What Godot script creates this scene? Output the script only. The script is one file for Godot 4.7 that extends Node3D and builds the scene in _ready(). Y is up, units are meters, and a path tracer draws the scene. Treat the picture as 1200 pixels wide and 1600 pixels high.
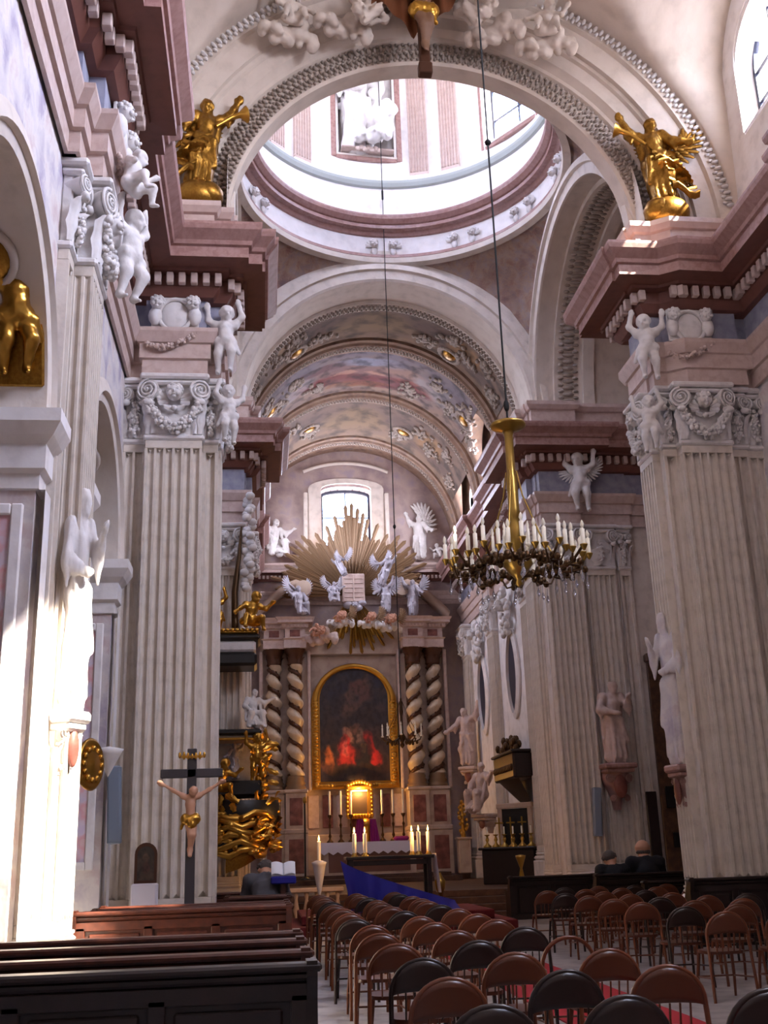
extends Node3D
# Baroque church interior: nave, domed crossing and choir with the high altar. Units are metres, -Z looks towards the altar.

var M := {}
var rng := RandomNumberGenerator.new()
var used := {}
var cache := {}
var trims := 0
var windows := 0

# ---------------------------------------------------------------- mesh builder
class MB:
	var st := SurfaceTool.new()
	var any := false
	func _init() -> void:
		st.begin(Mesh.PRIMITIVE_TRIANGLES)
		st.set_smooth_group(-1)
	func sm(on: bool) -> void:
		st.set_smooth_group(0 if on else -1)
	func tri(a: Vector3, b: Vector3, c: Vector3) -> void:   # counter-clockwise seen from outside
		st.add_vertex(a)
		st.add_vertex(c)
		st.add_vertex(b)
		any = true
	func quad(a: Vector3, b: Vector3, c: Vector3, d: Vector3) -> void:
		tri(a, b, c)
		tri(a, c, d)
	func face(p: Array, out: Vector3) -> void:
		var n: Vector3 = (p[1] - p[0]).cross(p[2] - p[0])
		if n.length_squared() < 1e-14 and p.size() > 3:
			n = (p[2] - p[0]).cross(p[3] - p[0])
		if n.dot(out) < 0.0:
			p.reverse()
		for i in range(1, p.size() - 1):
			tri(p[0], p[i], p[i + 1])
	func box(c: Vector3, s: Vector3, bev := 0.0, b := Basis.IDENTITY) -> void:
		st.set_smooth_group(-1)
		var h := s * 0.5
		bev = minf(bev, minf(h.x, minf(h.y, h.z)) * 0.9)
		for ax in 3:
			for sg in [-1.0, 1.0]:
				var n := Vector3.ZERO
				n[ax] = sg
				var u := (ax + 1) % 3
				var v := (ax + 2) % 3
				var q := []
				for k in [[-1, -1], [1, -1], [1, 1], [-1, 1]]:
					var p := Vector3.ZERO
					p[ax] = sg * h[ax]
					p[u] = k[0] * (h[u] - bev)
					p[v] = k[1] * (h[v] - bev)
					q.append(c + b * p)
				face(q, b * n)
				if bev > 0.0:
					for s2 in [-1.0, 1.0]:
						var e := []
						for k in [[0, -1], [0, 1], [1, 1], [1, -1]]:
							var p := Vector3.ZERO
							p[ax] = sg * (h[ax] - (bev if k[0] == 1 else 0.0))
							p[u] = s2 * (h[u] - (bev if k[0] == 0 else 0.0))
							p[v] = k[1] * (h[v] - bev)
							e.append(c + b * p)
						var n2 := n
						n2[u] = s2
						face(e, b * n2)
		if bev > 0.0:
			for sx in [-1.0, 1.0]:
				for sy in [-1.0, 1.0]:
					for sz in [-1.0, 1.0]:
						var o := Vector3(sx, sy, sz)
						var hh := h * o
						face([c + b * (hh - Vector3(0, sy, sz) * bev), c + b * (hh - Vector3(sx, 0, sz) * bev), c + b * (hh - Vector3(sx, sy, 0) * bev)], b * o)
	func grid(rows: Array, cu := false, cv := false, flip := false, smooth := true) -> void:
		st.set_smooth_group(0 if smooth else -1)
		var nr := rows.size()
		var nc: int = rows[0].size()
		for i in (nr if cv else nr - 1):
			var r0: PackedVector3Array = rows[i]
			var r1: PackedVector3Array = rows[(i + 1) % nr]
			for j in (nc if cu else nc - 1):
				var k := (j + 1) % nc
				if flip:
					quad(r0[j], r1[j], r1[k], r0[k])
				else:
					quad(r0[j], r0[k], r1[k], r1[j])
	func lathe(prof: Array, segs := 16, t := Transform3D.IDENTITY, a0 := 0.0, a1 := TAU, smooth := true, caps := true) -> void:
		# prof: Vector2(radius, height) from bottom to top
		var rows := []
		var full := absf(a1 - a0 - TAU) < 1e-4
		var n := segs if full else segs + 1
		for p in prof:
			var r := PackedVector3Array()
			for j in n:
				var a := a0 + (a1 - a0) * j / segs
				r.append(t * Vector3(p.x * cos(a), p.y, -p.x * sin(a)))
			rows.append(r)
		grid(rows, full, false, false, smooth)
		if caps and full:
			st.set_smooth_group(-1)
			for e in [0, rows.size() - 1]:
				if prof[e].x > 0.0005:
					var q := Array(rows[e])
					face(q, t.basis.y * (-1.0 if e == 0 else 1.0))
	func tube(pts: Array, rad, segs := 6, caps := true) -> void:
		var rows := []
		var ref := Vector3.UP
		var n := pts.size()
		var up := Vector3.ZERO
		for i in n:
			var d: Vector3 = (pts[mini(i + 1, n - 1)] - pts[maxi(i - 1, 0)]).normalized()
			if up == Vector3.ZERO:
				ref = Vector3.UP if absf(d.y) < 0.9 else Vector3.RIGHT
				up = d.cross(ref).normalized()
			else:
				up = (up - d * up.dot(d)).normalized()
			var w := d.cross(up)
			var r: float = rad if (rad is float or rad is int) else rad[i]
			var row := PackedVector3Array()
			for j in segs:
				var a := TAU * j / segs
				row.append(pts[i] + (up * cos(a) + w * sin(a)) * r)
			rows.append(row)
		grid(rows, true)
		if caps:
			st.set_smooth_group(-1)
			face(Array(rows[0]), pts[0] - pts[1])
			face(Array(rows[n - 1]), pts[n - 1] - pts[n - 2])
	func ball(c: Vector3, r: Vector3, segs := 8, rings := 5, b := Basis.IDENTITY) -> void:
		var rows := []
		for i in rings + 1:
			var t := PI * i / rings - PI / 2
			var row := PackedVector3Array()
			for j in segs:
				var a := TAU * j / segs
				row.append(c + b * Vector3(r.x * cos(t) * cos(a), r.y * sin(t), -r.z * cos(t) * sin(a)))
			rows.append(row)
		grid(rows, true)
	func ext(poly: PackedVector2Array, o: Vector3, ux: Vector3, uy: Vector3, d: Vector3, back := true, smooth_side := false) -> void:
		# extrudes a polygon drawn in (ux, uy) at o by d
		var idx := Geometry2D.triangulate_polygon(poly)
		st.set_smooth_group(-1)
		for i in range(0, idx.size(), 3):
			var q := []
			for k in 3:
				q.append(o + ux * poly[idx[i + k]].x + uy * poly[idx[i + k]].y)
			face(q.duplicate(), -d)
			if back:
				face([q[0] + d, q[1] + d, q[2] + d], d)
		var cw := Geometry2D.is_polygon_clockwise(poly)
		if smooth_side:
			st.set_smooth_group(3)
		var n := poly.size()
		for i in n:
			var p := poly[i]
			var q := poly[(i + 1) % n]
			var e := q - p
			var nrm := Vector2(e.y, -e.x) * (-1.0 if cw else 1.0)
			var a := o + ux * p.x + uy * p.y
			var b := o + ux * q.x + uy * q.y
			face([a, b, b + d, a + d], ux * nrm.x + uy * nrm.y)
	func mould(path: PackedVector2Array, prof: Array, side := 1.0, closed := false, smooth := false) -> void:
		# sweeps prof (out, height) along a plan path (x, z); side says which hand the room is on
		var n := path.size()
		var off := PackedVector2Array()
		for i in n:
			var d0 := Vector2.ZERO
			var d1 := Vector2.ZERO
			if closed or i > 0:
				d0 = (path[i] - path[(i - 1 + n) % n]).normalized()
			if closed or i < n - 1:
				d1 = (path[(i + 1) % n] - path[i]).normalized()
			if d0 == Vector2.ZERO:
				d0 = d1
			if d1 == Vector2.ZERO:
				d1 = d0
			var n0 := Vector2(-d0.y, d0.x) * side
			var n1 := Vector2(-d1.y, d1.x) * side
			off.append((n0 + n1) / maxf(0.2, 1.0 + n0.dot(n1)))
		st.set_smooth_group(0 if smooth else -1)
		for i in (n if closed else n - 1):
			var k := (i + 1) % n
			var nn := (path[k] - path[i]).normalized()
			nn = Vector2(-nn.y, nn.x) * side
			for j in prof.size() - 1:
				var a: Vector2 = prof[j]
				var b: Vector2 = prof[j + 1]
				var q := []
				for e in [[i, a], [k, a], [k, b], [i, b]]:
					var w: Vector2 = path[e[0]] + off[e[0]] * e[1].x
					q.append(Vector3(w.x, e[1].y, w.y))
				var t := b - a
				var want := Vector3(nn.x, 0, nn.y) * t.y + Vector3.UP * -t.x
				face(q, want)
	func arch(prof: Array, c: Vector3, ux: Vector3, uz: Vector3, a0: float, a1: float, segs := 32, flip := false) -> void:
		# sweeps prof (radius, depth along uz) about c in the plane (ux, up)
		for j in prof.size() - 1:
			var rows := []
			for e in [prof[j], prof[j + 1]]:
				var row := PackedVector3Array()
				for i in segs + 1:
					var a := a0 + (a1 - a0) * i / segs
					row.append(c + (ux * cos(a) + Vector3.UP * sin(a)) * e.x + uz * e.y)
				rows.append(row)
			st.set_smooth_group(10 + j)
			for i in segs:
				if flip:
					quad(rows[0][i], rows[1][i], rows[1][i + 1], rows[0][i + 1])
				else:
					quad(rows[0][i], rows[0][i + 1], rows[1][i + 1], rows[1][i])
	func add(m: Mesh, t := Transform3D.IDENTITY) -> void:
		st.append_from(m, 0, t)
		any = true
	func done() -> ArrayMesh:
		st.generate_normals()
		return st.commit()

# ---------------------------------------------------------------- naming and tagging
func numbered(called: String, under: Node) -> String:
	var k := str(under.get_instance_id()) + called
	var n: int = used.get(k, 0)
	used[k] = n + 1
	return called if n == 0 else "%s_%03d" % [called, n]

func put(called: String, what, mat: Material, parent: Node = self, at := Transform3D.IDENTITY) -> MeshInstance3D:
	var o := MeshInstance3D.new()
	o.name = numbered(called, parent)
	o.mesh = what.done() if what is MB else what
	o.material_override = mat
	o.transform = at
	o.cast_shadow = GeometryInstance3D.SHADOW_CASTING_SETTING_ON
	parent.add_child(o, true)
	return o

func tag(o: Node, label: String, category: String, group := "") -> Node:
	o.set_meta("label", label)
	o.set_meta("category", category)
	if group:
		o.set_meta("group", group)
	return o

func thing(called: String, label: String, category: String, at := Vector3.ZERO, turn := 0.0, group := "") -> Node3D:
	var o := Node3D.new()
	o.name = numbered(called, self)
	o.position = at
	o.rotation.y = turn
	add_child(o, true)
	tag(o, label, category, group)
	return o

func part_node(called: String, parent: Node, at := Transform3D.IDENTITY) -> Node3D:
	var o := Node3D.new()
	o.name = numbered(called, parent)
	o.transform = at
	parent.add_child(o, true)
	return o

func struct(called: String, label := "") -> Node3D:
	var o := Node3D.new()
	o.name = called
	add_child(o, true)
	o.set_meta("kind", "structure")
	if label:
		o.set_meta("label", label)
	return o

func copy(o: Node3D, at: Vector3, turn: float, label := "") -> Node3D:
	var c: Node3D = o.duplicate()
	var base := o.name.rstrip("0123456789").rstrip("_")
	c.name = numbered(base, self)
	c.position = at
	c.rotation.y = turn
	add_child(c, true)
	if label:
		c.set_meta("label", label)
	return c

func stuff(o: Node) -> Node:
	o.set_meta("kind", "stuff")
	return o

func xf(at: Vector3, turn := 0.0, s := 1.0) -> Transform3D:
	return Transform3D(Basis(Vector3.UP, turn).scaled(Vector3.ONE * s), at)

# ---------------------------------------------------------------- materials
func noise_tex(freq: float, cols: Array, stops: Array, seed_ := 1, warp := 0.0, typ := FastNoiseLite.TYPE_SIMPLEX_SMOOTH, size := 512) -> NoiseTexture2D:
	var f := FastNoiseLite.new()
	f.seed = seed_
	f.frequency = freq
	f.noise_type = typ
	f.fractal_octaves = 5
	if warp > 0.0:
		f.domain_warp_enabled = true
		f.domain_warp_amplitude = warp
		f.domain_warp_frequency = freq * 1.5
	var t := NoiseTexture2D.new()
	t.width = size
	t.height = size
	t.seamless = true
	t.noise = f
	var g := Gradient.new()
	g.offsets = PackedFloat32Array(stops)
	g.colors = PackedColorArray(cols)
	t.color_ramp = g
	return t

func bump_tex(freq: float, seed_: int, strength := 4.0, size := 512) -> NoiseTexture2D:
	var f := FastNoiseLite.new()
	f.seed = seed_
	f.frequency = freq
	f.fractal_octaves = 4
	var t := NoiseTexture2D.new()
	t.width = size
	t.height = size
	t.seamless = true
	t.noise = f
	t.as_normal_map = true
	t.bump_strength = strength
	return t

func mat(called: String, c: Color, rough := 0.8, metal := 0.0, tex: Texture2D = null, scale := 0.4, nrm: Texture2D = null, ns := 0.5) -> StandardMaterial3D:
	var m := StandardMaterial3D.new()
	m.resource_name = called
	m.albedo_color = c
	m.roughness = rough
	m.metallic = metal
	m.cull_mode = BaseMaterial3D.CULL_DISABLED
	if tex or nrm:
		m.uv1_triplanar = true
		m.uv1_world_triplanar = true
		m.uv1_scale = Vector3.ONE * scale
		m.albedo_texture = tex
		if nrm:
			m.normal_enabled = true
			m.normal_texture = nrm
			m.normal_scale = ns
	M[called] = m
	return m

func emit(called: String, c: Color, e: float) -> StandardMaterial3D:
	var m := mat(called, c, 0.5)
	m.emission_enabled = true
	m.emission = c
	m.emission_energy_multiplier = e
	return m

func make_materials() -> void:
	var W := Color.WHITE
	var grain := noise_tex(0.012, [Color(.86, .85, .84), Color(.97, .96, .95), W], [0.0, 0.45, 1.0], 3)
	var plaster := bump_tex(0.03, 5, 3.0)
	mat("cream", Color(.86, .82, .78), 0.7, 0, grain, 0.35, plaster, 0.25)
	mat("flute", Color(.83, .79, .745), 0.65, 0, grain, 0.5, plaster, 0.2)
	mat("stucco", Color(.87, .855, .85), 0.75, 0, grain, 0.6, plaster, 0.35)
	mat("white", Color(.92, .905, .90), 0.75, 0, grain, 0.3, plaster, 0.2)
	mat("vaultcream", Color(.82, .77, .72), 0.8, 0, grain, 0.3, plaster, 0.25)
	var pink := noise_tex(0.02, [Color(.52, .38, .35), Color(.60, .45, .42), Color(.66, .52, .49), Color(.56, .41, .38)], [0.0, .4, .65, 1.0], 8, 40.0)
	mat("pink", W, 0.45, 0, pink, 0.5)
	var pinkl := noise_tex(0.02, [Color(.70, .60, .56), Color(.76, .67, .63), Color(.80, .72, .69)], [0.0, .5, 1.0], 9, 40.0)
	mat("pinklight", W, 0.5, 0, pinkl, 0.5)
	mat("brown", Color(.46, .285, .24), 0.55, 0, grain, 0.6)
	mat("blue", W, 0.6, 0, noise_tex(0.012, [Color(.50, .50, .57), Color(.58, .58, .64), Color(.66, .65, .68)], [0.0, .5, 1.0], 12, 30.0), 0.5)
	mat("fresco", W, 0.85, 0, noise_tex(0.009, [Color(.40, .33, .34), Color(.56, .43, .39), Color(.66, .57, .50), Color(.58, .53, .55), Color(.70, .61, .53), Color(.52, .33, .31)], [0.1, .32, .47, .58, .72, .92], 21, 60.0), 0.3, plaster, 0.2)
	mat("frescopale", W, 0.85, 0, noise_tex(0.008, [Color(.66, .62, .69), Color(.78, .75, .76), Color(.85, .82, .80), Color(.78, .70, .69)], [0.1, .4, .65, .95], 25, 60.0), 0.3, plaster, 0.2)
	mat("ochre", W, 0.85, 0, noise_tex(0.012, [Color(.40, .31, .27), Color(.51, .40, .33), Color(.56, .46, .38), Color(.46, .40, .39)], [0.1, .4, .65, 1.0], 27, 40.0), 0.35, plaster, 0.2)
	mat("panelpink", W, 0.8, 0, noise_tex(0.006, [Color(.80, .74, .84), Color(.86, .80, .84), Color(.88, .66, .68), Color(.88, .84, .80)], [0.15, .45, .7, .95], 35, 40.0), 0.5)
	mat("apse", W, 0.85, 0, noise_tex(0.008, [Color(.58, .50, .51), Color(.64, .56, .54), Color(.69, .61, .58), Color(.62, .56, .60)], [0.1, .4, .65, 1.0], 31, 40.0), 0.25, plaster, 0.2)
	mat("ornament", Color(.62, .57, .53), 0.85, 0, grain, 0.8, plaster, 0.5)
	mat("gold", Color(.66, .49, .20), 0.36, 0.85, noise_tex(0.03, [Color(.72, .66, .55), W], [0.0, 1.0], 41), 1.2, bump_tex(0.05, 43, 4.0), 0.4)
	mat("golddull", Color(.50, .39, .28), 0.5, 0.4, null)
	mat("goldleaf", Color(.76, .57, .24), 0.28, 0.9)
	mat("brass", Color(.66, .53, .26), 0.3, 0.85)
	mat("bronze", Color(.30, .21, .12), 0.4, 0.75)
	mat("silver", Color(.66, .64, .67), 0.5, 0.35)
	var wood := noise_tex(0.02, [Color(.75, .70, .68), W], [0.2, .9], 51, 20.0)
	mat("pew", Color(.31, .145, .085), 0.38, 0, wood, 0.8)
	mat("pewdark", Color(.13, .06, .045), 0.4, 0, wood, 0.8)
	mat("chairwood", Color(.40, .20, .10), 0.28, 0, null)
	mat("woodcarving", Color(.46, .33, .24), 0.6)
	mat("chairpanel", Color(.32, .15, .07), 0.3, 0, null)
	mat("ledge", Color(.62, .64, .62), 0.7)
	mat("chairshade", Color(.13, .065, .045), 0.32, 0, null)  # the brown chair wood again, with backlit shade put into its colour
	mat("chairseat", Color(.30, .15, .085), 0.3, 0, null)
	mat("transeptshade", Color(.36, .24, .14), 0.5, 0, wood, 0.5)  # brown that stands in for the warm shade of the transept
	mat("blackwood", Color(.05, .04, .04), 0.4)
	mat("crosswood", Color(.20, .18, .20), 0.55)
	mat("floor", W, 0.42, 0, noise_tex(0.01, [Color(.44, .42, .43), Color(.58, .56, .56), Color(.64, .62, .61)], [0.0, .5, 1.0], 61, 20.0), 0.5)
	mat("stair", Color(.33, .22, .16), 0.6, 0, wood, 0.4)
	mat("carpet", Color(.66, .05, .14), 0.95, 0, noise_tex(0.2, [Color(.8, .8, .8), W], [0.0, 1.0], 63), 1.5)
	mat("skin", Color(.74, .55, .44), 0.6)
	mat("flesh", Color(.72, .52, .42), 0.65)
	mat("hair", Color(.34, .31, .30), 0.8)
	mat("coat", Color(.035, .045, .085), 0.85)
	mat("greycoat", Color(.33, .33, .36), 0.9)
	mat("iron", Color(.03, .03, .035), 0.5, 0.4)
	mat("grey", Color(.46, .50, .56), 0.5)
	mat("black", Color(.015, .015, .02), 0.3)
	mat("wax", Color(.93, .90, .82), 0.5)
	mat("cloth", Color(.90, .88, .92), 0.85)
	mat("bluecloth", Color(.11, .10, .52), 0.8)
	mat("purple", Color(.50, .06, .42), 0.8)
	mat("redcloth", Color(.38, .04, .06), 0.85)
	mat("marblered", W, 0.4, 0, noise_tex(0.012, [Color(.36, .18, .16), Color(.48, .27, .23), Color(.60, .40, .34)], [0.1, .5, 1.0], 71, 40.0), 0.4)
	mat("marblecream", W, 0.4, 0, noise_tex(0.012, [Color(.64, .55, .49), Color(.72, .63, .56), Color(.76, .68, .61)], [0.1, .5, 1.0], 73, 40.0), 0.25)
	mat("column", Color(.80, .72, .62), 0.35, 0, grain, 1.0)
	mat("vine", Color(.30, .17, .09), 0.5, 0.3)
	mat("darkmarble", Color(.12, .09, .10), 0.35)
	mat("lead", Color(.16, .17, .24), 0.5)
	mat("rope", Color(.05, .05, .06), 0.8)
	mat("drape", Color(.47, .27, .14), 0.75)
	mat("paper", Color(.92, .92, .94), 0.8)
	emit("flame", Color(1.0, .78, .42), 9.0)
	emit("lamp", Color(1.0, .74, .38), 5.0)
	var cr := mat("crystal", Color(.9, .9, .95, 0.15), 0.02)
	cr.refraction_enabled = true
	cr.refraction_scale = 0.05
	var g := mat("glass", Color(.93, .96, 1.0, 0.06), 0.05)
	g.transparency = BaseMaterial3D.TRANSPARENCY_ALPHA

# ---------------------------------------------------------------- setting
const NAVE_X := 5.6
const SPRING := 12.5
const CZ := -22.2          # centre of the crossing
# each window: glass centre, inward direction (yaw of its light), width, height to spring of its head, rise of its head, light
var wins := [
	["nave", Vector3(6.1, 15.4, -15.3), PI / 2, 2.4, 2.4, 0.9, 0.15], ["nave", Vector3(6.1, 15.2, -7.6), PI / 2, 1.8, 3.4, 0.8, 1.5], ["nave", Vector3(6.0, 16.2, -3.5), PI / 2, 3.4, 5.4, 1.4, 1.9],
	["choir", Vector3(4.6, 13.4, -36.0), PI / 2, 1.7, 1.7, 0.45, 0.6], ["choir", Vector3(4.6, 13.4, -32.1), PI / 2, 1.7, 1.7, 0.45, 0.35], ["choir", Vector3(-4.6, 13.4, -36.0), -PI / 2, 1.7, 1.7, 0.45, 0.5], ["choir", Vector3(-4.6, 13.4, -32.1), -PI / 2, 1.7, 1.7, 0.45, 0.25],
	["apse", Vector3(-0.1, 13.45, -40.0), PI, 1.9, 3.1, 0.22, 0.5],
	["transept", Vector3(-9.4, 13.2, CZ), -PI / 2, 2.2, 2.2, 0.9, 0.15],
]
const DRUM_WINDOWS := [55.0, 175.0, -65.0]

func inward(yaw: float) -> Vector3:
	return Vector3(-sin(yaw), 0, -cos(yaw))

func set_view() -> void:
	var cam := Camera3D.new()
	cam.name = "camera"
	cam.fov = 50.4022
	cam.near = 0.1
	cam.far = 200.0
	cam.transform = Transform3D(Basis(Vector3.UP, deg_to_rad(-6.71576)) * Basis(Vector3.RIGHT, deg_to_rad(17.41809)) * Basis(Vector3.BACK, deg_to_rad(-1.9)), Vector3(-3.3, 1.5, 0))
	add_child(cam)
	cam.current = true
	var we := WorldEnvironment.new()
	we.name = "environment"
	var e := Environment.new()
	var sky := Sky.new()
	var sm := ProceduralSkyMaterial.new()
	sm.sky_top_color = Color(.62, .74, 1.0)
	sm.sky_horizon_color = Color(.93, .95, 1.0)
	sm.ground_bottom_color = Color(.55, .55, .56)
	sm.ground_horizon_color = Color(.85, .87, .92)
	sm.sky_energy_multiplier = 3.2
	sm.ground_energy_multiplier = 1.6
	sm.sun_angle_max = 2.0
	sky.sky_material = sm
	e.background_mode = Environment.BG_SKY
	e.sky = sky
	e.tonemap_mode = Environment.TONE_MAPPER_LINEAR
	e.tonemap_exposure = 1.75
	e.sdfgi_enabled = true
	e.ssao_enabled = true
	e.ssil_enabled = true
	we.environment = e
	add_child(we)
	var sun := DirectionalLight3D.new()
	sun.name = "sun"
	sun.light_color = Color(1.0, .96, .90)
	sun.light_energy = 13.0
	sun.light_angular_distance = 0.6
	sun.shadow_enabled = true
	sun.look_at_from_position(Vector3.ZERO, Vector3(-1.0, -1.25, -0.7), Vector3.UP)
	add_child(sun)
	var tint := Color(.91, .92, 1.0)
	for w in wins:
		day(w[1] + inward(w[2]) * 0.22, w[2], w[3] * 0.96, w[4] + w[5] * 0.6, 60.0 * w[6], tint)
	for a in DRUM_WINDOWS:
		var d := Vector3(sin(deg_to_rad(a)), 0, -cos(deg_to_rad(a)))
		var yaw := atan2(d.x, d.z)
		day(Vector3(0, 21.7, CZ) + d * 4.42, yaw, 1.8, 2.9, 16.0, tint)

func day(at: Vector3, yaw: float, w: float, h: float, energy: float, c: Color) -> void:
	var l := AreaLight3D.new()
	l.name = numbered("window_daylight", self)
	l.area_size = Vector2(w, h)
	l.light_energy = energy
	l.light_color = c
	l.area_range = 60.0
	l.shadow_enabled = true
	l.transform = Transform3D(Basis(Vector3.UP, yaw), at)
	add_child(l)

func arched(w: float, h: float, rise: float, y0 := 0.0, n := 10) -> PackedVector2Array:
	# outline of an opening with a segmental or round head, from the lower left round to the lower right
	var p := PackedVector2Array([Vector2(-w / 2, y0)])
	for i in n + 1:
		var a := PI * (1.0 - float(i) / n)
		p.append(Vector2(cos(a) * w / 2, y0 + h - rise + sin(a) * rise))
	p.append(Vector2(w / 2, y0))
	return p

func window(at: Vector3, yaw: float, w: float, h: float, rise: float, cols: int, rows: int, deep := 0.5) -> void:
	# glass at «at», looking inward along the yaw; a frame, glazing bars and single panes
	windows += 1
	var o := struct("window_%d" % windows)
	o.transform = Transform3D(Basis(Vector3.UP, yaw), at)
	var b := -h / 2
	var out := arched(w, h, rise, b)
	var inn := arched(w - 0.16, h - 0.16, maxf(rise - 0.03, 0.05), b + 0.08)
	var f := MB.new()
	for i in out.size():
		var k := (i + 1) % out.size()
		for z in [-0.05, 0.05]:
			f.face([V3(out[i], z), V3(out[k], z), V3(inn[k], z), V3(inn[i], z)], Vector3(0, 0, z))
		f.face([V3(inn[i], -.05), V3(inn[k], -.05), V3(inn[k], .05), V3(inn[i], .05)], V3(-inn[i], 0))
	put("window_frame", f, M.lead, o)
	for i in range(1, cols):
		var x := -w / 2 + w * i / cols
		var m := MB.new()
		m.box(Vector3(x, 0, 0), Vector3(.05 if cols == 2 else .035, h - 0.12, .06))
		put("glazing_bar", m, M.lead, o)
	for j in range(1, rows):
		var m := MB.new()
		m.box(Vector3(0, b + (h - rise * .5) * j / rows, 0), Vector3(w - .1, .035, .05))
		put("glazing_bar", m, M.lead, o)
	for i in cols:
		for j in rows:
			var x0 := -w / 2 + w * i / cols
			var y0 := b + (h - rise * .5) * j / rows
			var cell := PackedVector2Array([Vector2(x0, y0), Vector2(x0 + w / cols, y0), Vector2(x0 + w / cols, h if j == rows - 1 else b + (h - rise * .5) * (j + 1) / rows), Vector2(x0, h if j == rows - 1 else b + (h - rise * .5) * (j + 1) / rows)])
			for q in Geometry2D.intersect_polygons(cell, inn):
				var m := MB.new()
				m.ext(q, Vector3(0, 0, .004), Vector3.RIGHT, Vector3.UP, Vector3(0, 0, -.008))
				put("pane", m, M.glass, o)
	var rv := MB.new()
	for i in out.size() - 1:
		rv.face([V3(out[i], 0), V3(out[i + 1], 0), V3(out[i + 1], -deep), V3(out[i], -deep)], V3(-out[i], 0))
	rv.face([V3(out[0], 0), V3(out[-1], 0), V3(out[-1], -deep), V3(out[0], -deep)], Vector3.UP)
	put("reveal", rv, M.white, o)

func V3(p: Vector2, z: float) -> Vector3:
	return Vector3(p.x, p.y, z)

func notched(u0: float, u1: float, y0: float, y1: float, holes: Array, n := 16) -> PackedVector2Array:
	# a wall outline with openings cut from its lower edge; hole: [centre, width, height, rise]
	var p := PackedVector2Array([Vector2(u0, y0)])
	for h in holes:
		for q in arched(h[1], h[2], h[3], y0, n):
			p.append(q + Vector2(h[0], 0))
	p.append_array([Vector2(u1, y0), Vector2(u1, y1), Vector2(u0, y1)])
	return p

func vault(r: float, y0: float, z0: float, z1: float, cells: Array, step := 0.14) -> ArrayMesh:
	var rows := []
	var nz := int(absf(z1 - z0) / step)
	for i in nz + 1:
		var z := lerpf(z0, z1, float(i) / nz)
		var row := PackedVector3Array()
		for j in 57:
			var a := PI * j / 56.0
			var y := y0 + r * sin(a)
			for c in cells:
				var d: float = absf(z - c[0])
				if d < c[1] and absf(cos(a)) > 0.35:
					y = maxf(y, minf(c[2] + sqrt(c[1] * c[1] - d * d), y0 + r + .7))
			row.append(Vector3(r * cos(a), y, z))
		rows.append(row)
	var m := MB.new()
	m.grid(rows)
	return m.done()

func ornament(m: MB, c: Vector3, ux: Vector3, uz: Vector3, r: float, w: float, a0: float, a1: float, n: int) -> void:
	# carved leaf-and-bead band along an arch
	for i in n:
		var a := a0 + (a1 - a0) * (i + 0.5) / n
		var rad := ux * cos(a) + Vector3.UP * sin(a)
		var tan := -ux * sin(a) + Vector3.UP * cos(a)
		var b := Basis(tan, rad, uz)
		var s := r * absf(a1 - a0) / n
		m.ball(c + rad * r + uz * .02, Vector3(s * .30, w * .30, .055), 6, 4, b)
		m.ball(c + rad * (r - w * .30) + tan * s * .4 + uz * .01, Vector3(s * .28, w * .17, .045), 5, 3, b)
		m.ball(c + rad * (r + w * .30) + tan * s * .4 + uz * .01, Vector3(s * .28, w * .17, .045), 5, 3, b)

func beads(m: MB, c: Vector3, ux: Vector3, uz: Vector3, r: float, w: float, a0: float, a1: float, n: int) -> void:
	# the same band on a soffit: relief points to the centre
	for i in n:
		var a := a0 + (a1 - a0) * (i + 0.5) / n
		var rad := ux * cos(a) + Vector3.UP * sin(a)
		var tan := -ux * sin(a) + Vector3.UP * cos(a)
		var s := r * absf(a1 - a0) / n
		var b := Basis(tan, uz, -rad)
		m.ball(c + rad * r, Vector3(s * .36, w * .30, .06), 6, 4, b)
		m.ball(c + rad * r + uz * w * .36 + tan * s * .5, Vector3(s * .3, w * .16, .04), 5, 3, b)
		m.ball(c + rad * r - uz * w * .36 + tan * s * .5, Vector3(s * .3, w * .16, .04), 5, 3, b)

const ARCHITRAVE := [Vector2(-.02, 9.3), Vector2(.03, 9.3), Vector2(.03, 9.58), Vector2(.08, 9.6), Vector2(.08, 9.86), Vector2(.12, 9.88), Vector2(.2, 10.05), Vector2(.2, 10.12), Vector2(0, 10.13)]
const FRIEZE := [Vector2(0, 10.13), Vector2(0, 10.72)]
const BED := [Vector2(0, 10.72), Vector2(.11, 10.74), Vector2(.2, 10.85), Vector2(.22, 10.88), Vector2(.22, 11.1), Vector2(.38, 11.11), Vector2(.40, 11.16), Vector2(.72, 11.18)]
const CORONA := [Vector2(.72, 11.18), Vector2(.72, 11.37), Vector2(.77, 11.39), Vector2(.79, 11.46), Vector2(.85, 11.52), Vector2(.93, 11.6), Vector2(.95, 11.68), Vector2(.95, 11.73), Vector2(.1, 11.78)]
const ATTIC := [Vector2(.1, 11.78), Vector2(.1, 12.38), Vector2(.16, 12.4), Vector2(.22, 12.5), Vector2(.22, 12.6), Vector2(-.3, 12.62)]

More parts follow.
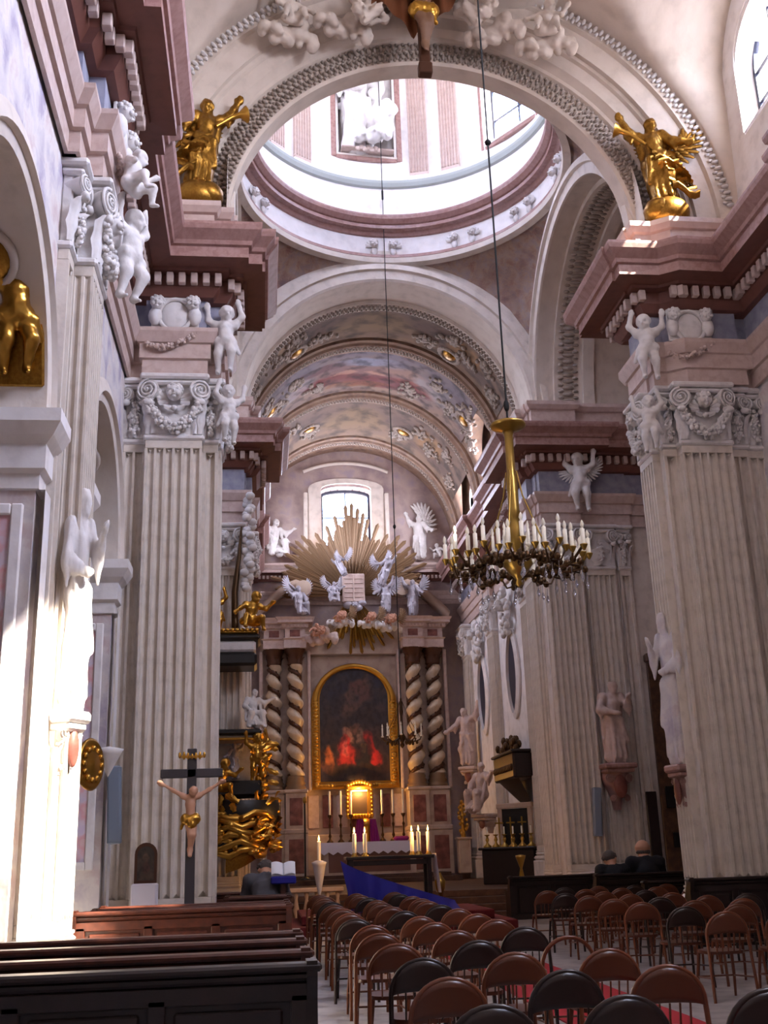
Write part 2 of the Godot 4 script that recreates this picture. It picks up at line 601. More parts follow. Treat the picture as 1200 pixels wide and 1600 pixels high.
func entablature(path: PackedVector2Array, side: float, single := [], attic := true) -> Node3D:
	trims += 1
	var o := struct("trim_%d" % trims)
	for e in [["architrave", ARCHITRAVE, M.pinklight], ["frieze", FRIEZE, M.blue], ["bed_moulding", BED, M.brown], ["cornice", CORONA, M.pink], ["attic", ATTIC, M.pinklight]]:
		if e[0] == "attic" and not attic:
			continue
		var m := MB.new()
		m.mould(path, e[1], side)
		put(e[0], m, e[2], o)
	# dentils: one by one where the photograph tells them apart, joined elsewhere
	var one := MB.new()
	one.box(Vector3.ZERO, Vector3(.115, .2, .12), .012)
	var dm := one.done()
	var rest := MB.new()
	for i in path.size() - 1:
		var d := path[i + 1] - path[i]
		var l := d.length()
		d /= l
		var n := Vector2(-d.y, d.x) * side
		var ext := 0.24
		var cnt := int((l + 2 * ext) / 0.2)
		var nxt := path[mini(i + 2, path.size() - 1)] - path[i + 1]
		var prv := path[i] - path[maxi(i - 1, 0)]
		var s0 := 0.22 if prv.dot(n) < 0 else (-0.36 if prv.dot(n) > 0 else 0.0)
		var s1 := 0.22 if nxt.dot(n) > 0 else (-0.36 if nxt.dot(n) < 0 else 0.0)
		s0 = -s0
		var from := -s0 if prv.dot(n) != 0 else 0.0
		from = 0.30 if prv.dot(n) < 0 else -0.30
		var to := l - (0.30 if nxt.dot(n) > 0 else -0.30)
		if i == 0:
			from = 0.1
		if i == path.size() - 2:
			to = l - 0.1
		cnt = int((to - from) / 0.2)
		for k in cnt:
			var p := path[i] + d * (from + (to - from) * (k + 0.5) / cnt) + n * 0.29
			var t := Transform3D(Basis(Vector3(d.x, 0, d.y), Vector3.UP, Vector3(d.x, 0, d.y).cross(Vector3.UP)), Vector3(p.x, 10.99, p.y))
			var near := false
			for s in single:
				near = near or p.distance_to(Vector2(s[0], s[1])) < s[2]
			if near:
				put("dentil", dm, M.pinklight, o, t)
			else:
				rest.add(dm, t)
	if rest.any:
		stuff(put("dentil", rest.st.commit(), M.pinklight, o))
	return o

func flat_panel(o: Node, called: String, c: Vector3, ux: Vector3, w: float, h: float, frame: Material, fill: Material, fw := 0.07, deep := 0.05) -> void:
	# a framed panel on a wall: ux runs along it, its normal is ux x up
	var n := ux.cross(Vector3.UP)
	var b := Basis(ux, Vector3.UP, n)
	var m := MB.new()
	for s in [-1, 1]:
		m.box(c + ux * s * (w / 2 - fw / 2) + n * deep / 2, Vector3(fw, h, deep), .015, b)
		m.box(c + Vector3.UP * s * (h / 2 - fw / 2) + n * deep / 2, Vector3(w - 2 * fw, fw, deep), .015, b)
	put("panel_frame", m, frame, o)
	var p := MB.new()
	p.box(c + n * .008, Vector3(w - 2 * fw, h - 2 * fw, .016), 0, b)
	put(called, p, fill, o)

# ---- orders: fluted shafts, bases and composite capitals
func flute_shaft(w: float, proj: float, y0: float, y1: float, n: int) -> ArrayMesh:
	# local: x along the wall, z out of it; flutes on the front, single ones on the sides
	var key := "s%.2f_%.2f_%.2f_%.2f_%d" % [w, proj, y0, y1, n]
	if cache.has(key):
		return cache[key]
	var line := PackedVector2Array()
	var pitch := w / (n + 0.3)
	line.append(Vector2(-w / 2, 0))
	if proj > 0.14:
		var sp := mini(3, int(proj / 0.09))
		var pp := proj / (sp + 0.3)
		for i in sp:
			var c := pp * (i + 0.65)
			for k in 5:
				var a := PI * k / 4.0
				line.append(Vector2(-w / 2 + sin(a) * pp * .33, c - cos(a) * pp * .36))
	line.append(Vector2(-w / 2, proj))
	for i in n:
		var c := -w / 2 + pitch * (i + 0.65)
		for k in 7:
			var a := PI * k / 6.0
			line.append(Vector2(c - cos(a) * pitch * .38, proj - sin(a) * pitch * .44))
	line.append(Vector2(w / 2, proj))
	if proj > 0.14:
		var sp := mini(3, int(proj / 0.09))
		var pp := proj / (sp + 0.3)
		for i in sp:
			var c := proj - pp * (i + 0.65)
			for k in 5:
				var a := PI * k / 4.0
				line.append(Vector2(w / 2 - sin(a) * pp * .33, c + cos(a) * pp * .36))
	line.append(Vector2(w / 2, 0))
	var m := MB.new()
	var rows := []
	for y in [y0 + .12, y1 - .14]:
		var r := PackedVector3Array()
		for p in line:
			r.append(Vector3(p.x, y, p.y))
		rows.append(r)
	m.grid(rows, false, false, false, false)
	for e in [[y0, .12], [y1 - .14, .14]]:
		m.box(Vector3(0, e[0] + e[1] / 2, proj / 2 - .001), Vector3(w - .004, e[1], proj), .008)
	# rounded flute ends
	for i in n:
		var c := -w / 2 + pitch * (i + 0.65)
		for e in [[y0 + .12, 1.0], [y1 - .14, -1.0]]:
			var q := []
			for k in 7:
				var a := PI * k / 6.0
				q.append(Vector3(c - cos(a) * pitch * .38, e[0], proj - sin(a) * pitch * .44))
			for k in 6:
				m.face([q[k], q[k + 1], Vector3(c, e[0] + e[1] * pitch * .45, proj - .003)], Vector3(0, e[1], 1))
	cache[key] = m.done()
	return cache[key]

func spiral(m: MB, c: Vector3, r: float, b: Basis, turns := 2.6, hand := 1.0) -> void:
	# a volute: a flat disc with a raised spiral fillet and an eye
	var disc := []
	for k in 20:
		var a := TAU * k / 20
		disc.append(c + b * Vector3(cos(a) * r * .97, sin(a) * r * .97, -.03))
	m.sm(false)
	m.face(disc, b.z)
	var pts := []
	var rad := []
	for k in 40:
		var t := k / 39.0
		var a := hand * (PI * .5 + t * turns * TAU)
		var rr := r * (1.0 - t * .86)
		pts.append(c + b * Vector3(cos(a) * rr, sin(a) * rr, t * .03))
		rad.append(r * (.13 - t * .06))
	m.tube(pts, rad, 5)
	m.ball(c + b.z * .03, Vector3(r * .14, r * .14, r * .14), 6, 4)

func leaf(m: MB, at: Vector3, b: Basis, w: float, h: float, curl: float) -> void:
	# an acanthus leaf: grows along b.y, faces b.z and curls forward at its tip
	var rows := []
	for i in 6:
		var t := i / 5.0
		var ww := w * (0.55 + 0.45 * sin(t * PI * .9)) * (1.0 if i < 5 else .45) * (1.0 + .16 * cos(i * PI))
		var z := curl * t * t * t
		var y := h * (t if i < 5 else .93)
		var row := PackedVector3Array()
		for j in 5:
			var s := j / 2.0 - 1.0
			row.append(at + b * Vector3(s * ww / 2, y, z + .25 * w * (1.0 - absf(s)) * (.4 if j % 2 else 1.0)))
		rows.append(row)
	m.grid(rows)

func fruit(m: MB, pts: Array, r: float, per: int, rr: float) -> void:
	# a festoon: clustered fruit and leaves along a line
	for i in pts.size():
		var t := float(i) / (pts.size() - 1)
		var k := r * (0.55 + 0.45 * sin(t * PI))
		for j in per:
			var d := Vector3(rng.randf_range(-1, 1), rng.randf_range(-1, 1), rng.randf_range(-.4, 1)).normalized()
			var s := rr * rng.randf_range(.7, 1.35)
			m.ball(pts[i] + d * k * rng.randf_range(.5, 1.0), Vector3(s, s * rng.randf_range(.8, 1.2), s), 6, 4)

func head_mesh(m: MB, c: Vector3, r: float, b := Basis.IDENTITY) -> void:
	# a cherub's head: skull, cheeks, brow, nose, mouth and curls, facing b.z
	m.ball(c, Vector3(r * .86, r, r * .92), 10, 8, b)
	for s in [-1, 1]:
		m.ball(c + b * Vector3(s * .42, -.32, .62) * r, Vector3(.34, .3, .3) * r, 7, 5, b)
		m.ball(c + b * Vector3(s * .34, .18, .80) * r, Vector3(.2, .08, .12) * r, 6, 4, b)
		m.ball(c + b * Vector3(s * .84, -.05, .05) * r, Vector3(.12, .22, .18) * r, 5, 4, b)
	m.ball(c + b * Vector3(0, -.1, .95) * r, Vector3(.14, .2, .2) * r, 6, 4, b)
	m.ball(c + b * Vector3(0, -.45, .82) * r, Vector3(.24, .07, .12) * r, 6, 4, b)
	m.ball(c + b * Vector3(0, -.72, .6) * r, Vector3(.26, .2, .26) * r, 6, 4, b)
	for i in 16:
		var a := TAU * i / 16.0
		var e := .35 + .4 * (i % 3) / 2.0
		m.ball(c + b * Vector3(cos(a) * cos(e) * .8, .12 + sin(e) * .9, -.12 + sin(a) * cos(e) * .72) * r, Vector3.ONE * r * .3, 6, 4, b)

func capital_parts(w: float, h: float, proj: float, kind: int) -> Array:
	# [name, mesh] pairs; kind 2 full (cherub and festoon), 1 narrow with one volute, 0 plain leaves
	var key := "c%.2f_%.2f_%.2f_%d" % [w, h, proj, kind]
	if cache.has(key):
		return cache[key]
	var res := []
	var m := MB.new()
	m.box(Vector3(0, .05, proj / 2), Vector3(w + .07, .1, proj + .07), .03)
	m.box(Vector3(0, h * .45, proj / 2), Vector3(w * .94, h * .8, proj), .02)
	m.box(Vector3(0, h - .14, proj / 2 + .05), Vector3(w + .10, .09, proj + .14), .03)
	m.box(Vector3(0, h - .05, proj / 2 + .07), Vector3(w + .22, .1, proj + .22), .03)
	res.append(["capital", m.done()])
	var l := MB.new()
	var n := 3 if kind == 2 else 1
	for i in n:
		if kind == 2 and i == 1:
			continue
		var x := (i - (n - 1) / 2.0) * w * .37
		leaf(l, Vector3(x, .1, proj), Basis.IDENTITY, w * .26 if kind == 2 else w * .7, h * .42, .12)
	for s in [-1, 1]:
		leaf(l, Vector3(s * w * .47, .1, proj), Basis(Vector3.UP, s * .7), .16, h * .5, .12)
	res.append(["acanthus", l.done()])
	var vr := .19 if kind == 2 else minf(.18, w * .36)
	for s in ([-1, 1] if kind == 2 else [-1.0, 1.0]):
		var v := MB.new()
		var b := Basis(Vector3.UP, s * .35)
		var c := Vector3(s * (w / 2 - .03), h - .3, proj + .14)
		spiral(v, c, vr, b, 2.6, -s)
		var t := Transform3D(b * Basis(Vector3.RIGHT, PI / 2), c)
		v.lathe([Vector2(vr * .97, -.02), Vector2(vr * .8, -.16), Vector2(vr * .9, -.3)], 14, t)
		v.ball(c + Vector3(0, -vr - .03, 0), Vector3(.09, .06, .06), 6, 4)
		res.append(["volute", v.done()])
	if kind == 2:
		var hd := MB.new()
		head_mesh(hd, Vector3(0, h - .34, proj + .12), .15)
		for s in [-1, 1]:
			for k in 3:
				leaf(hd, Vector3(s * .1, h - .44 - k * .03, proj + .08), Basis(Vector3.BACK, -s * (1.0 + k * .35)), .1, .24 - k * .03, .03)
		res.append(["cherub_head", hd.done()])
		var f := MB.new()
		var pts := []
		for k in 19:
			var t := k / 18.0 * 2 - 1
			pts.append(Vector3(t * w * .42, h * .52 - (1 - t * t) * h * .36, proj + .1))
		fruit(f, pts, .1, 9, .036)
		for s in [-1, 1]:
			var q := []
			for k in 5:
				q.append(Vector3(s * w * .44, h * .62 - k * .055, proj + .1))
			fruit(f, q, .07, 6, .035)
		leaf(f, Vector3(0, h * .46, proj + .07), Basis(Vector3.BACK, 1.3), .09, .2, .04)
		leaf(f, Vector3(0, h * .46, proj + .07), Basis(Vector3.BACK, -1.3), .09, .2, .04)
		f.ball(Vector3(0, h * .46, proj + .11), Vector3(.06, .05, .05), 6, 4)
		res.append(["festoon", f.done()])
	else:
		var f := MB.new()
		var pts := []
		for k in 12:
			pts.append(Vector3(rng.randf_range(-.03, .03), h * .62 - k * .048, proj + .07))
		fruit(f, pts, minf(.09, w * .25), 5, .03)
		res.append(["leaf_drop", f.done()])
	cache[key] = res
	return res

func pilaster(o: Node, at: Vector3, turn: float, w: float, proj: float, flutes: int, kind: int, y0 := 0.0) -> void:
	# at: foot of its middle line on the wall plane
	var p := part_node("pilaster", o, Transform3D(Basis(Vector3.UP, turn), Vector3(at.x, 0, at.z)))
	put("shaft", flute_shaft(w, proj, y0 + .85, 8.15, flutes), M.flute, p)
	var b := MB.new()
	b.box(Vector3(0, y0 + .3, proj / 2 + .02), Vector3(w + .16, .6, proj + .16), .02)
	b.box(Vector3(0, y0 + .66, proj / 2 + .02), Vector3(w + .13, .12, proj + .13), .05)
	b.box(Vector3(0, y0 + .77, proj / 2 + .01), Vector3(w + .06, .09, proj + .06), .04)
	b.box(Vector3(0, y0 + .83, proj / 2 + .01), Vector3(w + .03, .04, proj + .03), .01)
	put("base", b, M.cream, p)
	for c in capital_parts(w, 1.15, proj, kind):
		put(c[0], c[1], M.stucco, p, Transform3D(Basis.IDENTITY, Vector3(0, 8.15, 0)))

func build_setting() -> void:
	# floor
	var fl := struct("floor")
	var m := MB.new()
	m.box(Vector3(0, -.15, -17), Vector3(24, .3, 56))
	put("paving", m, M.floor, fl)
	m = MB.new()
	for k in 4:   # steps up to the choir and to the high altar
		m.box(Vector3(0, .075 + k * .15, -33.4 - k * .2), Vector3(8.6, .15, 13.6 - k * .4 + .8), .01)
	for k in 2:
		m.box(Vector3(0, .675 + k * .12, -38.4 - k * .2), Vector3(6.4 - k * .6, .15, 3.4 - k * .4), .01)
	put("step", m, M.stair, fl)
	# nave walls: solid, with the chapel arches cut through
	for s in [-1.0, 1.0]:
		var o := struct("wall_left" if s < 0 else "wall_right")
		var hole := [[3.4, 3.5, 7.75, 1.75], [9.1, 3.5, 7.75, 1.75], [15.0, 3.6, 7.85, 1.8]]
		m = MB.new()
		m.ext(notched(-6.5, 18.4, 0, 12.6, hole), Vector3(s * 5.6, 0, 0), Vector3(0, 0, -1), Vector3.UP, Vector3(s * 1.3, 0, 0), true, true)
		put("wall_face", m, M.frescopale, o)
		m = MB.new()   # clerestory
		var cw := []
		for w in wins:
			if w[0] == "nave" and signf(w[1].x) == s:
				cw.append([-w[1].z, w[3], w[4] - .1, w[5]])
		cw.sort_custom(func(a, b): return a[0] < b[0])
		if s > 0:
			m.ext(notched(11.9, 18.4, 14.15, 19.6, cw.filter(func(h): return h[0] > 12)), Vector3(5.7, 0, 0), Vector3(0, 0, -1), Vector3.UP, Vector3(.45, 0, 0))
			m.ext(notched(-6.5, 11.9, 13.5, 19.6, cw.filter(func(h): return h[0] < 12)), Vector3(5.7, 0, 0), Vector3(0, 0, -1), Vector3.UP, Vector3(.45, 0, 0))
			m.ext(PackedVector2Array([Vector2(-6.5, 12.6), Vector2(18.4, 12.6), Vector2(18.4, 14.15), Vector2(11.9, 14.15), Vector2(11.9, 13.5), Vector2(-6.5, 13.5)]), Vector3(5.7, 0, 0), Vector3(0, 0, -1), Vector3.UP, Vector3(.45, 0, 0))
		else:
			m.ext(notched(-6.5, 18.4, 14.15, 19.6, cw), Vector3(-5.7, 0, 0), Vector3(0, 0, -1), Vector3.UP, Vector3(-1, 0, 0))
			m.ext(PackedVector2Array([Vector2(-6.5, 12.6), Vector2(18.4, 12.6), Vector2(18.4, 14.15), Vector2(-6.5, 14.15)]), Vector3(-5.7, 0, 0), Vector3(0, 0, -1), Vector3.UP, Vector3(-1, 0, 0))
		put("clerestory", m, M.white, o)
		# chapels behind the arches
		m = MB.new()
		m.box(Vector3(s * 10.1, 5, -7), Vector3(.4, 10, 24))
		m.box(Vector3(s * 8.5, 8.9, -7), Vector3(3.6, .4, 24))
		for z in [5.0, -.5, -6.3, -12.1, -18.0]:
			m.box(Vector3(s * 8.5, 4.5, z), Vector3(3.4, 9, .9))
		put("chapel_wall", m, M.frescopale, o)
		# arch mouldings, impost bands and jamb panels
		var a := MB.new()
		var im := MB.new()
		for h in hole:
			var c := Vector3(s * 5.6, 6.0, -h[0])
			var r: float = h[1] / 2
			a.arch([Vector2(r - .02, .5), Vector2(r - .02, -.06), Vector2(r + .1, -.08), Vector2(r + .12, -.14), Vector2(r + .3, -.10), Vector2(r + .34, .02)], c, Vector3(0, 0, -1), Vector3(s, 0, 0), 0, PI, 28)
			for e in [-1.0, 1.0]:
				var q := PackedVector2Array([Vector2(s * 6.9, -h[0] + e * r), Vector2(s * 5.6, -h[0] + e * r), Vector2(s * 5.6, -h[0] + e * (r + .34))])
				im.mould(q, [Vector2(.0, 5.15), Vector2(.04, 5.16), Vector2(.04, 5.32), Vector2(.10, 5.36), Vector2(.10, 5.62), Vector2(.18, 5.7), Vector2(.26, 5.82), Vector2(.26, 5.96), Vector2(0, 6.02)], s * e)
				im.mould(PackedVector2Array([Vector2(s * 5.6, -h[0] + e * r), Vector2(s * 5.6, -h[0] + e * (r + .3))]), [Vector2(0, 0), Vector2(.1, .0), Vector2(.1, 5.16), Vector2(0, 5.16)], s * e)
				var ux := Vector3(s * e, 0, 0)
				var cc := Vector3(s * 6.25, 3.2, -h[0] + e * r)
				flat_panel(o, "painted_panel", cc, ux * -1.0 if ux.cross(Vector3.UP).z * e > 0 else ux, 1.1, 3.6, M.white, M.panelpink if e < 0 and s < 0 else M.white, .12)
		put("archivolt", a, M.cream, o)
		put("impost", im, M.white, o)
		# soffit panels of the chapel arches
		for h in hole:
			for k in [1, 2, 3]:
				var t: float = PI * (k + .5) / 5
				var r: float = h[1] / 2
				var rad := Vector3(0, sin(t), -cos(t))
				var fr := MB.new()
				var c := Vector3(s * 6.2, 6.0, -h[0]) + rad * (r - .03)
				var tn := Vector3(0, cos(t), sin(t))
				var b := Basis(tn, Vector3(1, 0, 0), -rad)
				var ring := []
				for q in 25:
					ring.append(c + b * Vector3(cos(TAU * q / 24) * .36, sin(TAU * q / 24) * .40, .03))
				fr.tube(ring, .045, 6, false)
				put("soffit_frame", fr, M.cream, o)
				var pl := MB.new()
				pl.ball(c, Vector3(.35, .39, .05), 16, 6, b)
				put("soffit_painting", pl, M.gold if k == 1 or k == 3 else M.frescopale, o)
		# pilaster clusters along the nave and the crossing pier
		for z in [-.5, -6.2, -11.95]:
			pilaster(o, Vector3(s * 5.6, 0, z + .62), -s * PI / 2, .34, .13, 1, 1)
			pilaster(o, Vector3(s * 5.6, 0, z - .62), -s * PI / 2, .34, .13, 1, 1)
			pilaster(o, Vector3(s * 5.6, 0, z), -s * PI / 2, .84, .35, 6, 2)
		var dr := .3 if s > 0 else 0.0   # the right pier stands further into the nave
		var pier := MB.new()
		pier.box(Vector3(s * (6.0 - dr / 2), 6.3, -17.9), Vector3(3.9 + dr, 12.6, .96))
		put("pier", pier, M.cream, o)
		pilaster(o, Vector3(s * (5.42 - dr), 0, -17.42), 0, .36, .10, 2, 1)
		if s > 0:
			pilaster(o, Vector3(5.48, 0, -17.42), 0, .34, .05, 2, 1)
		pilaster(o, Vector3(s * (4.755 - dr), 0, -17.42), 0, .93, .3, 6, 2)
		pilaster(o, Vector3(s * (4.16 - dr), 0, -17.42), 0, .26, .10, 1, 1)
		pilaster(o, Vector3(s * (4.05 - dr), 0, -17.9), -s * PI / 2, .66, .06 if s < 0 else .14, 5, 2)
	# crossing piers towards the choir, choir walls and apse
	for s in [-1.0, 1.0]:
		var o := struct("wall_choir_left" if s < 0 else "wall_choir_right")
		m = MB.new()
		m.box(Vector3(s * 6.65, 6.3, -26.75), Vector3(5.8, 12.6, 1.5))
		put("pier", m, M.cream, o)
		pilaster(o, Vector3(s * 4.23, 0, -26.0), 0, .9, .28, 6, 2, .15)
		pilaster(o, Vector3(s * 3.75, 0, -26.8), -s * PI / 2, .8, .2, 5, 2, .15)
		pilaster(o, Vector3(s * 5.2, 0, -26.0), 0, .75, .16, 5, 1, .15)
		pilaster(o, Vector3(s * 5.85, 0, -26.0), 0, .3, .1, 1, 1, .15)
		m = MB.new()
		m.box(Vector3(s * 4.8, 6.3, -33.5), Vector3(1.2, 12.6, 12.4))
		put("wall_face", m, M.white, o)
		for z in [-29.3, -34.1, -38.6]:
			pilaster(o, Vector3(s * 4.2, 0, z), -s * PI / 2, .9, .2, 6, 2, .6)
		m = MB.new()
		var cw := []
		for w in wins:
			if w[0] == "choir" and signf(w[1].x) == s:
				cw.append([-w[1].z, w[3], w[4] - .1, w[5]])
		cw.sort_custom(func(a, b): return a[0] < b[0])
		m.ext(notched(27.3, 40.0, 12.55, 17.6, cw), Vector3(s * 4.2, 0, 0), Vector3(0, 0, -1), Vector3.UP, Vector3(s * 1.0, 0, 0))
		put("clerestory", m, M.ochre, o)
		# transept: back wall and sides
		var t := struct("wall_transept_left" if s < 0 else "wall_transept_right")
		m = MB.new()
		var wp := MB.new()  # brown panelling added to darken the transept, its shade put into the colour
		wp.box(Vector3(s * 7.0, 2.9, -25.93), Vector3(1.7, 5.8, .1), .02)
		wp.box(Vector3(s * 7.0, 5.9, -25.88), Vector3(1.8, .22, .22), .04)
		put("added_shade_panel", wp, M.transeptshade, t)
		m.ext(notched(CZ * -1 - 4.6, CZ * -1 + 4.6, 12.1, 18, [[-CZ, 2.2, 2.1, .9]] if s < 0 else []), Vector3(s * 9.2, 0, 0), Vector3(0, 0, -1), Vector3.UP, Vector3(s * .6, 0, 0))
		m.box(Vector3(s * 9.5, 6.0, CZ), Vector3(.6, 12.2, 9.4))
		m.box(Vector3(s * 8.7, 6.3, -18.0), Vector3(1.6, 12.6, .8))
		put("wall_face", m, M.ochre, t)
		m = MB.new()
		m.arch([Vector2(3.85, 0), Vector2(3.85, .45), Vector2(3.72, .45), Vector2(3.72, 1.2), Vector2(3.6, 1.2), Vector2(3.6, 1.5), Vector2(3.75, 1.5), Vector2(3.75, 5.4)], Vector3(s * 3.95, SPRING, CZ), Vector3(0, 0, -1), Vector3(s, 0, 0), 0, PI, 36)
		put("transept_vault", m, M.vaultcream, t)
		m = MB.new()
		beads(m, Vector3(s * 4.77, SPRING, CZ), Vector3(0, 0, -1), Vector3(1, 0, 0), 3.70, .55, .05, PI - .05, 64)
		put("soffit_ornament", m, M.ornament, t)
	m = MB.new()
	var aw := struct("wall_apse")
	m.ext(notched(-4.6, 4.6, 11.9, 18, [[-.1, 1.9, 3.1, .22]]), Vector3(0, 0, -39.5), Vector3.RIGHT, Vector3.UP, Vector3(0, 0, -.9))
	m.box(Vector3(0, 6, -39.95), Vector3(9.2, 11.9, .9))
	put("wall_face", m, M.apse, aw)
	m = MB.new()   # raised surround of the choir window
	var fo := arched(2.9, 3.75, .42, 11.55)
	var fi := arched(1.9, 3.2, .22, 11.9)
	for i in fo.size() - 1:
		m.face([V3(fo[i], .1), V3(fo[i + 1], .1), V3(fi[i + 1], .1), V3(fi[i], .1)], Vector3.BACK)
		m.face([V3(fo[i], .1), V3(fo[i + 1], .1), V3(fo[i + 1], 0), V3(fo[i], 0)], V3(fo[i] - Vector2(0, 13), 0))
		m.face([V3(fi[i], .1), V3(fi[i + 1], .1), V3(fi[i + 1], 0), V3(fi[i], 0)], V3(Vector2(0, 13) - fi[i], 0))
	for s in [-1, 1]:
		m.box(Vector3(s * 1.55, 13.2, .1), Vector3(.16, 3.0, .2), .03)
	m.tube(arc(Vector3(0, 11.9, .12), 4.0, 1.15, PI - 1.15, 16), .07, 8)
	put("window_surround", m, M.cream, aw, Transform3D(Basis.IDENTITY, Vector3(-.1, 0, -39.5)))
	m = MB.new()
	m.box(Vector3(0, 6.3, 6.6), Vector3(12, 26, .6))
	put("wall_face", m, M.cream, struct("wall_back"))
	# cornices all round
	var near := [[-4.7, -17.1, 1.6], [4.7, -17.1, 1.6]]
	for s in [-1.0, 1.0]:
		var p := PackedVector2Array()
		for q in [[5.55, 6.3], [5.55, .45], [5.42, .45], [5.42, 0], [5.22, 0], [5.22, -1.0], [5.42, -1.0], [5.42, -1.45], [5.55, -1.45], [5.55, -5.25], [5.42, -5.25], [5.42, -5.7], [5.22, -5.7], [5.22, -6.7], [5.42, -6.7], [5.42, -7.15], [5.55, -7.15], [5.55, -11.0], [5.42, -11.0], [5.42, -11.45], [5.22, -11.45], [5.22, -12.45], [5.42, -12.45], [5.42, -12.9], [5.55, -12.9], [5.55, -17.3], [5.28, -17.3], [5.28, -17.1], [4.25, -17.1], [4.25, -17.3], [4.02, -17.3], [4.02, -17.55], [3.97, -17.55], [3.97, -18.25], [4.02, -18.25], [4.02, -18.38], [9.3, -18.38]]:
			p.append(Vector2((q[0] - (.3 if s > 0 and q[1] < -17.25 and q[0] < 5.5 else 0.0)) * s, q[1]))
		entablature(p, -s, near)
		p = PackedVector2Array()
		for q in [[9.3, -25.95], [6.05, -25.95], [6.05, -25.85], [4.72, -25.85], [4.72, -25.7], [3.74, -25.7], [3.74, -25.95], [3.7, -25.95], [3.7, -26.3], [3.55, -26.3], [3.55, -27.3], [4.15, -27.3], [4.15, -28.8], [4.0, -28.8], [4.0, -29.8], [4.15, -29.8], [4.15, -33.6], [4.0, -33.6], [4.0, -34.6], [4.15, -34.6], [4.15, -39.4]]:
			p.append(Vector2(q[0] * s, q[1]))
		entablature(p, -s, [[5.2, -25.6, 1.4]])
		if s > 0:
			p = PackedVector2Array([Vector2(9.15, -18.35), Vector2(9.15, -25.95)])
			entablature(p, -s)
	trims += 1
	var ac := struct("trim_%d" % trims)
	for e in [["architrave", ARCHITRAVE, M.pinklight], ["bed_moulding", BED, M.brown], ["cornice", CORONA, M.pinklight], ["attic", [Vector2(.2, 11.75), Vector2(.2, 12.05), Vector2(.3, 12.1), Vector2(0, 12.12)], M.cream]]:
		var pr := []
		for v in e[1]:
			pr.append(Vector2(v.x * .42, 10.35 + (v.y - 9.3) * .62 if e[0] != "attic" else v.y - .25))
		m = MB.new()
		m.mould(PackedVector2Array([Vector2(-4.15, -39.45), Vector2(4.15, -39.45)]), pr, 1.0)
		put(e[0], m, e[2], ac)
	for i in 54:
		m = MB.new()
		m.box(Vector3(-3.98 + i * .15, 11.37, -39.3), Vector3(.08, .12, .07))
		put("dentil", m, M.pinklight, ac)
	build_vaults()

func arc(c: Vector3, r: float, a0: float, a1: float, n: int) -> Array:
	var p := []
	for i in n + 1:
		var a := lerpf(a0, a1, float(i) / n)
		p.append(c + Vector3(cos(a) * r, sin(a) * r, 0))
	return p

func vault_picture(r: float, a0: float, a1: float, z0: float, z1: float) -> ArrayMesh:
	var st := SurfaceTool.new()
	st.begin(Mesh.PRIMITIVE_TRIANGLES)
	var n := 40
	for i in n:
		for q in [[0, 0], [1, 0], [1, 1], [0, 0], [1, 1], [0, 1]]:
			var t := float(i + q[0]) / n
			var a := lerpf(a1, a0, t)
			st.set_uv(Vector2(t, q[1]))
			st.set_normal(Vector3(-cos(a), -sin(a), 0))
			st.add_vertex(Vector3(cos(a) * r, SPRING + sin(a) * r, z0 if q[1] == 0 else z1))
	return st.commit()

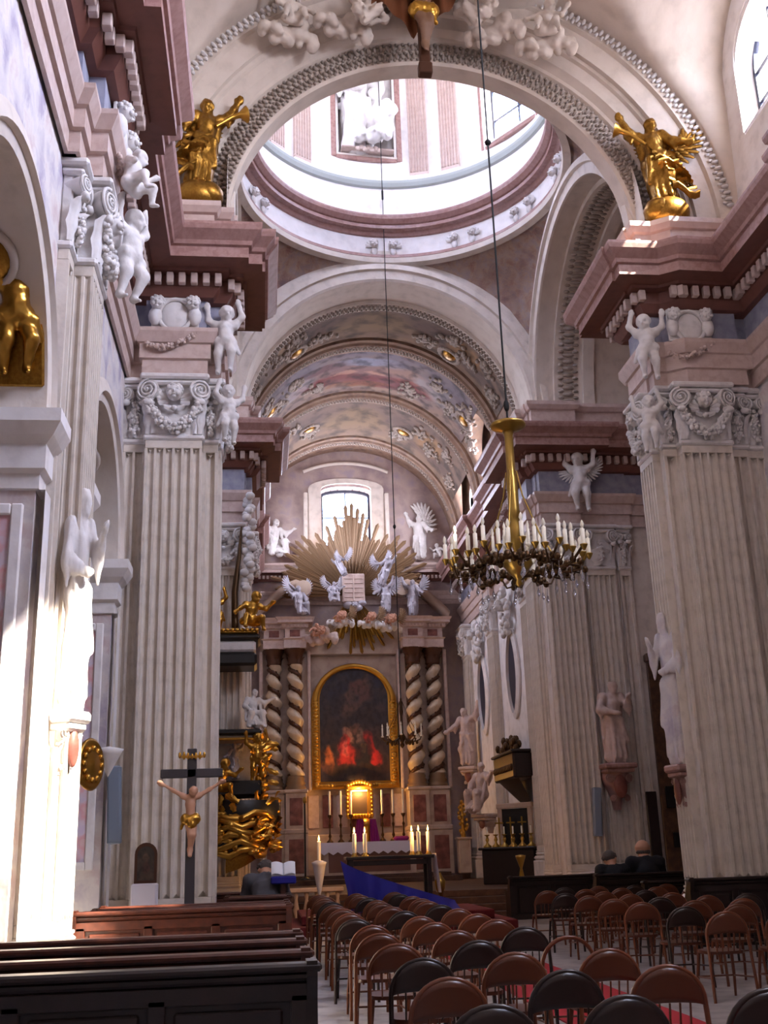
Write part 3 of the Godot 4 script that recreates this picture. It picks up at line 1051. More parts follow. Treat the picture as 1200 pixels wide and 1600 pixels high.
func build_vaults() -> void:
	var ce := struct("ceiling")
	var cells := []
	for w in wins:
		if w[0] == "nave" and w[1].x > 0:
			cells.append([w[1].z, 1.75 if w[3] < 3.0 else 2.2, 15.55 if w[3] < 3.0 else 16.8])
	put("nave_vault", vault(5.7, SPRING, 6.5, -17.85, cells), M.vaultcream, ce)
	cells = [[-36.0, 1.15, 13.9], [-32.1, 1.15, 13.9]]
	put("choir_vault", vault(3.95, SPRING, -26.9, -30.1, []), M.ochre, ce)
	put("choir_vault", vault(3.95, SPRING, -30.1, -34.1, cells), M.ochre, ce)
	var fm := painted("vault_painting", 384, 200, [Color(.44, .40, .43), Color(.54, .44, .38), Color(.38, .27, .26)], [
		[.5, .45, .32, .3, 0, Color(.50, .36, .34), .7], [.36, .62, .2, .14, .3, Color(.42, .18, .17), .85], [.60, .70, .2, .16, -.2, Color(.40, .15, .17), .9], [.48, .78, .14, .1, 0, Color(.50, .30, .18), .8], [.72, .60, .12, .1, .4, Color(.55, .30, .26), .7], [.30, .28, .14, .1, .2, Color(.36, .24, .25), .8], [.52, .24, .16, .12, 0, Color(.50, .52, .60), .8], [.66, .36, .1, .12, 0, Color(.58, .46, .40), .7],
		[.18, .55, .14, .24, .3, Color(.60, .57, .58), .8], [.14, .40, .07, .1, 0, Color(.40, .36, .40), .7], [.84, .5, .13, .26, -.3, Color(.58, .55, .55), .8], [.88, .44, .06, .1, 0, Color(.42, .38, .40), .7], [.44, .5, .06, .05, 0, Color(.68, .50, .42), .7], [.56, .52, .05, .05, 0, Color(.70, .52, .44), .7]], 91, .85)
	put("vault_painting", vault_picture(3.91, .55, PI - .55, -30.62, -33.62), fm, ce)
	fm = painted("vault_painting_front", 320, 120, [Color(.44, .35, .30), Color(.50, .40, .32), Color(.38, .31, .28)], [[.24, .5, .16, .42, .3, Color(.36, .28, .25), .8], [.2, .45, .08, .3, 0, Color(.66, .54, .42), .8], [.76, .5, .16, .42, -.3, Color(.36, .28, .25), .8], [.8, .45, .08, .3, 0, Color(.62, .46, .28), .8], [.5, .5, .14, .4, 0, Color(.48, .38, .26), .7]], 93, .85)
	put("vault_painting", vault_picture(3.92, .35, PI - .35, -27.75, -29.68), fm, ce)
	put("vault_painting", vault_picture(3.92, .35, PI - .35, -34.58, -37.75), fm, ce)
	var lm := MB.new()
	for bay in [[-28.7, .8], [-32.1, 1.2], [-36.1, 1.2]]:
		for sgn in [-1.0, 1.0]:
			for k in 150:
				var grp := k % 5
				var an: float = PI / 2 + sgn * ([.42, .62, .78, .95, 1.1][grp] + rng.randfn(0, .045))
				var rad := Vector3(cos(an), sin(an), 0)
				var zz: float = bay[0] + ([-.5, .45, -.2, .5, -.55][grp] + rng.randfn(0, .16)) * bay[1]
				lm.ball(Vector3(0, SPRING, zz) + rad * 3.9, Vector3(rng.randf_range(.05, .12), rng.randf_range(.04, .10), .07), 6, 4, Basis(Vector3(0, 0, 1), Vector3(-rad.y, rad.x, 0), rad))
	stuff(put("stucco_leafwork", lm, M.ornament, ce))
	put("choir_vault", vault(3.95, SPRING, -34.1, -39.6, cells), M.ochre, ce)
	var m := MB.new()   # roofs keep sun and sky out
	for s in [-1.0, 1.0]:
		m.box(Vector3(s * 3.4, 19.5, -5.8), Vector3(6.9, .3, 25.6))
		m.box(Vector3(s * 7.5, 17.6, CZ), Vector3(5.4, .3, 10.4))
		m.box(Vector3(s * 2.8, 17.6, -33.6), Vector3(5.6, .3, 14.5))
		m.box(Vector3(s * 6.0, 15.0, -26.9), Vector3(4.2, 5.2, .4))
		m.box(Vector3(s * 7.4, 16.0, -17.6), Vector3(3.6, 7.0, .5))
	put("roof", m, M.cream, ce)
	m = MB.new()
	m.box(Vector3(0, 19.1, -17.95), Vector3(13, 1.2, .2))
	var sq := PackedVector2Array([Vector2(-6.0, -4.2), Vector2(6.0, -4.2), Vector2(6.0, 4.2), Vector2(-6.0, 4.2)])
	for k in 24:
		var a0 := TAU * k / 24
		var a1 := TAU * (k + 1) / 24
		var q := []
		for e in [[a0, 4.0], [a1, 4.0], [a1, 9.0], [a0, 9.0]]:
			q.append(Vector3(cos(e[0]) * e[1], 17.6, CZ + sin(e[0]) * e[1]))
		m.face(q.duplicate(), Vector3.DOWN)
	put("crossing_roof", m, M.cream, ce)
	# near and far crossing arches
	m = MB.new()
	m.arch([Vector2(4.2, -.4), Vector2(3.96, -.4), Vector2(3.96, 0), Vector2(4.02, .03), Vector2(4.44, .03), Vector2(4.48, .10), Vector2(4.54, .12), Vector2(4.66, .24), Vector2(4.88, .30), Vector2(4.92, .36), Vector2(4.98, .38), Vector2(5.0, .46), Vector2(5.36, .52), Vector2(5.4, .60), Vector2(5.72, .62)], Vector3(0, SPRING + .1, -17.9), Vector3.RIGHT, Vector3.BACK, -.05, PI + .05, 56)
	put("crossing_arch", m, M.vaultcream, ce)
	m = MB.new()
	ornament(m, Vector3(0, SPRING + .1, -17.86), Vector3.RIGHT, Vector3.BACK, 4.13, .24, 0, PI, 110)
	ornament(m, Vector3(0, SPRING + .1, -17.86), Vector3.RIGHT, Vector3.BACK, 4.34, .24, 0.02, PI - .02, 104)
	put("arch_ornament", m, M.ornament, ce)
	m = MB.new()
	ornament(m, Vector3(0, SPRING, -17.28), Vector3.RIGHT, Vector3.BACK, 5.66, .34, 0.1, PI - .1, 120)
	put("vault_garland", m, M.stucco, ce)
	m = MB.new()
	m.arch([Vector2(4.75, 0), Vector2(4.3, 0), Vector2(4.28, .12), Vector2(4.12, .14), Vector2(4.1, .06), Vector2(3.86, .05), Vector2(3.8, .0), Vector2(3.8, -1.05), Vector2(3.72, -1.08), Vector2(3.72, -1.5), Vector2(3.95, -1.5)], Vector3(0, SPRING, -26.1), Vector3.RIGHT, Vector3.BACK, -.05, PI + .05, 56)
	for s in [-1.0, 1.0]:
		m.arch([Vector2(4.75, 0), Vector2(4.3, 0), Vector2(4.28, .12), Vector2(4.12, .14), Vector2(4.1, .06), Vector2(3.86, .05), Vector2(3.85, 0)], Vector3(s * 3.95, SPRING, CZ), Vector3(0, 0, -1), Vector3(-s, 0, 0), -.05, PI + .05, 56)
	put("crossing_arch", m, M.cream, ce)
	m = MB.new()
	beads(m, Vector3(0, SPRING, -27.4), Vector3.RIGHT, Vector3.BACK, 3.70, .34, 0.02, PI - .02, 90)
	for z in [-30.15, -34.1, -38.2]:
		beads(m, Vector3(0, SPRING, z), Vector3.RIGHT, Vector3.BACK, 3.78, .30, .3, PI - .3, 90)
	put("soffit_ornament", m, M.ornament, ce)
	m = MB.new()
	for z in [-30.15, -34.1, -38.2]:
		m.arch([Vector2(3.96, .42), Vector2(3.86, .40), Vector2(3.84, .26), Vector2(3.78, .2), Vector2(3.78, -.2), Vector2(3.84, -.26), Vector2(3.86, -.40), Vector2(3.96, -.42)], Vector3(0, SPRING, z), Vector3.RIGHT, Vector3.BACK, -.02, PI + .02, 48)
	put("vault_rib", m, M.ochre, ce)
	# pendentives
	for k in 4:
		var mid := PI / 4 + k * PI / 2
		var rows := []
		for i in 15:
			var row := PackedVector3Array()
			for j in 25:
				var a := mid + (j / 24.0 - .5) * PI / 2
				var q := fposmod(a + PI / 4, PI / 2) - PI / 4   # from the nearest axis
				if j == 0:
					q = 0.0
				if j == 24:
					q = 0.0
				var off := absf(q) if j > 0 and j < 24 else 0.0
				var rb := 3.97 / cos(off)
				var sl := 3.97 * tan(off)
				var yb := SPRING + sqrt(maxf(4.28 * 4.28 - sl * sl, 0.0))
				var t := i / 14.0
				var r := lerpf(rb, 3.95, t)
				var y := yb + (16.92 - yb) * sqrt(1.0 - pow(1.0 - t, 2.0)) if t > 0 else yb
				y = lerpf(y, lerpf(yb, 16.92, t), .3)
				row.append(Vector3(cos(a) * r, y, CZ + sin(a) * r))
			rows.append(row)
		m = MB.new()
		m.grid(rows)
		put("pendentive", m, M.fresco, ce)
	build_drum()

func build_drum() -> void:
	var o := struct("wall_drum")
	var t := Transform3D(Basis.IDENTITY, Vector3(0, 0, CZ))
	for e in [["ring_moulding", [Vector2(4.0, 16.8), Vector2(3.82, 16.84), Vector2(3.80, 16.98), Vector2(3.9, 17.0)], M.cream], ["ring_band", [Vector2(3.9, 17.0), Vector2(3.84, 17.02), Vector2(3.84, 17.1), Vector2(3.92, 17.12)], M.pink], ["frieze", [Vector2(3.92, 17.12), Vector2(3.92, 17.66)], M.white],
			["cornice", [Vector2(3.92, 17.66), Vector2(3.86, 17.68), Vector2(3.80, 17.78), Vector2(3.66, 17.80), Vector2(3.66, 17.9), Vector2(3.62, 17.92), Vector2(3.52, 18.02), Vector2(3.50, 18.1), Vector2(3.5, 18.14)], M.pink], ["blocking_course", [Vector2(3.5, 18.14), Vector2(3.98, 18.2), Vector2(3.98, 19.25)], M.white],
			["ledge", [Vector2(3.98, 19.25), Vector2(3.9, 19.28), Vector2(3.86, 19.38), Vector2(3.86, 19.46), Vector2(4.22, 19.5)], M.ledge]]:
		var m := MB.new()
		m.lathe(e[1], 96, t, 0, TAU, false, false)
		put(e[0], m, e[2], o)
	# the wall, inner and outer face, with openings for the windows and the statue's niche
	var hole := []
	for a in DRUM_WINDOWS:
		hole.append([a, 13.0, 20.2, 23.3])
	hole.append([-5.0, 12.0, 20.45, 24.0])
	var ys := [19.5, 20.2, 20.45, 21.3, 22.3, 23.3, 24.0, 24.6]
	for rr in [4.22, 4.8]:
		var m := MB.new()
		for i in 180:
			for j in ys.size() - 1:
				var open := false
				for h in hole:
					if rr > 4.5 and h[3] == 24.0:
						continue
					var mid := (i + .5) * 2.0
					var dd := absf(fposmod(mid - h[0] + 180.0, 360.0) - 180.0)
					open = open or (dd < h[1] and ys[j] >= h[2] - .01 and ys[j + 1] <= h[3] + .01)
				if open:
					continue
				var q := []
				for e in [[i, j], [i + 1, j], [i + 1, j + 1], [i, j + 1]]:
					var a := deg_to_rad(e[0] * 2.0)
					q.append(Vector3(sin(a) * rr, ys[e[1]], CZ - cos(a) * rr))
				m.face(q, Vector3(-sin(deg_to_rad(i * 2.0 + 1)), 0, cos(deg_to_rad(i * 2.0 + 1))) * (1.0 if rr < 4.5 else -1.0))
		put("wall_face" if rr < 4.5 else "outer_face", m, M.white, o)
	for h in hole:
		var a := deg_to_rad(h[0])
		var d := Vector3(sin(a), 0, -cos(a))
		var tn := Vector3(cos(a), 0, sin(a))
		var w: float = 4.22 * sin(deg_to_rad(h[1]))
		var m := MB.new()   # reveals
		for s in [-1, 1]:
			m.box(Vector3(0, (h[2] + h[3]) / 2, CZ) + d * 4.48 + tn * s * (w + .05), Vector3(.06, h[3] - h[2], .75), 0, Basis(tn, Vector3.UP, -d))
		for y in [h[2] - .03, h[3] + .03]:
			m.box(Vector3(0, y, CZ) + d * 4.48, Vector3(2 * w + .1, .06, .75), 0, Basis(tn, Vector3.UP, -d))
		if h[3] == 24.0:
			m.box(Vector3(0, 22.2, CZ) + d * 4.82, Vector3(2 * w + .1, 3.6, .06), 0, Basis(tn, Vector3.UP, -d))
		put("reveal", m, M.white if h[3] != 24.0 else M.cream, o)
		m = MB.new()   # pink surround
		for s in [-1, 1]:
			m.box(Vector3(0, (h[2] + h[3]) / 2, CZ) + d * 4.16 + tn * s * (w + .08), Vector3(.17, h[3] - h[2] + .3, .14), .02, Basis(tn, Vector3.UP, -d))
		m.box(Vector3(0, h[2] - .09, CZ) + d * 4.2, Vector3(2 * w + .34, .17, .16), .02, Basis(tn, Vector3.UP, -d))
		m.box(Vector3(0, h[3] + .09, CZ) + d * 4.2, Vector3(2 * w + .34, .17, .16), .02, Basis(tn, Vector3.UP, -d))
		put("surround", m, M.pink, o)
	# fluted pilasters in pairs
	for b in [-5.0, 55.0, 115.0, 175.0, 235.0, 295.0]:
		for e in [20.5, 33.0]:
			for s in [-1.0, 1.0]:
				if s < 0 and e > 30:
					continue
				if s < 0:
					continue
				var a := deg_to_rad(b + e)
				var d := Vector3(sin(a), 0, -cos(a))
				var p := part_node("pilaster", o, Transform3D(Basis(Vector3(cos(a), 0, sin(a)), Vector3.UP, -d), Vector3(0, 0, CZ) + d * 4.22))
				put("shaft", flute_shaft(.54, .1, 19.75, 24.5, 6), M.pinklight, p)
				var bs := MB.new()
				bs.box(Vector3(0, 19.63, .05), Vector3(.66, .25, .2), .03)
				put("base", bs, M.white, p)
	var dm := MB.new()
	var prof := [Vector2(4.22, 24.55), Vector2(4.0, 24.6), Vector2(3.95, 24.8), Vector2(4.2, 24.85)]
	for k in 13:
		var a := PI / 2 * k / 12
		prof.append(Vector2(4.2 * cos(a), 24.85 + 4.2 * sin(a)))
	dm.lathe(prof, 64, t, 0, TAU, true, false)
	put("dome", dm, M.white, o)

func build_windows() -> void:
	for w in wins:
		var c := 2 if w[0] != "nave" else 3
		window(w[1], w[2], w[3], w[4], w[5], c, 3, .42)
	for a in DRUM_WINDOWS:
		var d := Vector3(sin(deg_to_rad(a)), 0, -cos(deg_to_rad(a)))
		window(Vector3(0, 21.75, CZ) + d * 4.62, atan2(d.x, d.z), 2.0, 3.1, .1, 2, 3, .05)

# ---------------------------------------------------------------- figures: tapered capsules joined by a smooth minimum, meshed as surface nets
class Fig:
	var bones := []
	var k := 0.03
	func b(a: Vector3, c: Vector3, ra: float, rc: float) -> void:
		bones.append([a, c, ra, rc])
	func ball(a: Vector3, r: float) -> void:
		bones.append([a, a + Vector3(0, .0005, 0), r, r])
	func build(cell: float, amp := 0.0, freq := 8.0, seed_ := 1, stretch := 1.0) -> ArrayMesh:
		var lo := Vector3.INF
		var hi := -Vector3.INF
		for q in bones:
			var r: float = maxf(q[2], q[3]) + cell * 2.0
			for p in [q[0], q[1]]:
				lo = lo.min(p - Vector3.ONE * r)
				hi = hi.max(p + Vector3.ONE * r)
		var nx := int((hi.x - lo.x) / cell) + 2
		var ny := int((hi.y - lo.y) / cell) + 2
		var nz := int((hi.z - lo.z) / cell) + 2
		var f := PackedFloat32Array()
		f.resize(nx * ny * nz)
		f.fill(1.0)
		var nxy := nx * ny
		for q in bones:
			var a: Vector3 = q[0]
			var ba: Vector3 = q[1] - a
			var ra: float = q[2]
			var dr: float = q[3] - ra
			var l2 := maxf(ba.length_squared(), 1e-9)
			var r: float = maxf(q[2], q[3]) + k + cell
			var blo := ((a.min(q[1]) - Vector3.ONE * r - lo) / cell).floor()
			var bhi := ((a.max(q[1]) + Vector3.ONE * r - lo) / cell).ceil()
			for z in range(maxi(0, int(blo.z)), mini(nz, int(bhi.z) + 1)):
				var pz := lo.z + z * cell - a.z
				for y in range(maxi(0, int(blo.y)), mini(ny, int(bhi.y) + 1)):
					var py := lo.y + y * cell - a.y
					var at := z * nxy + y * nx
					for x in range(maxi(0, int(blo.x)), mini(nx, int(bhi.x) + 1)):
						var px := lo.x + x * cell - a.x
						var t := clampf((px * ba.x + py * ba.y + pz * ba.z) / l2, 0.0, 1.0)
						var dx := px - ba.x * t
						var dy := py - ba.y * t
						var dz := pz - ba.z * t
						var d := sqrt(dx * dx + dy * dy + dz * dz) - ra - dr * t
						var o := f[at + x]
						var h := k - absf(d - o)
						f[at + x] = (d if d < o else o) - (h * h / k * 0.25 if h > 0.0 else 0.0)
		var noise := FastNoiseLite.new()
		noise.seed = seed_
		noise.frequency = freq
		var st := SurfaceTool.new()
		st.begin(Mesh.PRIMITIVE_TRIANGLES)
		st.set_smooth_group(0)
		var id := PackedInt32Array()
		id.resize(nx * ny * nz)
		id.fill(-1)
		var n := 0
		var offs := [0, 1, nx, nx + 1, nxy, nxy + 1, nxy + nx, nxy + nx + 1]
		var edges := [[0, 1], [2, 3], [4, 5], [6, 7], [0, 2], [1, 3], [4, 6], [5, 7], [0, 4], [1, 5], [2, 6], [3, 7]]
		for z in nz - 1:
			for y in ny - 1:
				var at := z * nxy + y * nx
				for x in nx - 1:
					var c := at + x
					var s := f[c] < 0.0
					if (f[c + 1] < 0.0) == s and (f[c + nx] < 0.0) == s and (f[c + nx + 1] < 0.0) == s and (f[c + nxy] < 0.0) == s and (f[c + nxy + 1] < 0.0) == s and (f[c + nxy + nx] < 0.0) == s and (f[c + nxy + nx + 1] < 0.0) == s:
						continue
					var p := Vector3.ZERO
					var m := 0
					for e in edges:
						var v0 := f[c + offs[e[0]]]
						var v1 := f[c + offs[e[1]]]
						if (v0 < 0.0) != (v1 < 0.0):
							var t := v0 / (v0 - v1)
							var a := Vector3(e[0] & 1, (e[0] >> 1) & 1, e[0] >> 2)
							var g := Vector3(e[1] & 1, (e[1] >> 1) & 1, e[1] >> 2)
							p += a.lerp(g, t)
							m += 1
					p = p / m
					var w := lo + (Vector3(x, y, z) + p) * cell
					if amp > 0.0:
						var g := Vector3(f[c + 1] - f[c], f[c + nx] - f[c], f[c + nxy] - f[c])
						if g.length_squared() > 1e-12:
							w += g.normalized() * amp * noise.get_noise_3d(w.x, w.y / stretch, w.z)
					st.add_vertex(w)
					id[c] = n
					n += 1
		for z in range(1, nz - 1):
			for y in range(1, ny - 1):
				for x in range(1, nx - 1):
					var c := z * nxy + y * nx + x
					var s := f[c] < 0.0
					for e in 3:
						var step: int = [1, nx, nxy][e]
						if (f[c + step] < 0.0) == s:
							continue
						var u: int = [nx, nxy, 1][e]
						var v: int = [nxy, 1, nx][e]
						var q := [id[c], id[c - u], id[c - u - v], id[c - v]]
						if s:
							q.reverse()
						for i in [0, 1, 2, 0, 2, 3]:
							st.add_index(q[i])
		st.generate_normals()
		return st.commit()

func pose(over: Dictionary) -> Dictionary:
	# joints of a standing figure one unit tall, facing +Z
	var j := {"pelvis": Vector3(0, .53, 0), "chest": Vector3(0, .71, .005), "neck": Vector3(0, .835, 0), "head": Vector3(0, .925, .012),
		"ls": Vector3(.115, .80, 0), "le": Vector3(.16, .64, 0), "lw": Vector3(.17, .50, .03), "rs": Vector3(-.115, .80, 0), "re": Vector3(-.16, .64, 0), "rw": Vector3(-.17, .50, .03),
		"lh": Vector3(.058, .50, 0), "lk": Vector3(.062, .28, .012), "lf": Vector3(.064, .045, 0), "rh": Vector3(-.058, .50, 0), "rk": Vector3(-.062, .28, .012), "rf": Vector3(-.064, .045, 0)}
	j.merge(over, true)
	return j

func body(j: Dictionary, s: float, fat := 1.0, hd := 1.0) -> Fig:
	var f := Fig.new()
	f.k = .035 * s
	var q := func(a, c, ra, rc): f.b(j[a] * s, j[c] * s, ra * s * fat, rc * s * fat)
	q.call("pelvis", "chest", .083, .088)
	q.call("chest", "neck", .085, .045)
	f.b(j.neck * s, j.head * s, .036 * s * fat, .036 * s * fat)
	var up: Vector3 = (j.head - j.neck).normalized()
	var fw := Vector3(0, 0, 1)
	if j.has("look"):
		fw = j.look
	fw = (fw - up * fw.dot(up)).normalized()
	var sd := up.cross(fw)
	var r := .062 * s * hd
	var h: Vector3 = j.head * s
	f.b(h + up * r * .25, h - up * r * .35 + fw * r * .2, r, r * .78)
	f.b(h + fw * r * .9 + up * r * .1, h + fw * r * 1.22 - up * r * .25, r * .12, r * .2)   # nose
	f.b(h + fw * r * .75 - up * r * .75, h + fw * r * .9 - up * r * .75, r * .25, r * .22)   # chin
	f.b(h + fw * r * .9 + sd * r * .4 + up * r * .28, h + fw * r * .9 - sd * r * .4 + up * r * .28, r * .15, r * .15)   # brow
	f.b(h + fw * r * .95 + sd * r * .2 - up * r * .48, h + fw * r * .95 - sd * r * .2 - up * r * .48, r * .12, r * .12)   # mouth
	for e in [-1.0, 1.0]:
		f.b(h + sd * e * r * .95 + up * r * .1, h + sd * e * r * .95 - up * r * .3, r * .17, r * .12)
	for e in ["l", "r"]:
		f.b(j.chest.lerp(j.neck, .55) * s, j[e + "s"] * s, .055 * s * fat, .05 * s * fat)
		q.call(e + "s", e + "e", .046, .035)
		q.call(e + "e", e + "w", .035, .024)
		var d: Vector3 = (j[e + "w"] - j[e + "e"]).normalized()
		if j.has(e + "hand"):
			d = j[e + "hand"]
		var w: Vector3 = j[e + "w"] * s
		f.b(w, w + d * .045 * s, .022 * s * fat, .024 * s * fat)   # palm and five fingers
		var side := d.cross(fw if absf(d.dot(fw)) < .8 else up).normalized()
		var nrm := side.cross(d)
		for i in 4:
			var o := side * (i - 1.5) * .0125 * s
			var l: float = [.034, .042, .04, .03][i] * s
			var c := w + d * .06 * s + o * 1.2
			f.b(w + d * .05 * s + o, c, .0085 * s, .008 * s)
			f.b(c, c + (d + nrm * .45).normalized() * l, .008 * s, .006 * s)
		f.b(w + d * .02 * s - side * .02 * s, w + d * .05 * s - side * .042 * s, .010 * s, .007 * s)
		q.call("pelvis", e + "h", .075, .072)
		q.call(e + "h", e + "k", .07, .047)
		q.call(e + "k", e + "f", .047, .026)
		var ft: Vector3 = j[e + "f"] * s
		var toe: Vector3 = j.get(e + "toe", Vector3(0, -.3, 1)).normalized()
		f.b(ft, ft + toe * .09 * s, .028 * s, .02 * s)
	return f

func robe(f: Fig, j: Dictionary, s: float, wide := .11) -> void:
	# mantle and skirt over the body
	f.k = .03 * s
	f.b(j.chest * s, j.pelvis * s, .085 * s, .085 * s)
	for e in ["l", "r"]:
		f.b(j.pelvis * s, j[e + "k"] * s, .078 * s, .058 * s)
		f.b(j[e + "k"] * s, j[e + "f"] * s + Vector3(0, .02 * s, 0), .058 * s, wide * .55 * s)
		f.b(j[e + "s"] * s, j[e + "e"] * s, .048 * s, .048 * s)
		f.b(j[e + "e"] * s, j[e + "e"].lerp(j[e + "w"], .6) * s, .046 * s, .042 * s)
		f.b(j[e + "e"] * s, j[e + "e"] * s + Vector3(0, -.11 * s, .01 * s), .04 * s, .014 * s)
	var base: Vector3 = (j.lf + j.rf) * .5 * s + Vector3(0, .02 * s, 0)
	f.b(j.pelvis * s, base, .075 * s, wide * .75 * s)
	for i in 11:   # folds
		var a := TAU * i / 11 + .3
		var o := Vector3(cos(a) * 1.1, 0, sin(a))
		f.b(j.pelvis * s + o * .07 * s, base + o * wide * (.85 + .2 * (i % 2)) * s, .014 * s, .021 * s)
	f.b(j.ls * s + Vector3(0, .02, .03) * s, j.pelvis * s + Vector3(-.085, .03, .06) * s, .028 * s, .03 * s)
	f.b(j.pelvis * s + Vector3(-.09, .03, .05) * s, j.pelvis * s + Vector3(.07, -.02, .085) * s, .03 * s, .03 * s)
	f.b(j.pelvis * s + Vector3(.07, -.02, .085) * s, j.lk * s + Vector3(.06, -.02, .05) * s, .03 * s, .022 * s)
	f.b(j.pelvis * s + Vector3(-.06, 0, .08) * s, j.rk * s + Vector3(.03, .06, .06) * s, .026 * s, .02 * s)
	f.b(j.ls * s + Vector3(.01, .02, -.03) * s, j.lf * s + Vector3(.03, .12, -.07) * s, .03 * s, .035 * s)
	f.b(j.rs * s + Vector3(-.01, .02, -.03) * s, j.rf * s + Vector3(-.03, .12, -.07) * s, .03 * s, .035 * s)

func feather(m: MB, a: Vector3, d: Vector3, nrm: Vector3, l: float, w: float) -> void:
	var sd := d.cross(nrm).normalized()
	m.ball(a + d * l * .5, Vector3(w, l * .55, w * .22), 6, 5, Basis(sd, d, nrm))

func wing(root: Vector3, out: Vector3, up: Vector3, size: float) -> MB:
	var m := MB.new()
	var nrm := out.cross(up).normalized()
	for row in 3:
		var n: int = [11, 9, 7][row]
		for i in n:
			var t := float(i) / (n - 1)
			var a := lerpf(1.45, -1.0, t)
			var d := (out * cos(a) + up * sin(a)).normalized()
			var base := root + (out * (.12 + .42 * sin((1.0 - t) * PI * .5)) + up * (.38 * (1.0 - t) - .05)) * size * (1.0 - row * .12)
			feather(m, base + nrm * row * .02 * size, d, nrm, size * [.62, .42, .26][row] * (1.0 - .35 * absf(t - .35)), size * .06)
	m.tube([root, root + (out * .3 + up * .25) * size, root + (out * .5 + up * .36) * size], [.06 * size, .07 * size, .03 * size], 7)
	return m

func hair_cap(head: Vector3, r: float, fw: Vector3, up: Vector3, curls := true) -> MB:
	var m := MB.new()
	var sd := up.cross(fw).normalized()
	var b := Basis(sd, up, fw)
	m.ball(head + up * r * .32 - fw * r * .18, Vector3(r * 1.06, r * .98, r * 1.02), 12, 8, b)
	if curls:
		for i in 14:
			var a := PI * (i / 13.0) + PI
			m.ball(head + b * Vector3(cos(a) * r * .98, r * (.1 + .25 * (i % 2)), sin(a) * r * .9), Vector3.ONE * r * .3, 6, 4)
	return m

func crumple(m: MB, rows: int, cols: int, at: Callable) -> void:
	var g := []
	for i in rows + 1:
		var r := PackedVector3Array()
		for j in cols + 1:
			r.append(at.call(float(i) / rows, float(j) / cols))
		g.append(r)
	m.grid(g)

# ---- stock figures, built once each (height about 1)
var stock := {}
func stock_figures() -> void:
	# standing saint in a long robe, one hand raised
	var j := pose({"le": Vector3(.19, .67, .06), "lw": Vector3(.15, .76, .17), "re": Vector3(-.18, .64, .05), "rw": Vector3(-.06, .60, .14), "head": Vector3(.02, .922, .015), "look": Vector3(.4, 0, 1), "lk": Vector3(.07, .28, .05)})
	var f := body(j, 1.0)
	robe(f, j, 1.0, .12)
	stock["saint"] = f.build(.0135, .012, 14.0, 3, 3.0)
	j = pose({"le": Vector3(.2, .86, .03), "lw": Vector3(.25, 1.0, .06), "re": Vector3(-.2, .68, .03), "rw": Vector3(-.3, .62, .08), "head": Vector3(-.02, .92, .02), "look": Vector3(-.5, .2, 1), "rk": Vector3(-.08, .29, .07)})
	f = body(j, 1.0)
	robe(f, j, 1.0, .11)
	stock["angel"] = f.build(.0135, .012, 14.0, 5, 2.0)
	# plump child: arms thrown up
	j = pose({"head": Vector3(.02, .93, .03), "neck": Vector3(0, .80, 0), "ls": Vector3(.13, .76, 0), "rs": Vector3(-.13, .76, 0), "le": Vector3(.24, .88, .02), "lw": Vector3(.20, 1.04, .04), "re": Vector3(-.24, .84, .02), "rw": Vector3(-.25, .99, .05), "lk": Vector3(.10, .30, .12), "lf": Vector3(.08, .06, .02), "rk": Vector3(-.09, .29, .05), "rf": Vector3(-.10, .04, -.02), "look": Vector3(.3, -.2, 1)})
	f = body(j, 1.0, 1.3, 1.7)
	f.b(Vector3(0, .52, .06), Vector3(0, .6, .07), .09, .08)
	f.b(Vector3(-.12, .5, .05), Vector3(.12, .46, .07), .05, .05)
	f.b(Vector3(.12, .46, .07), Vector3(.2, .3, .02), .05, .03)
	stock["putto"] = f.build(.016, .008, 10.0, 7)
	# child seated or tumbling sideways
	j = pose({"pelvis": Vector3(0, .25, 0), "chest": Vector3(.03, .44, .03), "neck": Vector3(.05, .55, .04), "head": Vector3(.09, .66, .07), "ls": Vector3(.16, .50, .03), "rs": Vector3(-.08, .52, .03), "le": Vector3(.28, .44, .1), "lw": Vector3(.36, .52, .16), "re": Vector3(-.2, .44, .08), "rw": Vector3(-.3, .36, .16), "lh": Vector3(.07, .22, .03), "rh": Vector3(-.07, .22, .03), "lk": Vector3(.16, .24, .24), "lf": Vector3(.2, .03, .22), "rk": Vector3(-.13, .26, .24), "rf": Vector3(-.17, .06, .3), "look": Vector3(.5, -.1, 1)})
	f = body(j, 1.0, 1.25, 1.6)
	f.b(Vector3(-.14, .2, .02), Vector3(.14, .18, .04), .07, .07)
	stock["putto_seated"] = f.build(.016, .008, 10.0, 9)
	# robed figure seated, arm out
	j = pose({"pelvis": Vector3(0, .32, 0), "chest": Vector3(0, .52, .02), "neck": Vector3(0, .66, .02), "head": Vector3(.03, .76, .04), "ls": Vector3(.12, .62, .02), "rs": Vector3(-.12, .62, .02), "le": Vector3(.24, .55, .06), "lw": Vector3(.36, .62, .1), "re": Vector3(-.2, .48, .08), "rw": Vector3(-.12, .38, .2), "lh": Vector3(.07, .3, .04), "rh": Vector3(-.07, .3, .04), "lk": Vector3(.12, .34, .24), "lf": Vector3(.14, .06, .26), "rk": Vector3(-.12, .33, .24), "rf": Vector3(-.16, .06, .2), "look": Vector3(.5, 0, 1)})
	f = body(j, 1.0)
	robe(f, j, 1.0, .11)
	make_cloud()
	stock["seated"] = f.build(.0145, .012, 14.0, 11, 2.0)

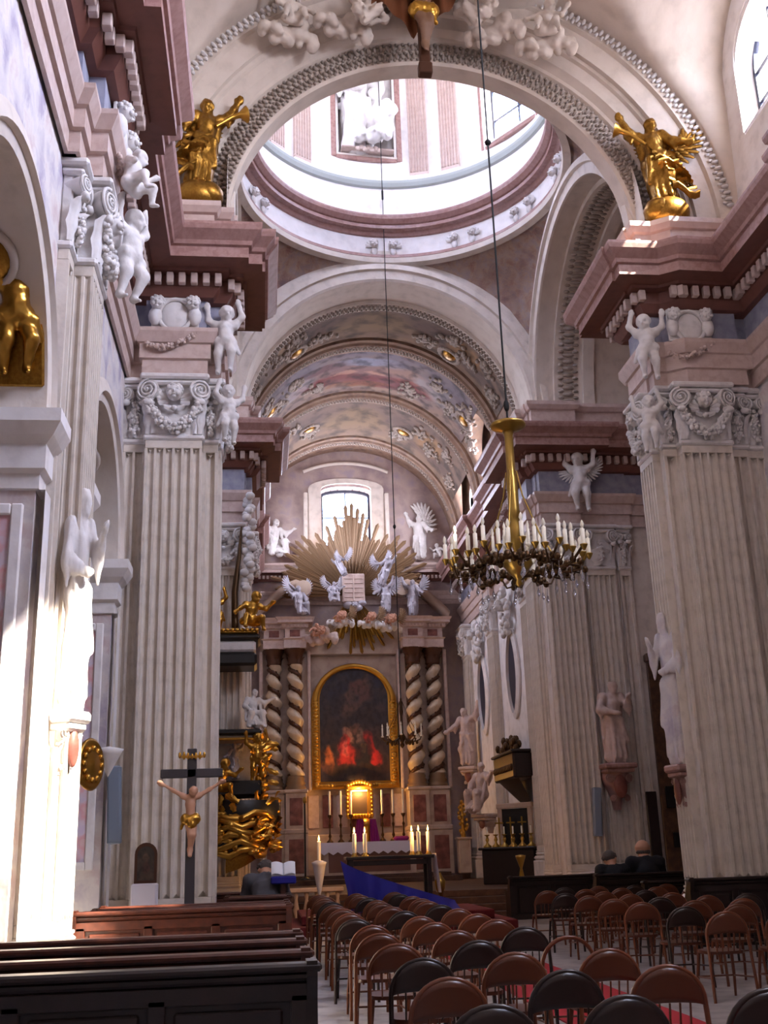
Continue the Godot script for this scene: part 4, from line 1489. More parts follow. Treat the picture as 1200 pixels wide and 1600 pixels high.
func make_cloud() -> void:
	var f := Fig.new()
	f.k = .07
	var g := RandomNumberGenerator.new()
	g.seed = 12
	for i in 26:
		var p := Vector3(g.randf_range(-.55, .55), g.randf_range(-.2, .2), g.randf_range(-.12, .12))
		f.ball(p, g.randf_range(.07, .15) * (1.0 - .5 * absf(p.x)))
	f.b(Vector3(-.5, 0, -.05), Vector3(.5, .02, -.05), .1, .1)
	stock["cloud"] = f.build(.022, .01, 9.0, 4)

func statue(kind: String, o: Node, s: float, material: Material, at := Vector3.ZERO, turn := 0.0, called := "figure", mirror := false, tilt := 0.0, slim := Vector2.ONE) -> MeshInstance3D:
	var b := Basis(Vector3.UP, turn) * Basis(Vector3.BACK, tilt)
	b = b.scaled_local(Vector3((-s if mirror else s) * slim.x, s, s * slim.y))
	return put(called, stock[kind], material, o, Transform3D(b, at))

# ---------------------------------------------------------------- high altar
func picture(poly: PackedVector2Array) -> ArrayMesh:
	var lo := Vector2.INF
	var hi := -Vector2.INF
	for p in poly:
		lo = lo.min(p)
		hi = hi.max(p)
	var st := SurfaceTool.new()
	st.begin(Mesh.PRIMITIVE_TRIANGLES)
	var idx := Geometry2D.triangulate_polygon(poly)
	for i in range(0, idx.size(), 3):
		var q := [poly[idx[i]], poly[idx[i + 1]], poly[idx[i + 2]]]
		if (q[1] - q[0]).cross(q[2] - q[0]) > 0:
			q.reverse()
		for p in q:
			st.set_uv(Vector2((p.x - lo.x) / (hi.x - lo.x), 1.0 - (p.y - lo.y) / (hi.y - lo.y)))
			st.set_normal(Vector3.BACK)
			st.add_vertex(V3(p, 0))
	return st.commit()

func painted(called: String, w: int, h: int, ground: Array, blobs: Array, seed_: int, rough := 0.45) -> StandardMaterial3D:
	# oil paint: a clouded ground and soft strokes [x, y, rx, ry, turn, colour, strength] in 0..1
	var im := Image.create(w, h, false, Image.FORMAT_RGB8)
	var n := FastNoiseLite.new()
	n.seed = seed_
	n.frequency = 0.012
	n.fractal_octaves = 4
	for y in h:
		for x in w:
			var u := float(x) / w
			var v := float(y) / h
			var a := n.get_noise_2d(x, y)
			var e := n.get_noise_2d(x + 500, y * 1.4)
			var c: Color = ground[0].lerp(ground[1], clampf(v + a * .5, 0, 1)).lerp(ground[2], clampf(e * 1.6 - .1, 0, 1) * .6)
			for b in blobs:
				var dx: float = u - b[0] + a * .05
				var dy: float = v - b[1] + e * .05
				var cs := cos(b[4])
				var sn := sin(b[4])
				var p: float = (dx * cs + dy * sn) / b[2]
				var q: float = (dy * cs - dx * sn) / b[3]
				var d := p * p + q * q
				if d < 1.0:
					c = c.lerp(b[5], minf((1.0 - d) * 1.8, 1.0) * b[6] * (.8 + .5 * a))
			c = c.darkened(clampf(n.get_noise_2d(x * 3.1 + 90, y * 2.3) * .55 + .06, 0, .5))
			im.set_pixel(x, y, c)
	var m := StandardMaterial3D.new()
	m.resource_name = called
	m.albedo_texture = ImageTexture.create_from_image(im)
	m.roughness = rough
	m.cull_mode = BaseMaterial3D.CULL_DISABLED
	M[called] = m
	return m

func twisted(hand: float, y0: float, y1: float, r: float) -> Array:
	var rows := []
	var n := 64
	var turns := 6.2
	var vine := []
	for i in n + 1:
		var t := float(i) / n
		var a := hand * t * turns * TAU
		var row := PackedVector3Array()
		var cx := cos(a) * r * .2
		var cz := sin(a) * r * .2
		for j in 14:
			var b := TAU * j / 14
			var rr := r * (1.0 - .14 * t) * (1.0 + .10 * cos(b - a))
			row.append(Vector3(cx + cos(b) * rr, lerpf(y0, y1, t), cz - sin(-b) * rr))
		rows.append(row)
		vine.append(Vector3(cx * .2 - cos(a) * r * .80 * (1.0 - .14 * t), lerpf(y0, y1, t), cz * .2 - sin(a) * r * .80 * (1.0 - .14 * t)))
	var m := MB.new()
	m.grid(rows, true)
	var v := MB.new()
	v.tube(vine, .075, 6)
	for i in range(0, vine.size(), 1):
		for k in 2:
			v.ball(vine[i] + Vector3(rng.randf_range(-.05, .05), rng.randf_range(-.06, .06), rng.randf_range(-.05, .05)), Vector3(.065, .05, .065), 5, 3)
	return [m.done(), v.done()]

func build_altar() -> void:
	var o := thing("altarpiece", "towering marble altarpiece with twisted vine-wrapped columns at the end of the choir", "altarpiece", Vector3(0, .78, -39))
	var Y := -.78
	var back := MB.new()
	back.box(Vector3(0, 5.2 + Y, -.28), Vector3(6.7, 8.7, .2))
	back.box(Vector3(0, 8.9 + Y, -.1), Vector3(3.6, 1.0, .3), .03)
	for s in [-1, 1]:
		back.box(Vector3(s * 1.72, 6.1 + Y, -.1), Vector3(.34, 4.9, .3), .03)
	put("retable", back, M.marblecream, o)
	var ba := MB.new()
	ba.box(Vector3(0, 1.5 + Y, .0), Vector3(6.6, 1.35, .5), .02)
	put("plinth", ba, M.marblecream, o)
	var cl := twisted(1.0, 4.15, 8.0, .25)
	var cr := twisted(-1.0, 4.15, 8.0, .25)
	for s in [-1.0, 1.0]:
		for x in [2.12, 2.86]:
			var z := .28 if x < 2.5 else .12
			var c := Vector3(s * x, Y, z)
			var p := MB.new()
			p.box(Vector3(s * x, 2.95 + Y, z - .05), Vector3(.72, 1.25, .75), .02)
			p.box(Vector3(s * x, 3.62 + Y, z - .05), Vector3(.84, .13, .88), .04)
			p.box(Vector3(s * x, 2.30 + Y, z - .05), Vector3(.84, .18, .88), .04)
			p.box(Vector3(s * x, 1.5 + Y, z - .05), Vector3(.8, 1.45, .82), .02)
			put("pedestal", p, M.marblecream, o)
			var pn := MB.new()
			pn.box(Vector3(s * x, 2.95 + Y, z + .33), Vector3(.44, .9, .03), .01)
			pn.box(Vector3(s * x, 1.5 + Y, z + .365), Vector3(.5, 1.1, .03), .01)
			put("inlaid_panel", pn, M.marblered, o)
			var sh: Array = cl if s < 0 else cr
			put("column", sh[0], M.column, o, Transform3D(Basis.IDENTITY, c))
			put("vine", sh[1], M.vine, o, Transform3D(Basis.IDENTITY, c))
			var b := MB.new()
			b.lathe([Vector2(.36, 3.69), Vector2(.36, 3.78), Vector2(.30, 3.82), Vector2(.35, 3.9), Vector2(.29, 3.98), Vector2(.31, 4.05), Vector2(.25, 4.16)], 18, Transform3D(Basis.IDENTITY, c))
			put("column_base", b, M.golddull, o)
			var k := MB.new()
			k.lathe([Vector2(.23, 7.98), Vector2(.27, 8.02), Vector2(.24, 8.08), Vector2(.30, 8.4), Vector2(.38, 8.5), Vector2(.40, 8.56)], 16, Transform3D(Basis.IDENTITY, c))
			for i in 10:
				leaf(k, c + Vector3(cos(TAU * i / 10) * .23, 8.05 + (i % 2) * .18, sin(TAU * i / 10) * .23), Basis(Vector3.UP, PI / 2 - TAU * i / 10), .15, .26, .1)
			put("column_capital", k, M.vine, o)
			var e := MB.new()
			e.mould(PackedVector2Array([Vector2(s * x - .36, z - .6), Vector2(s * x - .36, z + .34), Vector2(s * x + .36, z + .34), Vector2(s * x + .36, z - .6)]), [Vector2(0, 8.55 + Y), Vector2(.03, 8.56 + Y), Vector2(.03, 8.85 + Y), Vector2(.1, 8.9 + Y), Vector2(0, 8.92 + Y), Vector2(0, 9.25 + Y), Vector2(.1, 9.28 + Y), Vector2(.12, 9.4 + Y), Vector2(.26, 9.44 + Y), Vector2(.26, 9.52 + Y), Vector2(.34, 9.62 + Y), Vector2(-.4, 9.66 + Y)], 1.0)
			put("entablature", e, M.pinklight, o)
			for i in 7:
				e = MB.new()
				e.box(Vector3(s * x - .36 + .12 * i, 9.34 + Y, z + .47), Vector3(.06, .1, .08))
				put("dentil", e, M.pinklight, o)
			e = MB.new()
			e.box(Vector3(s * x, 9.09 + Y, z + .35), Vector3(.36, .24, .02), .005)
			put("frieze_panel", e, M.marblered, o)
		# lean pilaster at the outer edge and the wing wall
		var w := MB.new()
		w.box(Vector3(s * 3.32, 6.1 + Y, -.05), Vector3(.14, 4.9, .3), .03)
		w.box(Vector3(s * 1.62, 6.1 + Y, .1), Vector3(.12, 4.9, .2), .03)
		put("edge_strip", w, M.pinklight, o)
		# scroll of the broken pediment
		var rows := []
		for i in 19:
			var t := i / 18.0
			var cx: float = s * lerpf(3.5, 1.75, t)
			var cy := 9.65 + Y + 1.25 * sin(t * PI * .5) * (1.0 if t < .85 else 1.0 - (t - .85) * 1.2)
			var r := PackedVector3Array()
			for q in [[-.0, .25], [.18, .32], [.30, .22], [.30, -.3], [0, -.3]]:
				r.append(Vector3(cx + s * q[0] * .3 * (1 - t), cy + q[0], q[1]))
			rows.append(r)
		w = MB.new()
		w.grid(rows, true)
		spiral(w, Vector3(s * 1.8, 10.75 + Y, .2), .3, Basis.IDENTITY, 2.0, s)
		var t2 := Transform3D(Basis(Vector3.RIGHT, PI / 2), Vector3(s * 1.8, 10.75 + Y, .2))
		w.lathe([Vector2(.29, -.1), Vector2(.29, .4)], 16, t2)
		put("pediment_scroll", w, M.marblecream, o)
	for i in 7:   # marble panels between the pedestals
		var x := -1.5 + i * .5
		var pn := MB.new()
		pn.box(Vector3(x, 2.95 + Y, -.14), Vector3(.36, 1.1, .06), .015)
		put("inlaid_panel", pn, M.marblered if i % 2 else M.pinklight, o)
	# the painting in its gilt frame
	var fr := thing("painting", "dark arched altar painting with a red-robed group in a broad gilt frame", "painting", Vector3(-.03, 3.68, -38.93))
	var pm := painted("altar_oil", 288, 420, [Color(.16, .16, .22), Color(.24, .16, .12), Color(.32, .23, .22)], [
		[.5, .26, .34, .14, -.5, Color(.42, .30, .25), .8], [.62, .20, .2, .10, .4, Color(.38, .24, .22), .8], [.28, .30, .14, .10, 0, Color(.16, .13, .16), .8],
		[.40, .60, .12, .08, .4, Color(.76, .54, .44), .9], [.50, .53, .07, .05, 0, Color(.55, .38, .30), .7], [.58, .62, .06, .10, .3, Color(.62, .50, .44), .8], [.36, .70, .11, .12, .3, Color(.84, .20, .18), 1.0], [.42, .80, .2, .08, -.2, Color(.78, .18, .13), .95], [.36, .72, .06, .07, 0, Color(.92, .48, .40), .8],
		[.72, .70, .07, .17, -.55, Color(.74, .14, .11), .95], [.80, .81, .11, .07, 0, Color(.76, .15, .12), .95], [.62, .76, .14, .14, 0, Color(.10, .10, .10), .9], [.60, .70, .06, .04, 0, Color(.55, .40, .22), .7],
		[.13, .79, .07, .14, -.3, Color(.90, .48, .22), .95], [.12, .88, .14, .06, .2, Color(.56, .32, .16), .8], [.45, .90, .42, .07, 0, Color(.26, .18, .10), .8], [.72, .93, .3, .08, 0, Color(.24, .14, .09), .7]], 77)
	var po := arched(2.44, 3.94, 1.1, .26, 20)
	put("canvas", picture(po), pm, fr, Transform3D(Basis.IDENTITY, Vector3(0, 0, .03)))
	var path := []
	for p in arched(2.74, 4.15, 1.28, .13, 20):
		path.append(V3(p, .06))
	path.append(path[0])
	var gf := MB.new()
	var outp := arched(3.04, 4.30, 1.36, .0, 20)
	var midp := arched(2.74, 4.15, 1.24, .13, 20)
	for i in po.size():
		var k := (i + 1) % po.size()
		gf.face([V3(outp[i], .08), V3(outp[k], .08), V3(midp[k], .17), V3(midp[i], .17)], Vector3.BACK)
		gf.face([V3(midp[i], .17), V3(midp[k], .17), V3(po[k], .05), V3(po[i], .05)], Vector3.BACK)
		gf.face([V3(outp[i], .08), V3(outp[k], .08), V3(outp[k], -.1), V3(outp[i], -.1)], V3(outp[i] - Vector2(0, 2), 0))
	for i in 120:   # carved leaf-work along the frame
		var q := float(i) / 120 * (midp.size())
		var a := midp[int(q) % midp.size()]
		var b := midp[(int(q) + 1) % midp.size()]
		var per := int(q)
		var c := a.lerp(b, q - per)
		gf.ball(V3(c, .15), Vector3(.09, .09, .06), 6, 4)
	for e in [[midp[0], midp[1]], [midp[-2], midp[-1]], [midp[-1], midp[0]]]:
		for i in 24:
			gf.ball(V3(e[0].lerp(e[1], (i + .5) / 24.0), .15), Vector3(.12, .06, .06), 6, 4)
	put("frame", gf, M.goldleaf, fr)
	gf = MB.new()
	gf.tube([V3(outp[0], .05), V3(outp[1], .05)], .035, 6)
	gf.tube([V3(outp[-2], .05), V3(outp[-1], .05)], .035, 6)
	put("outer_bead", gf, M.brass, fr)
	# rays, plaque and clouds of the glory
	var gl := thing("sunburst", "gilded sunburst of long wooden rays above the altar painting", "sunburst", Vector3(0, 10.6, -38.95))
	for i in 92:
		var t := i / 91.0
		var a := lerpf(-.02, PI + .02, t)
		var up := 1.0 - absf(t - .5) * 2.0
		var l := 3.0 + .2 * sin(i * 2.4)
		if absf(t - .5) < .075:
			l = 3.5 - absf(t - .5) * 8.0 + (.12 if i % 2 else -.35)
		elif absf(t - .5) < .2:
			l = 2.2 + (.55 if i % 5 == 0 else 0.0) + .1 * (i % 3)
		elif absf(t - .5) < .33:
			l = 2.55 + .25 * (i % 3) - .1
		else:
			l = 2.75 + .35 * (1 if i % 4 == 0 else 0) - .25 * (i % 3)
		if i % 9 == 4:
			l *= .8
		var d := Vector3(cos(a), sin(a), 0)
		var m := MB.new()
		var w := .075
		var sd := Vector3(-sin(a), cos(a), 0)
		for s in [-1.0, 1.0]:
			m.face([d * .35, d * l, d * (l - .12) + sd * w * s, d * .35 + sd * .012 * s + Vector3(0, 0, .0)], Vector3.BACK)
			m.face([d * .35 + Vector3(0, 0, .05), d * (l - .03) + Vector3(0, 0, .05), d * (l - .12) + sd * w * s, d * .35 + sd * .012 * s], sd * s + Vector3.BACK)
		put("ray", m, M.golddull, gl, Transform3D(Basis.IDENTITY, Vector3(0, 0, .02 * (i % 3))))
	for i in 22:
		var a := lerpf(-2.2, -.85, i / 21.0)
		var d := Vector3(cos(a), sin(a), 0)
		var sd := Vector3(-sin(a), cos(a), 0)
		var l := 2.25 - .25 * (i % 3) - (.5 if i > 5 and i < 9 else 0.0)
		var m := MB.new()
		for s in [-1.0, 1.0]:
			m.face([d * .4 + Vector3(0, 0, .05), d * l + Vector3(0, 0, .05), d * (l - .1) + sd * .06 * s, d * .4 + sd * .012 * s], sd * s + Vector3.BACK)
		put("ray", m, M.gold, gl, Transform3D(Basis.IDENTITY, Vector3(0, 0, .1 + .02 * (i % 2))))
	var pq := thing("relief_plaque", "pale carved plaque at the heart of the sunburst", "relief", Vector3(0, 10.25, -38.3))
	var m := MB.new()
	m.box(Vector3(0, .45, .05), Vector3(.82, 1.05, .12), .03)
	for i in 5:
		m.box(Vector3(0, .1 + i * .17, .12), Vector3(.66, .03, .04), .01)
	m.box(Vector3(0, .45, .12), Vector3(.05, .98, .05), .01)
	put("tablet", m, M.pinklight, pq)
	m = MB.new()
	for e in [[-.2, -.2, .2], [.1, -.28, .22], [.3, -.12, .16], [-.05, -.42, .14]]:
		m.ball(Vector3(e[0], e[1], .08), Vector3(e[2], e[2] * .7, .14), 8, 6)
	head_mesh(m, Vector3(.02, -.22, .26), .11)
	put("relief_base", m, M.silver, pq)
	# angels and cherubs around it
	var sil := [
		["silvered winged angel kneeling on the left pediment block", Vector3(-1.98, 9.66, -38.3), 1.35, "seated", .5, true, Vector3(-1, 0, 0)],
		["silvered angel flying to the upper right of the plaque", Vector3(.95, 10.75, -38.1), 1.15, "angel", -.8, false, Vector3(1, 0, 0)],
		["silvered angel standing at the right foot of the plaque", Vector3(1.15, 9.75, -38.1), 1.2, "angel", -.4, false, Vector3(1, 0, 0)],
		["silvered angel with raised arm on the right pediment block", Vector3(2.15, 9.66, -38.3), 1.35, "angel", -.5, true, Vector3(1, 0, 0)],
		["small silvered angel left of the plaque", Vector3(-.75, 10.1, -38.1), .95, "seated", .2, false, Vector3(-1, 0, 0)],
		["silvered angel leaning in at the upper left of the plaque", Vector3(-.30, 11.15, -38.15), .9, "angel", 2.4, false, Vector3(-1, 0, 0)]]
	for e in sil:
		var g := thing("angel_statue", e[0], "statue", e[1], e[4])
		statue(e[3], g, e[2], M.silver, Vector3.ZERO, 0, "figure", e[5], -.5 if e[1].y > 10.5 else 0.0)
		put("wing", wing(Vector3(.05, e[2] * .72, -.08), Vector3.RIGHT, Vector3.UP, e[2] * .45), M.silver, g)
		put("wing", wing(Vector3(-.05, e[2] * .72, -.08), Vector3.LEFT, Vector3.UP, e[2] * .45), M.silver, g)
	var cloud := [
		["bank of stucco clouds with a cherub under the left end of the sunburst", Vector3(-1.25, 8.95, -38.35), .75], ["bank of stucco clouds with a cherub below the plaque", Vector3(-.5, 9.45, -38.2), .55],
		["round stucco cloud right of the golden lower rays", Vector3(.55, 9.4, -38.2), .5], ["bank of stucco clouds with a cherub under the right end of the sunburst", Vector3(1.3, 9.35, -38.3), .65]]
	for e in cloud:
		var g := thing("cloud_group", e[0], "sculpture", e[1])
		statue("cloud", g, e[2] * 1.5, M.pinklight if e[1].x < -1 else M.stucco, Vector3(0, 0, .05), e[1].x * .3, "cloud")
		m = MB.new()
		head_mesh(m, Vector3(.05, .15, .4), .16)
		put("cherub_head", m, M.flesh, g)
		statue("putto_seated", g, e[2] * .95, M.flesh, Vector3(-.25 * e[2], -.1, .15), .3, "cherub")
		put("wing", wing(Vector3(.2, .1, .25), Vector3(.9, .3, 0).normalized(), Vector3(-.3, .9, 0).normalized(), .45), M.golddull, g)
	# reliefs either side of the choir window
	var rl := thing("wall_relief", "stucco relief of a seated robed figure left of the choir window", "relief", Vector3(-2.85, 11.95, -39.42))
	statue("seated", rl, 1.9, M.stucco, Vector3(0, .1, .05), .5)
	statue("putto_seated", rl, .9, M.stucco, Vector3(-.75, .1, .1), .6, "cherub")
	rl = thing("wall_relief", "stucco relief of a winged angel right of the choir window", "relief", Vector3(2.65, 11.95, -39.42))
	statue("angel", rl, 1.75, M.stucco, Vector3(0, .1, .05), -.5, "figure", true)
	put("wing", wing(Vector3(.1, 1.25, .05), Vector3(.55, .8, 0).normalized(), Vector3(-.8, .55, 0).normalized(), 1.0), M.stucco, rl)
	statue("putto_seated", rl, .8, M.stucco, Vector3(.75, .1, .1), -.6, "cherub", true)
	build_mensa()

func candlestick_mesh(h: float) -> ArrayMesh:
	var key := "stick%.2f" % h
	if not cache.has(key):
		var m := MB.new()
		m.lathe([Vector2(.11, 0), Vector2(.12, .03), Vector2(.05, .09), Vector2(.03, .14), Vector2(.055, .2), Vector2(.03, .28), Vector2(.022, h * .5), Vector2(.05, h * .62), Vector2(.02, h * .7), Vector2(.022, h * .85), Vector2(.075, h * .95), Vector2(.08, h), Vector2(.02, h)], 12)
		cache[key] = m.done()
	return cache[key]

func candle(o: Node, at: Vector3, r: float, h: float, lit: bool) -> void:
	var m := MB.new()
	m.lathe([Vector2(r, 0), Vector2(r, h * .97), Vector2(r * .8, h), Vector2(r * .2, h - .005)], 10, Transform3D(Basis.IDENTITY, at))
	put("candle", m, M.wax, o)
	m = MB.new()
	m.tube([at + Vector3(0, h - .01, 0), at + Vector3(.003, h + .025, 0)], .004, 4)
	put("wick", m, M.black, o)
	if lit:
		m = MB.new()
		m.lathe([Vector2(.001, 0), Vector2(.016, .02), Vector2(.018, .04), Vector2(.01, .08), Vector2(.001, .12)], 8, Transform3D(Basis.IDENTITY, at + Vector3(0, h + .01, 0)))
		put("flame", m, M.flame, o)
		var l := OmniLight3D.new()
		l.name = numbered("candle_light", o)
		l.position = at + Vector3(0, h + .06, 0)
		l.light_color = Color(1, .72, .4)
		l.light_energy = .28
		l.omni_range = 20
		l.light_size = .02
		l.omni_attenuation = 2.0
		l.shadow_enabled = true
		o.add_child(l, true)

func build_mensa() -> void:
	var o := thing("high_altar_table", "broad altar table with a painted antependium below the altar painting", "altar", Vector3(.25, .78, -37.9))
	var m := MB.new()
	m.box(Vector3(0, .5, 0), Vector3(3.1, 1.0, .95), .02)
	m.box(Vector3(0, 1.04, 0), Vector3(3.35, .09, 1.1), .02)
	m.box(Vector3(0, .05, .05), Vector3(3.3, .1, 1.1), .02)
	put("table", m, M.marblecream, o)
	m = MB.new()
	m.box(Vector3(0, .5, .49), Vector3(2.7, .66, .03), .01)
	put("antependium", m, painted("antependium_paint", 200, 64, [Color(.35, .24, .2), Color(.55, .42, .36), Color(.6, .2, .16)], [[.2, .5, .12, .4, 0, Color(.75, .7, .66), .9], [.62, .6, .18, .35, 0, Color(.72, .58, .42), .9], [.4, .4, .08, .3, 0, Color(.6, .15, .12), .8], [.85, .4, .1, .3, 0, Color(.25, .3, .4), .7]], 5), o)
	var c := thing("altar_cloth", "white altar cloth with a scalloped lace edge on the high altar", "cloth", Vector3(.25, 1.87, -37.9))
	m = MB.new()
	m.box(Vector3(0, .012, 0), Vector3(3.3, .02, 1.12), .005)
	var lace := PackedVector2Array([Vector2(-1.65, .02), Vector2(1.65, .02)])
	for i in 23:
		var x := 1.65 - i * .15
		lace.append(Vector2(x, -.28 - (.09 if i % 2 else 0.0)))
	m.ext(lace, Vector3(0, 0, .565), Vector3.RIGHT, Vector3.UP, Vector3(0, 0, .012))
	put("cloth", m, M.cloth, c)
	var ord := ["first", "second", "third"]
	var xs := [-1.0, -.63, -.28, .78, 1.15, 1.5]
	for i in 6:
		var t := thing("candlestick", "tall dark candlestick on the high altar, %s from the tabernacle on its %s" % [ord[2 - i] if i < 3 else ord[i - 3], "left" if i < 3 else "right"], "candlestick", Vector3(xs[i], 1.9, -38.1), 0, "six tall altar candlesticks")
		put("stick", candlestick_mesh(.9), M.bronze, t)
		candle(t, Vector3(0, .9, 0), .035, .78, false)
	var tb := thing("tabernacle", "small gilt tabernacle behind a purple veil on the high altar", "tabernacle", Vector3(.22, 1.9, -38.1))
	m = MB.new()
	m.lathe([Vector2(.28, 0), Vector2(.28, .5), Vector2(.32, .54), Vector2(.2, .7), Vector2(.05, .76)], 10)
	put("body", m, M.goldleaf, tb)
	for s in [-1.0, 1.0]:
		m = MB.new()
		crumple(m, 8, 14, func(u, v): return Vector3(s * (.10 + v * .34), .72 * (1 - u), .30 - .12 * v + .03 * sin(v * 22.0) + u * .04) - Vector3(s * (1 - u) * v * .12, 0, 0))
		put("veil", m, M.purple, tb)
	var ic := thing("small_icon", "small framed icon with a lamp-lit gold crown above the tabernacle", "icon", Vector3(.05, 2.68, -38.45))
	m = MB.new()
	for s in [-1, 1]:
		m.box(Vector3(s * .33, .5, 0), Vector3(.14, 1.0, .16), .03)
	m.box(Vector3(0, .06, 0), Vector3(.9, .16, .2), .03)
	m.box(Vector3(0, 1.0, 0), Vector3(.86, .14, .2), .03)
	for i in 9:
		m.ball(Vector3(-.4 + i * .1, 1.1 + .12 * sin(PI * i / 8.0), .02), Vector3(.09, .09, .08), 7, 5)
	for i in 7:
		m.ball(Vector3(-.33 + i * .11, .06, .1), Vector3(.06, .08, .05), 6, 4)
		for s in [-1, 1]:
			m.ball(Vector3(s * .42, .1 + i * .14, .03), Vector3(.06, .08, .06), 6, 4)
	put("frame", m, M.goldleaf, ic)
	m = MB.new()
	m.box(Vector3(0, .48, -.02), Vector3(.56, .8, .04), .005)
	put("picture", m, painted("icon_paint", 64, 96, [Color(.15, .12, .12), Color(.3, .22, .18), Color(.4, .34, .3)], [[.5, .35, .2, .16, 0, Color(.6, .5, .4), .8], [.5, .7, .3, .25, 0, Color(.45, .3, .25), .8]], 6), ic)
	m = MB.new()
	m.lathe([Vector2(.03, -.26), Vector2(.03, .26)], 8, Transform3D(Basis(Vector3.BACK, PI / 2), Vector3(0, .9, .16)))
	put("lamp_tube", m, M.lamp, ic)
	var l := OmniLight3D.new()
	l.name = "picture_lamp_light"
	l.position = Vector3(.05, 3.58, -38.05)
	l.light_color = Color(1, .74, .4)
	l.light_energy = 2.2
	l.light_size = .1
	l.omni_range = 30
	l.omni_attenuation = 2.0
	l.shadow_enabled = true
	add_child(l)
	# gilded reliquary on a pedestal at the right
	var rq := thing("gilded_reliquary", "gilded openwork reliquary on a pale pedestal right of the high altar", "reliquary", Vector3(3.55, .78, -38.2))
	m = MB.new()
	m.box(Vector3(0, .55, 0), Vector3(.42, 1.1, .42), .03)
	m.box(Vector3(0, 1.13, 0), Vector3(.52, .07, .52), .02)
	put("pedestal", m, M.marblecream, rq)
	m = MB.new()
	for i in 26:
		var y := 1.2 + i * .045
		var w := .16 * sin(PI * (.12 + i / 30.0))
		m.ball(Vector3(rng.randf_range(-w, w), y, rng.randf_range(-.08, .08)), Vector3(.06, .07, .05), 6, 4)
	m.tube([Vector3(0, 1.16, 0), Vector3(0, 2.4, 0)], [.08, .02], 6)
	put("reliquary", m, M.goldleaf, rq)

# ---------------------------------------------------------------- furniture
func make_chair(dark: bool, panel := true) -> Node3D:
	var t := thing("bentwood_chair", "bentwood chair", "chair", Vector3.ZERO, 0, "bentwood chairs in rows across the nave")
	var wood: Material = M.chairshade if dark else M.chairwood  # dark chairs carry the shade of a backlit chair in their colour
	var hw := .215
	# bent hoop that runs on down as the rear legs; the chair faces -Z
	var pts := []
	for i in 6:
		pts.append(Vector3(-hw - .015 * (1 - i / 5.0), i / 5.0 * .62, .20 + .05 * (1 - i / 5.0) - .02 * i / 5.0))
	for i in range(1, 14):
		var a := PI * (1.0 - i / 14.0)
		pts.append(Vector3(cos(a) * hw, .62 + sin(a) * .205, .18 + .03 * sin(a)))
	for i in 6:
		pts.append(Vector3(hw + .015 * i / 5.0, (1 - i / 5.0) * .62, .20 + .05 * i / 5.0 - .02 * (1 - i / 5.0)))
	var m := MB.new()
	m.tube(pts, .0165, 7)
	put("hoop_frame", m, wood, t)
	if panel:
		m = MB.new()
		var rows := []
		for sd in 2:
			for i in 6:
				var v := i / 5.0 if sd == 0 else 1.0 - i / 5.0
				var row := PackedVector3Array()
				for j in 13:
					var a := PI * (1.0 - (j + .3) / 12.6)
					var top := .62 + sin(a) * .20
					var low := .605 + .03 * sin(a)
					row.append(Vector3(cos(a) * hw * .97, lerpf(low, top, v), .185 + .035 * sin(a) - (.008 if sd else -.006)))
				rows.append(row)
		m.grid(rows, false, true)
		put("back_panel", m, wood if dark else M.chairpanel, t)
		m = MB.new()
		for i in 5:
			var x := -.12 + .06 * i
			m.tube([Vector3(x, .455, .17), Vector3(x, .63, .205)], .007, 5)
		put("spindle", m, wood, t)
	m = MB.new()
	var seat := PackedVector2Array()
	for i in 20:
		var a := TAU * i / 20
		seat.append(Vector2(signf(cos(a)) * pow(absf(cos(a)), .55) * .205, signf(sin(a)) * pow(absf(sin(a)), .55) * .20))
	m.ext(seat, Vector3(0, .462, -.02), Vector3.RIGHT, Vector3.BACK, Vector3(0, -.028, 0), true, true)
	put("seat", m, M.chairseat, t)
	for s in [-1, 1]:
		m = MB.new()
		m.tube([Vector3(s * .175, .44, -.16), Vector3(s * .195, .2, -.20), Vector3(s * .20, 0, -.23)], [.018, .016, .013], 7)
		put("leg", m, wood, t)
		m = MB.new()
		m.tube([Vector3(s * .19, .2, -.2), Vector3(s * .215, .22, .22)], .009, 5)
		put("stretcher", m, wood, t)
	m = MB.new()
	m.tube([Vector3(-.19, .2, -.2), Vector3(.19, .2, -.2)], .009, 5)
	put("stretcher", m, wood, t)
	return t

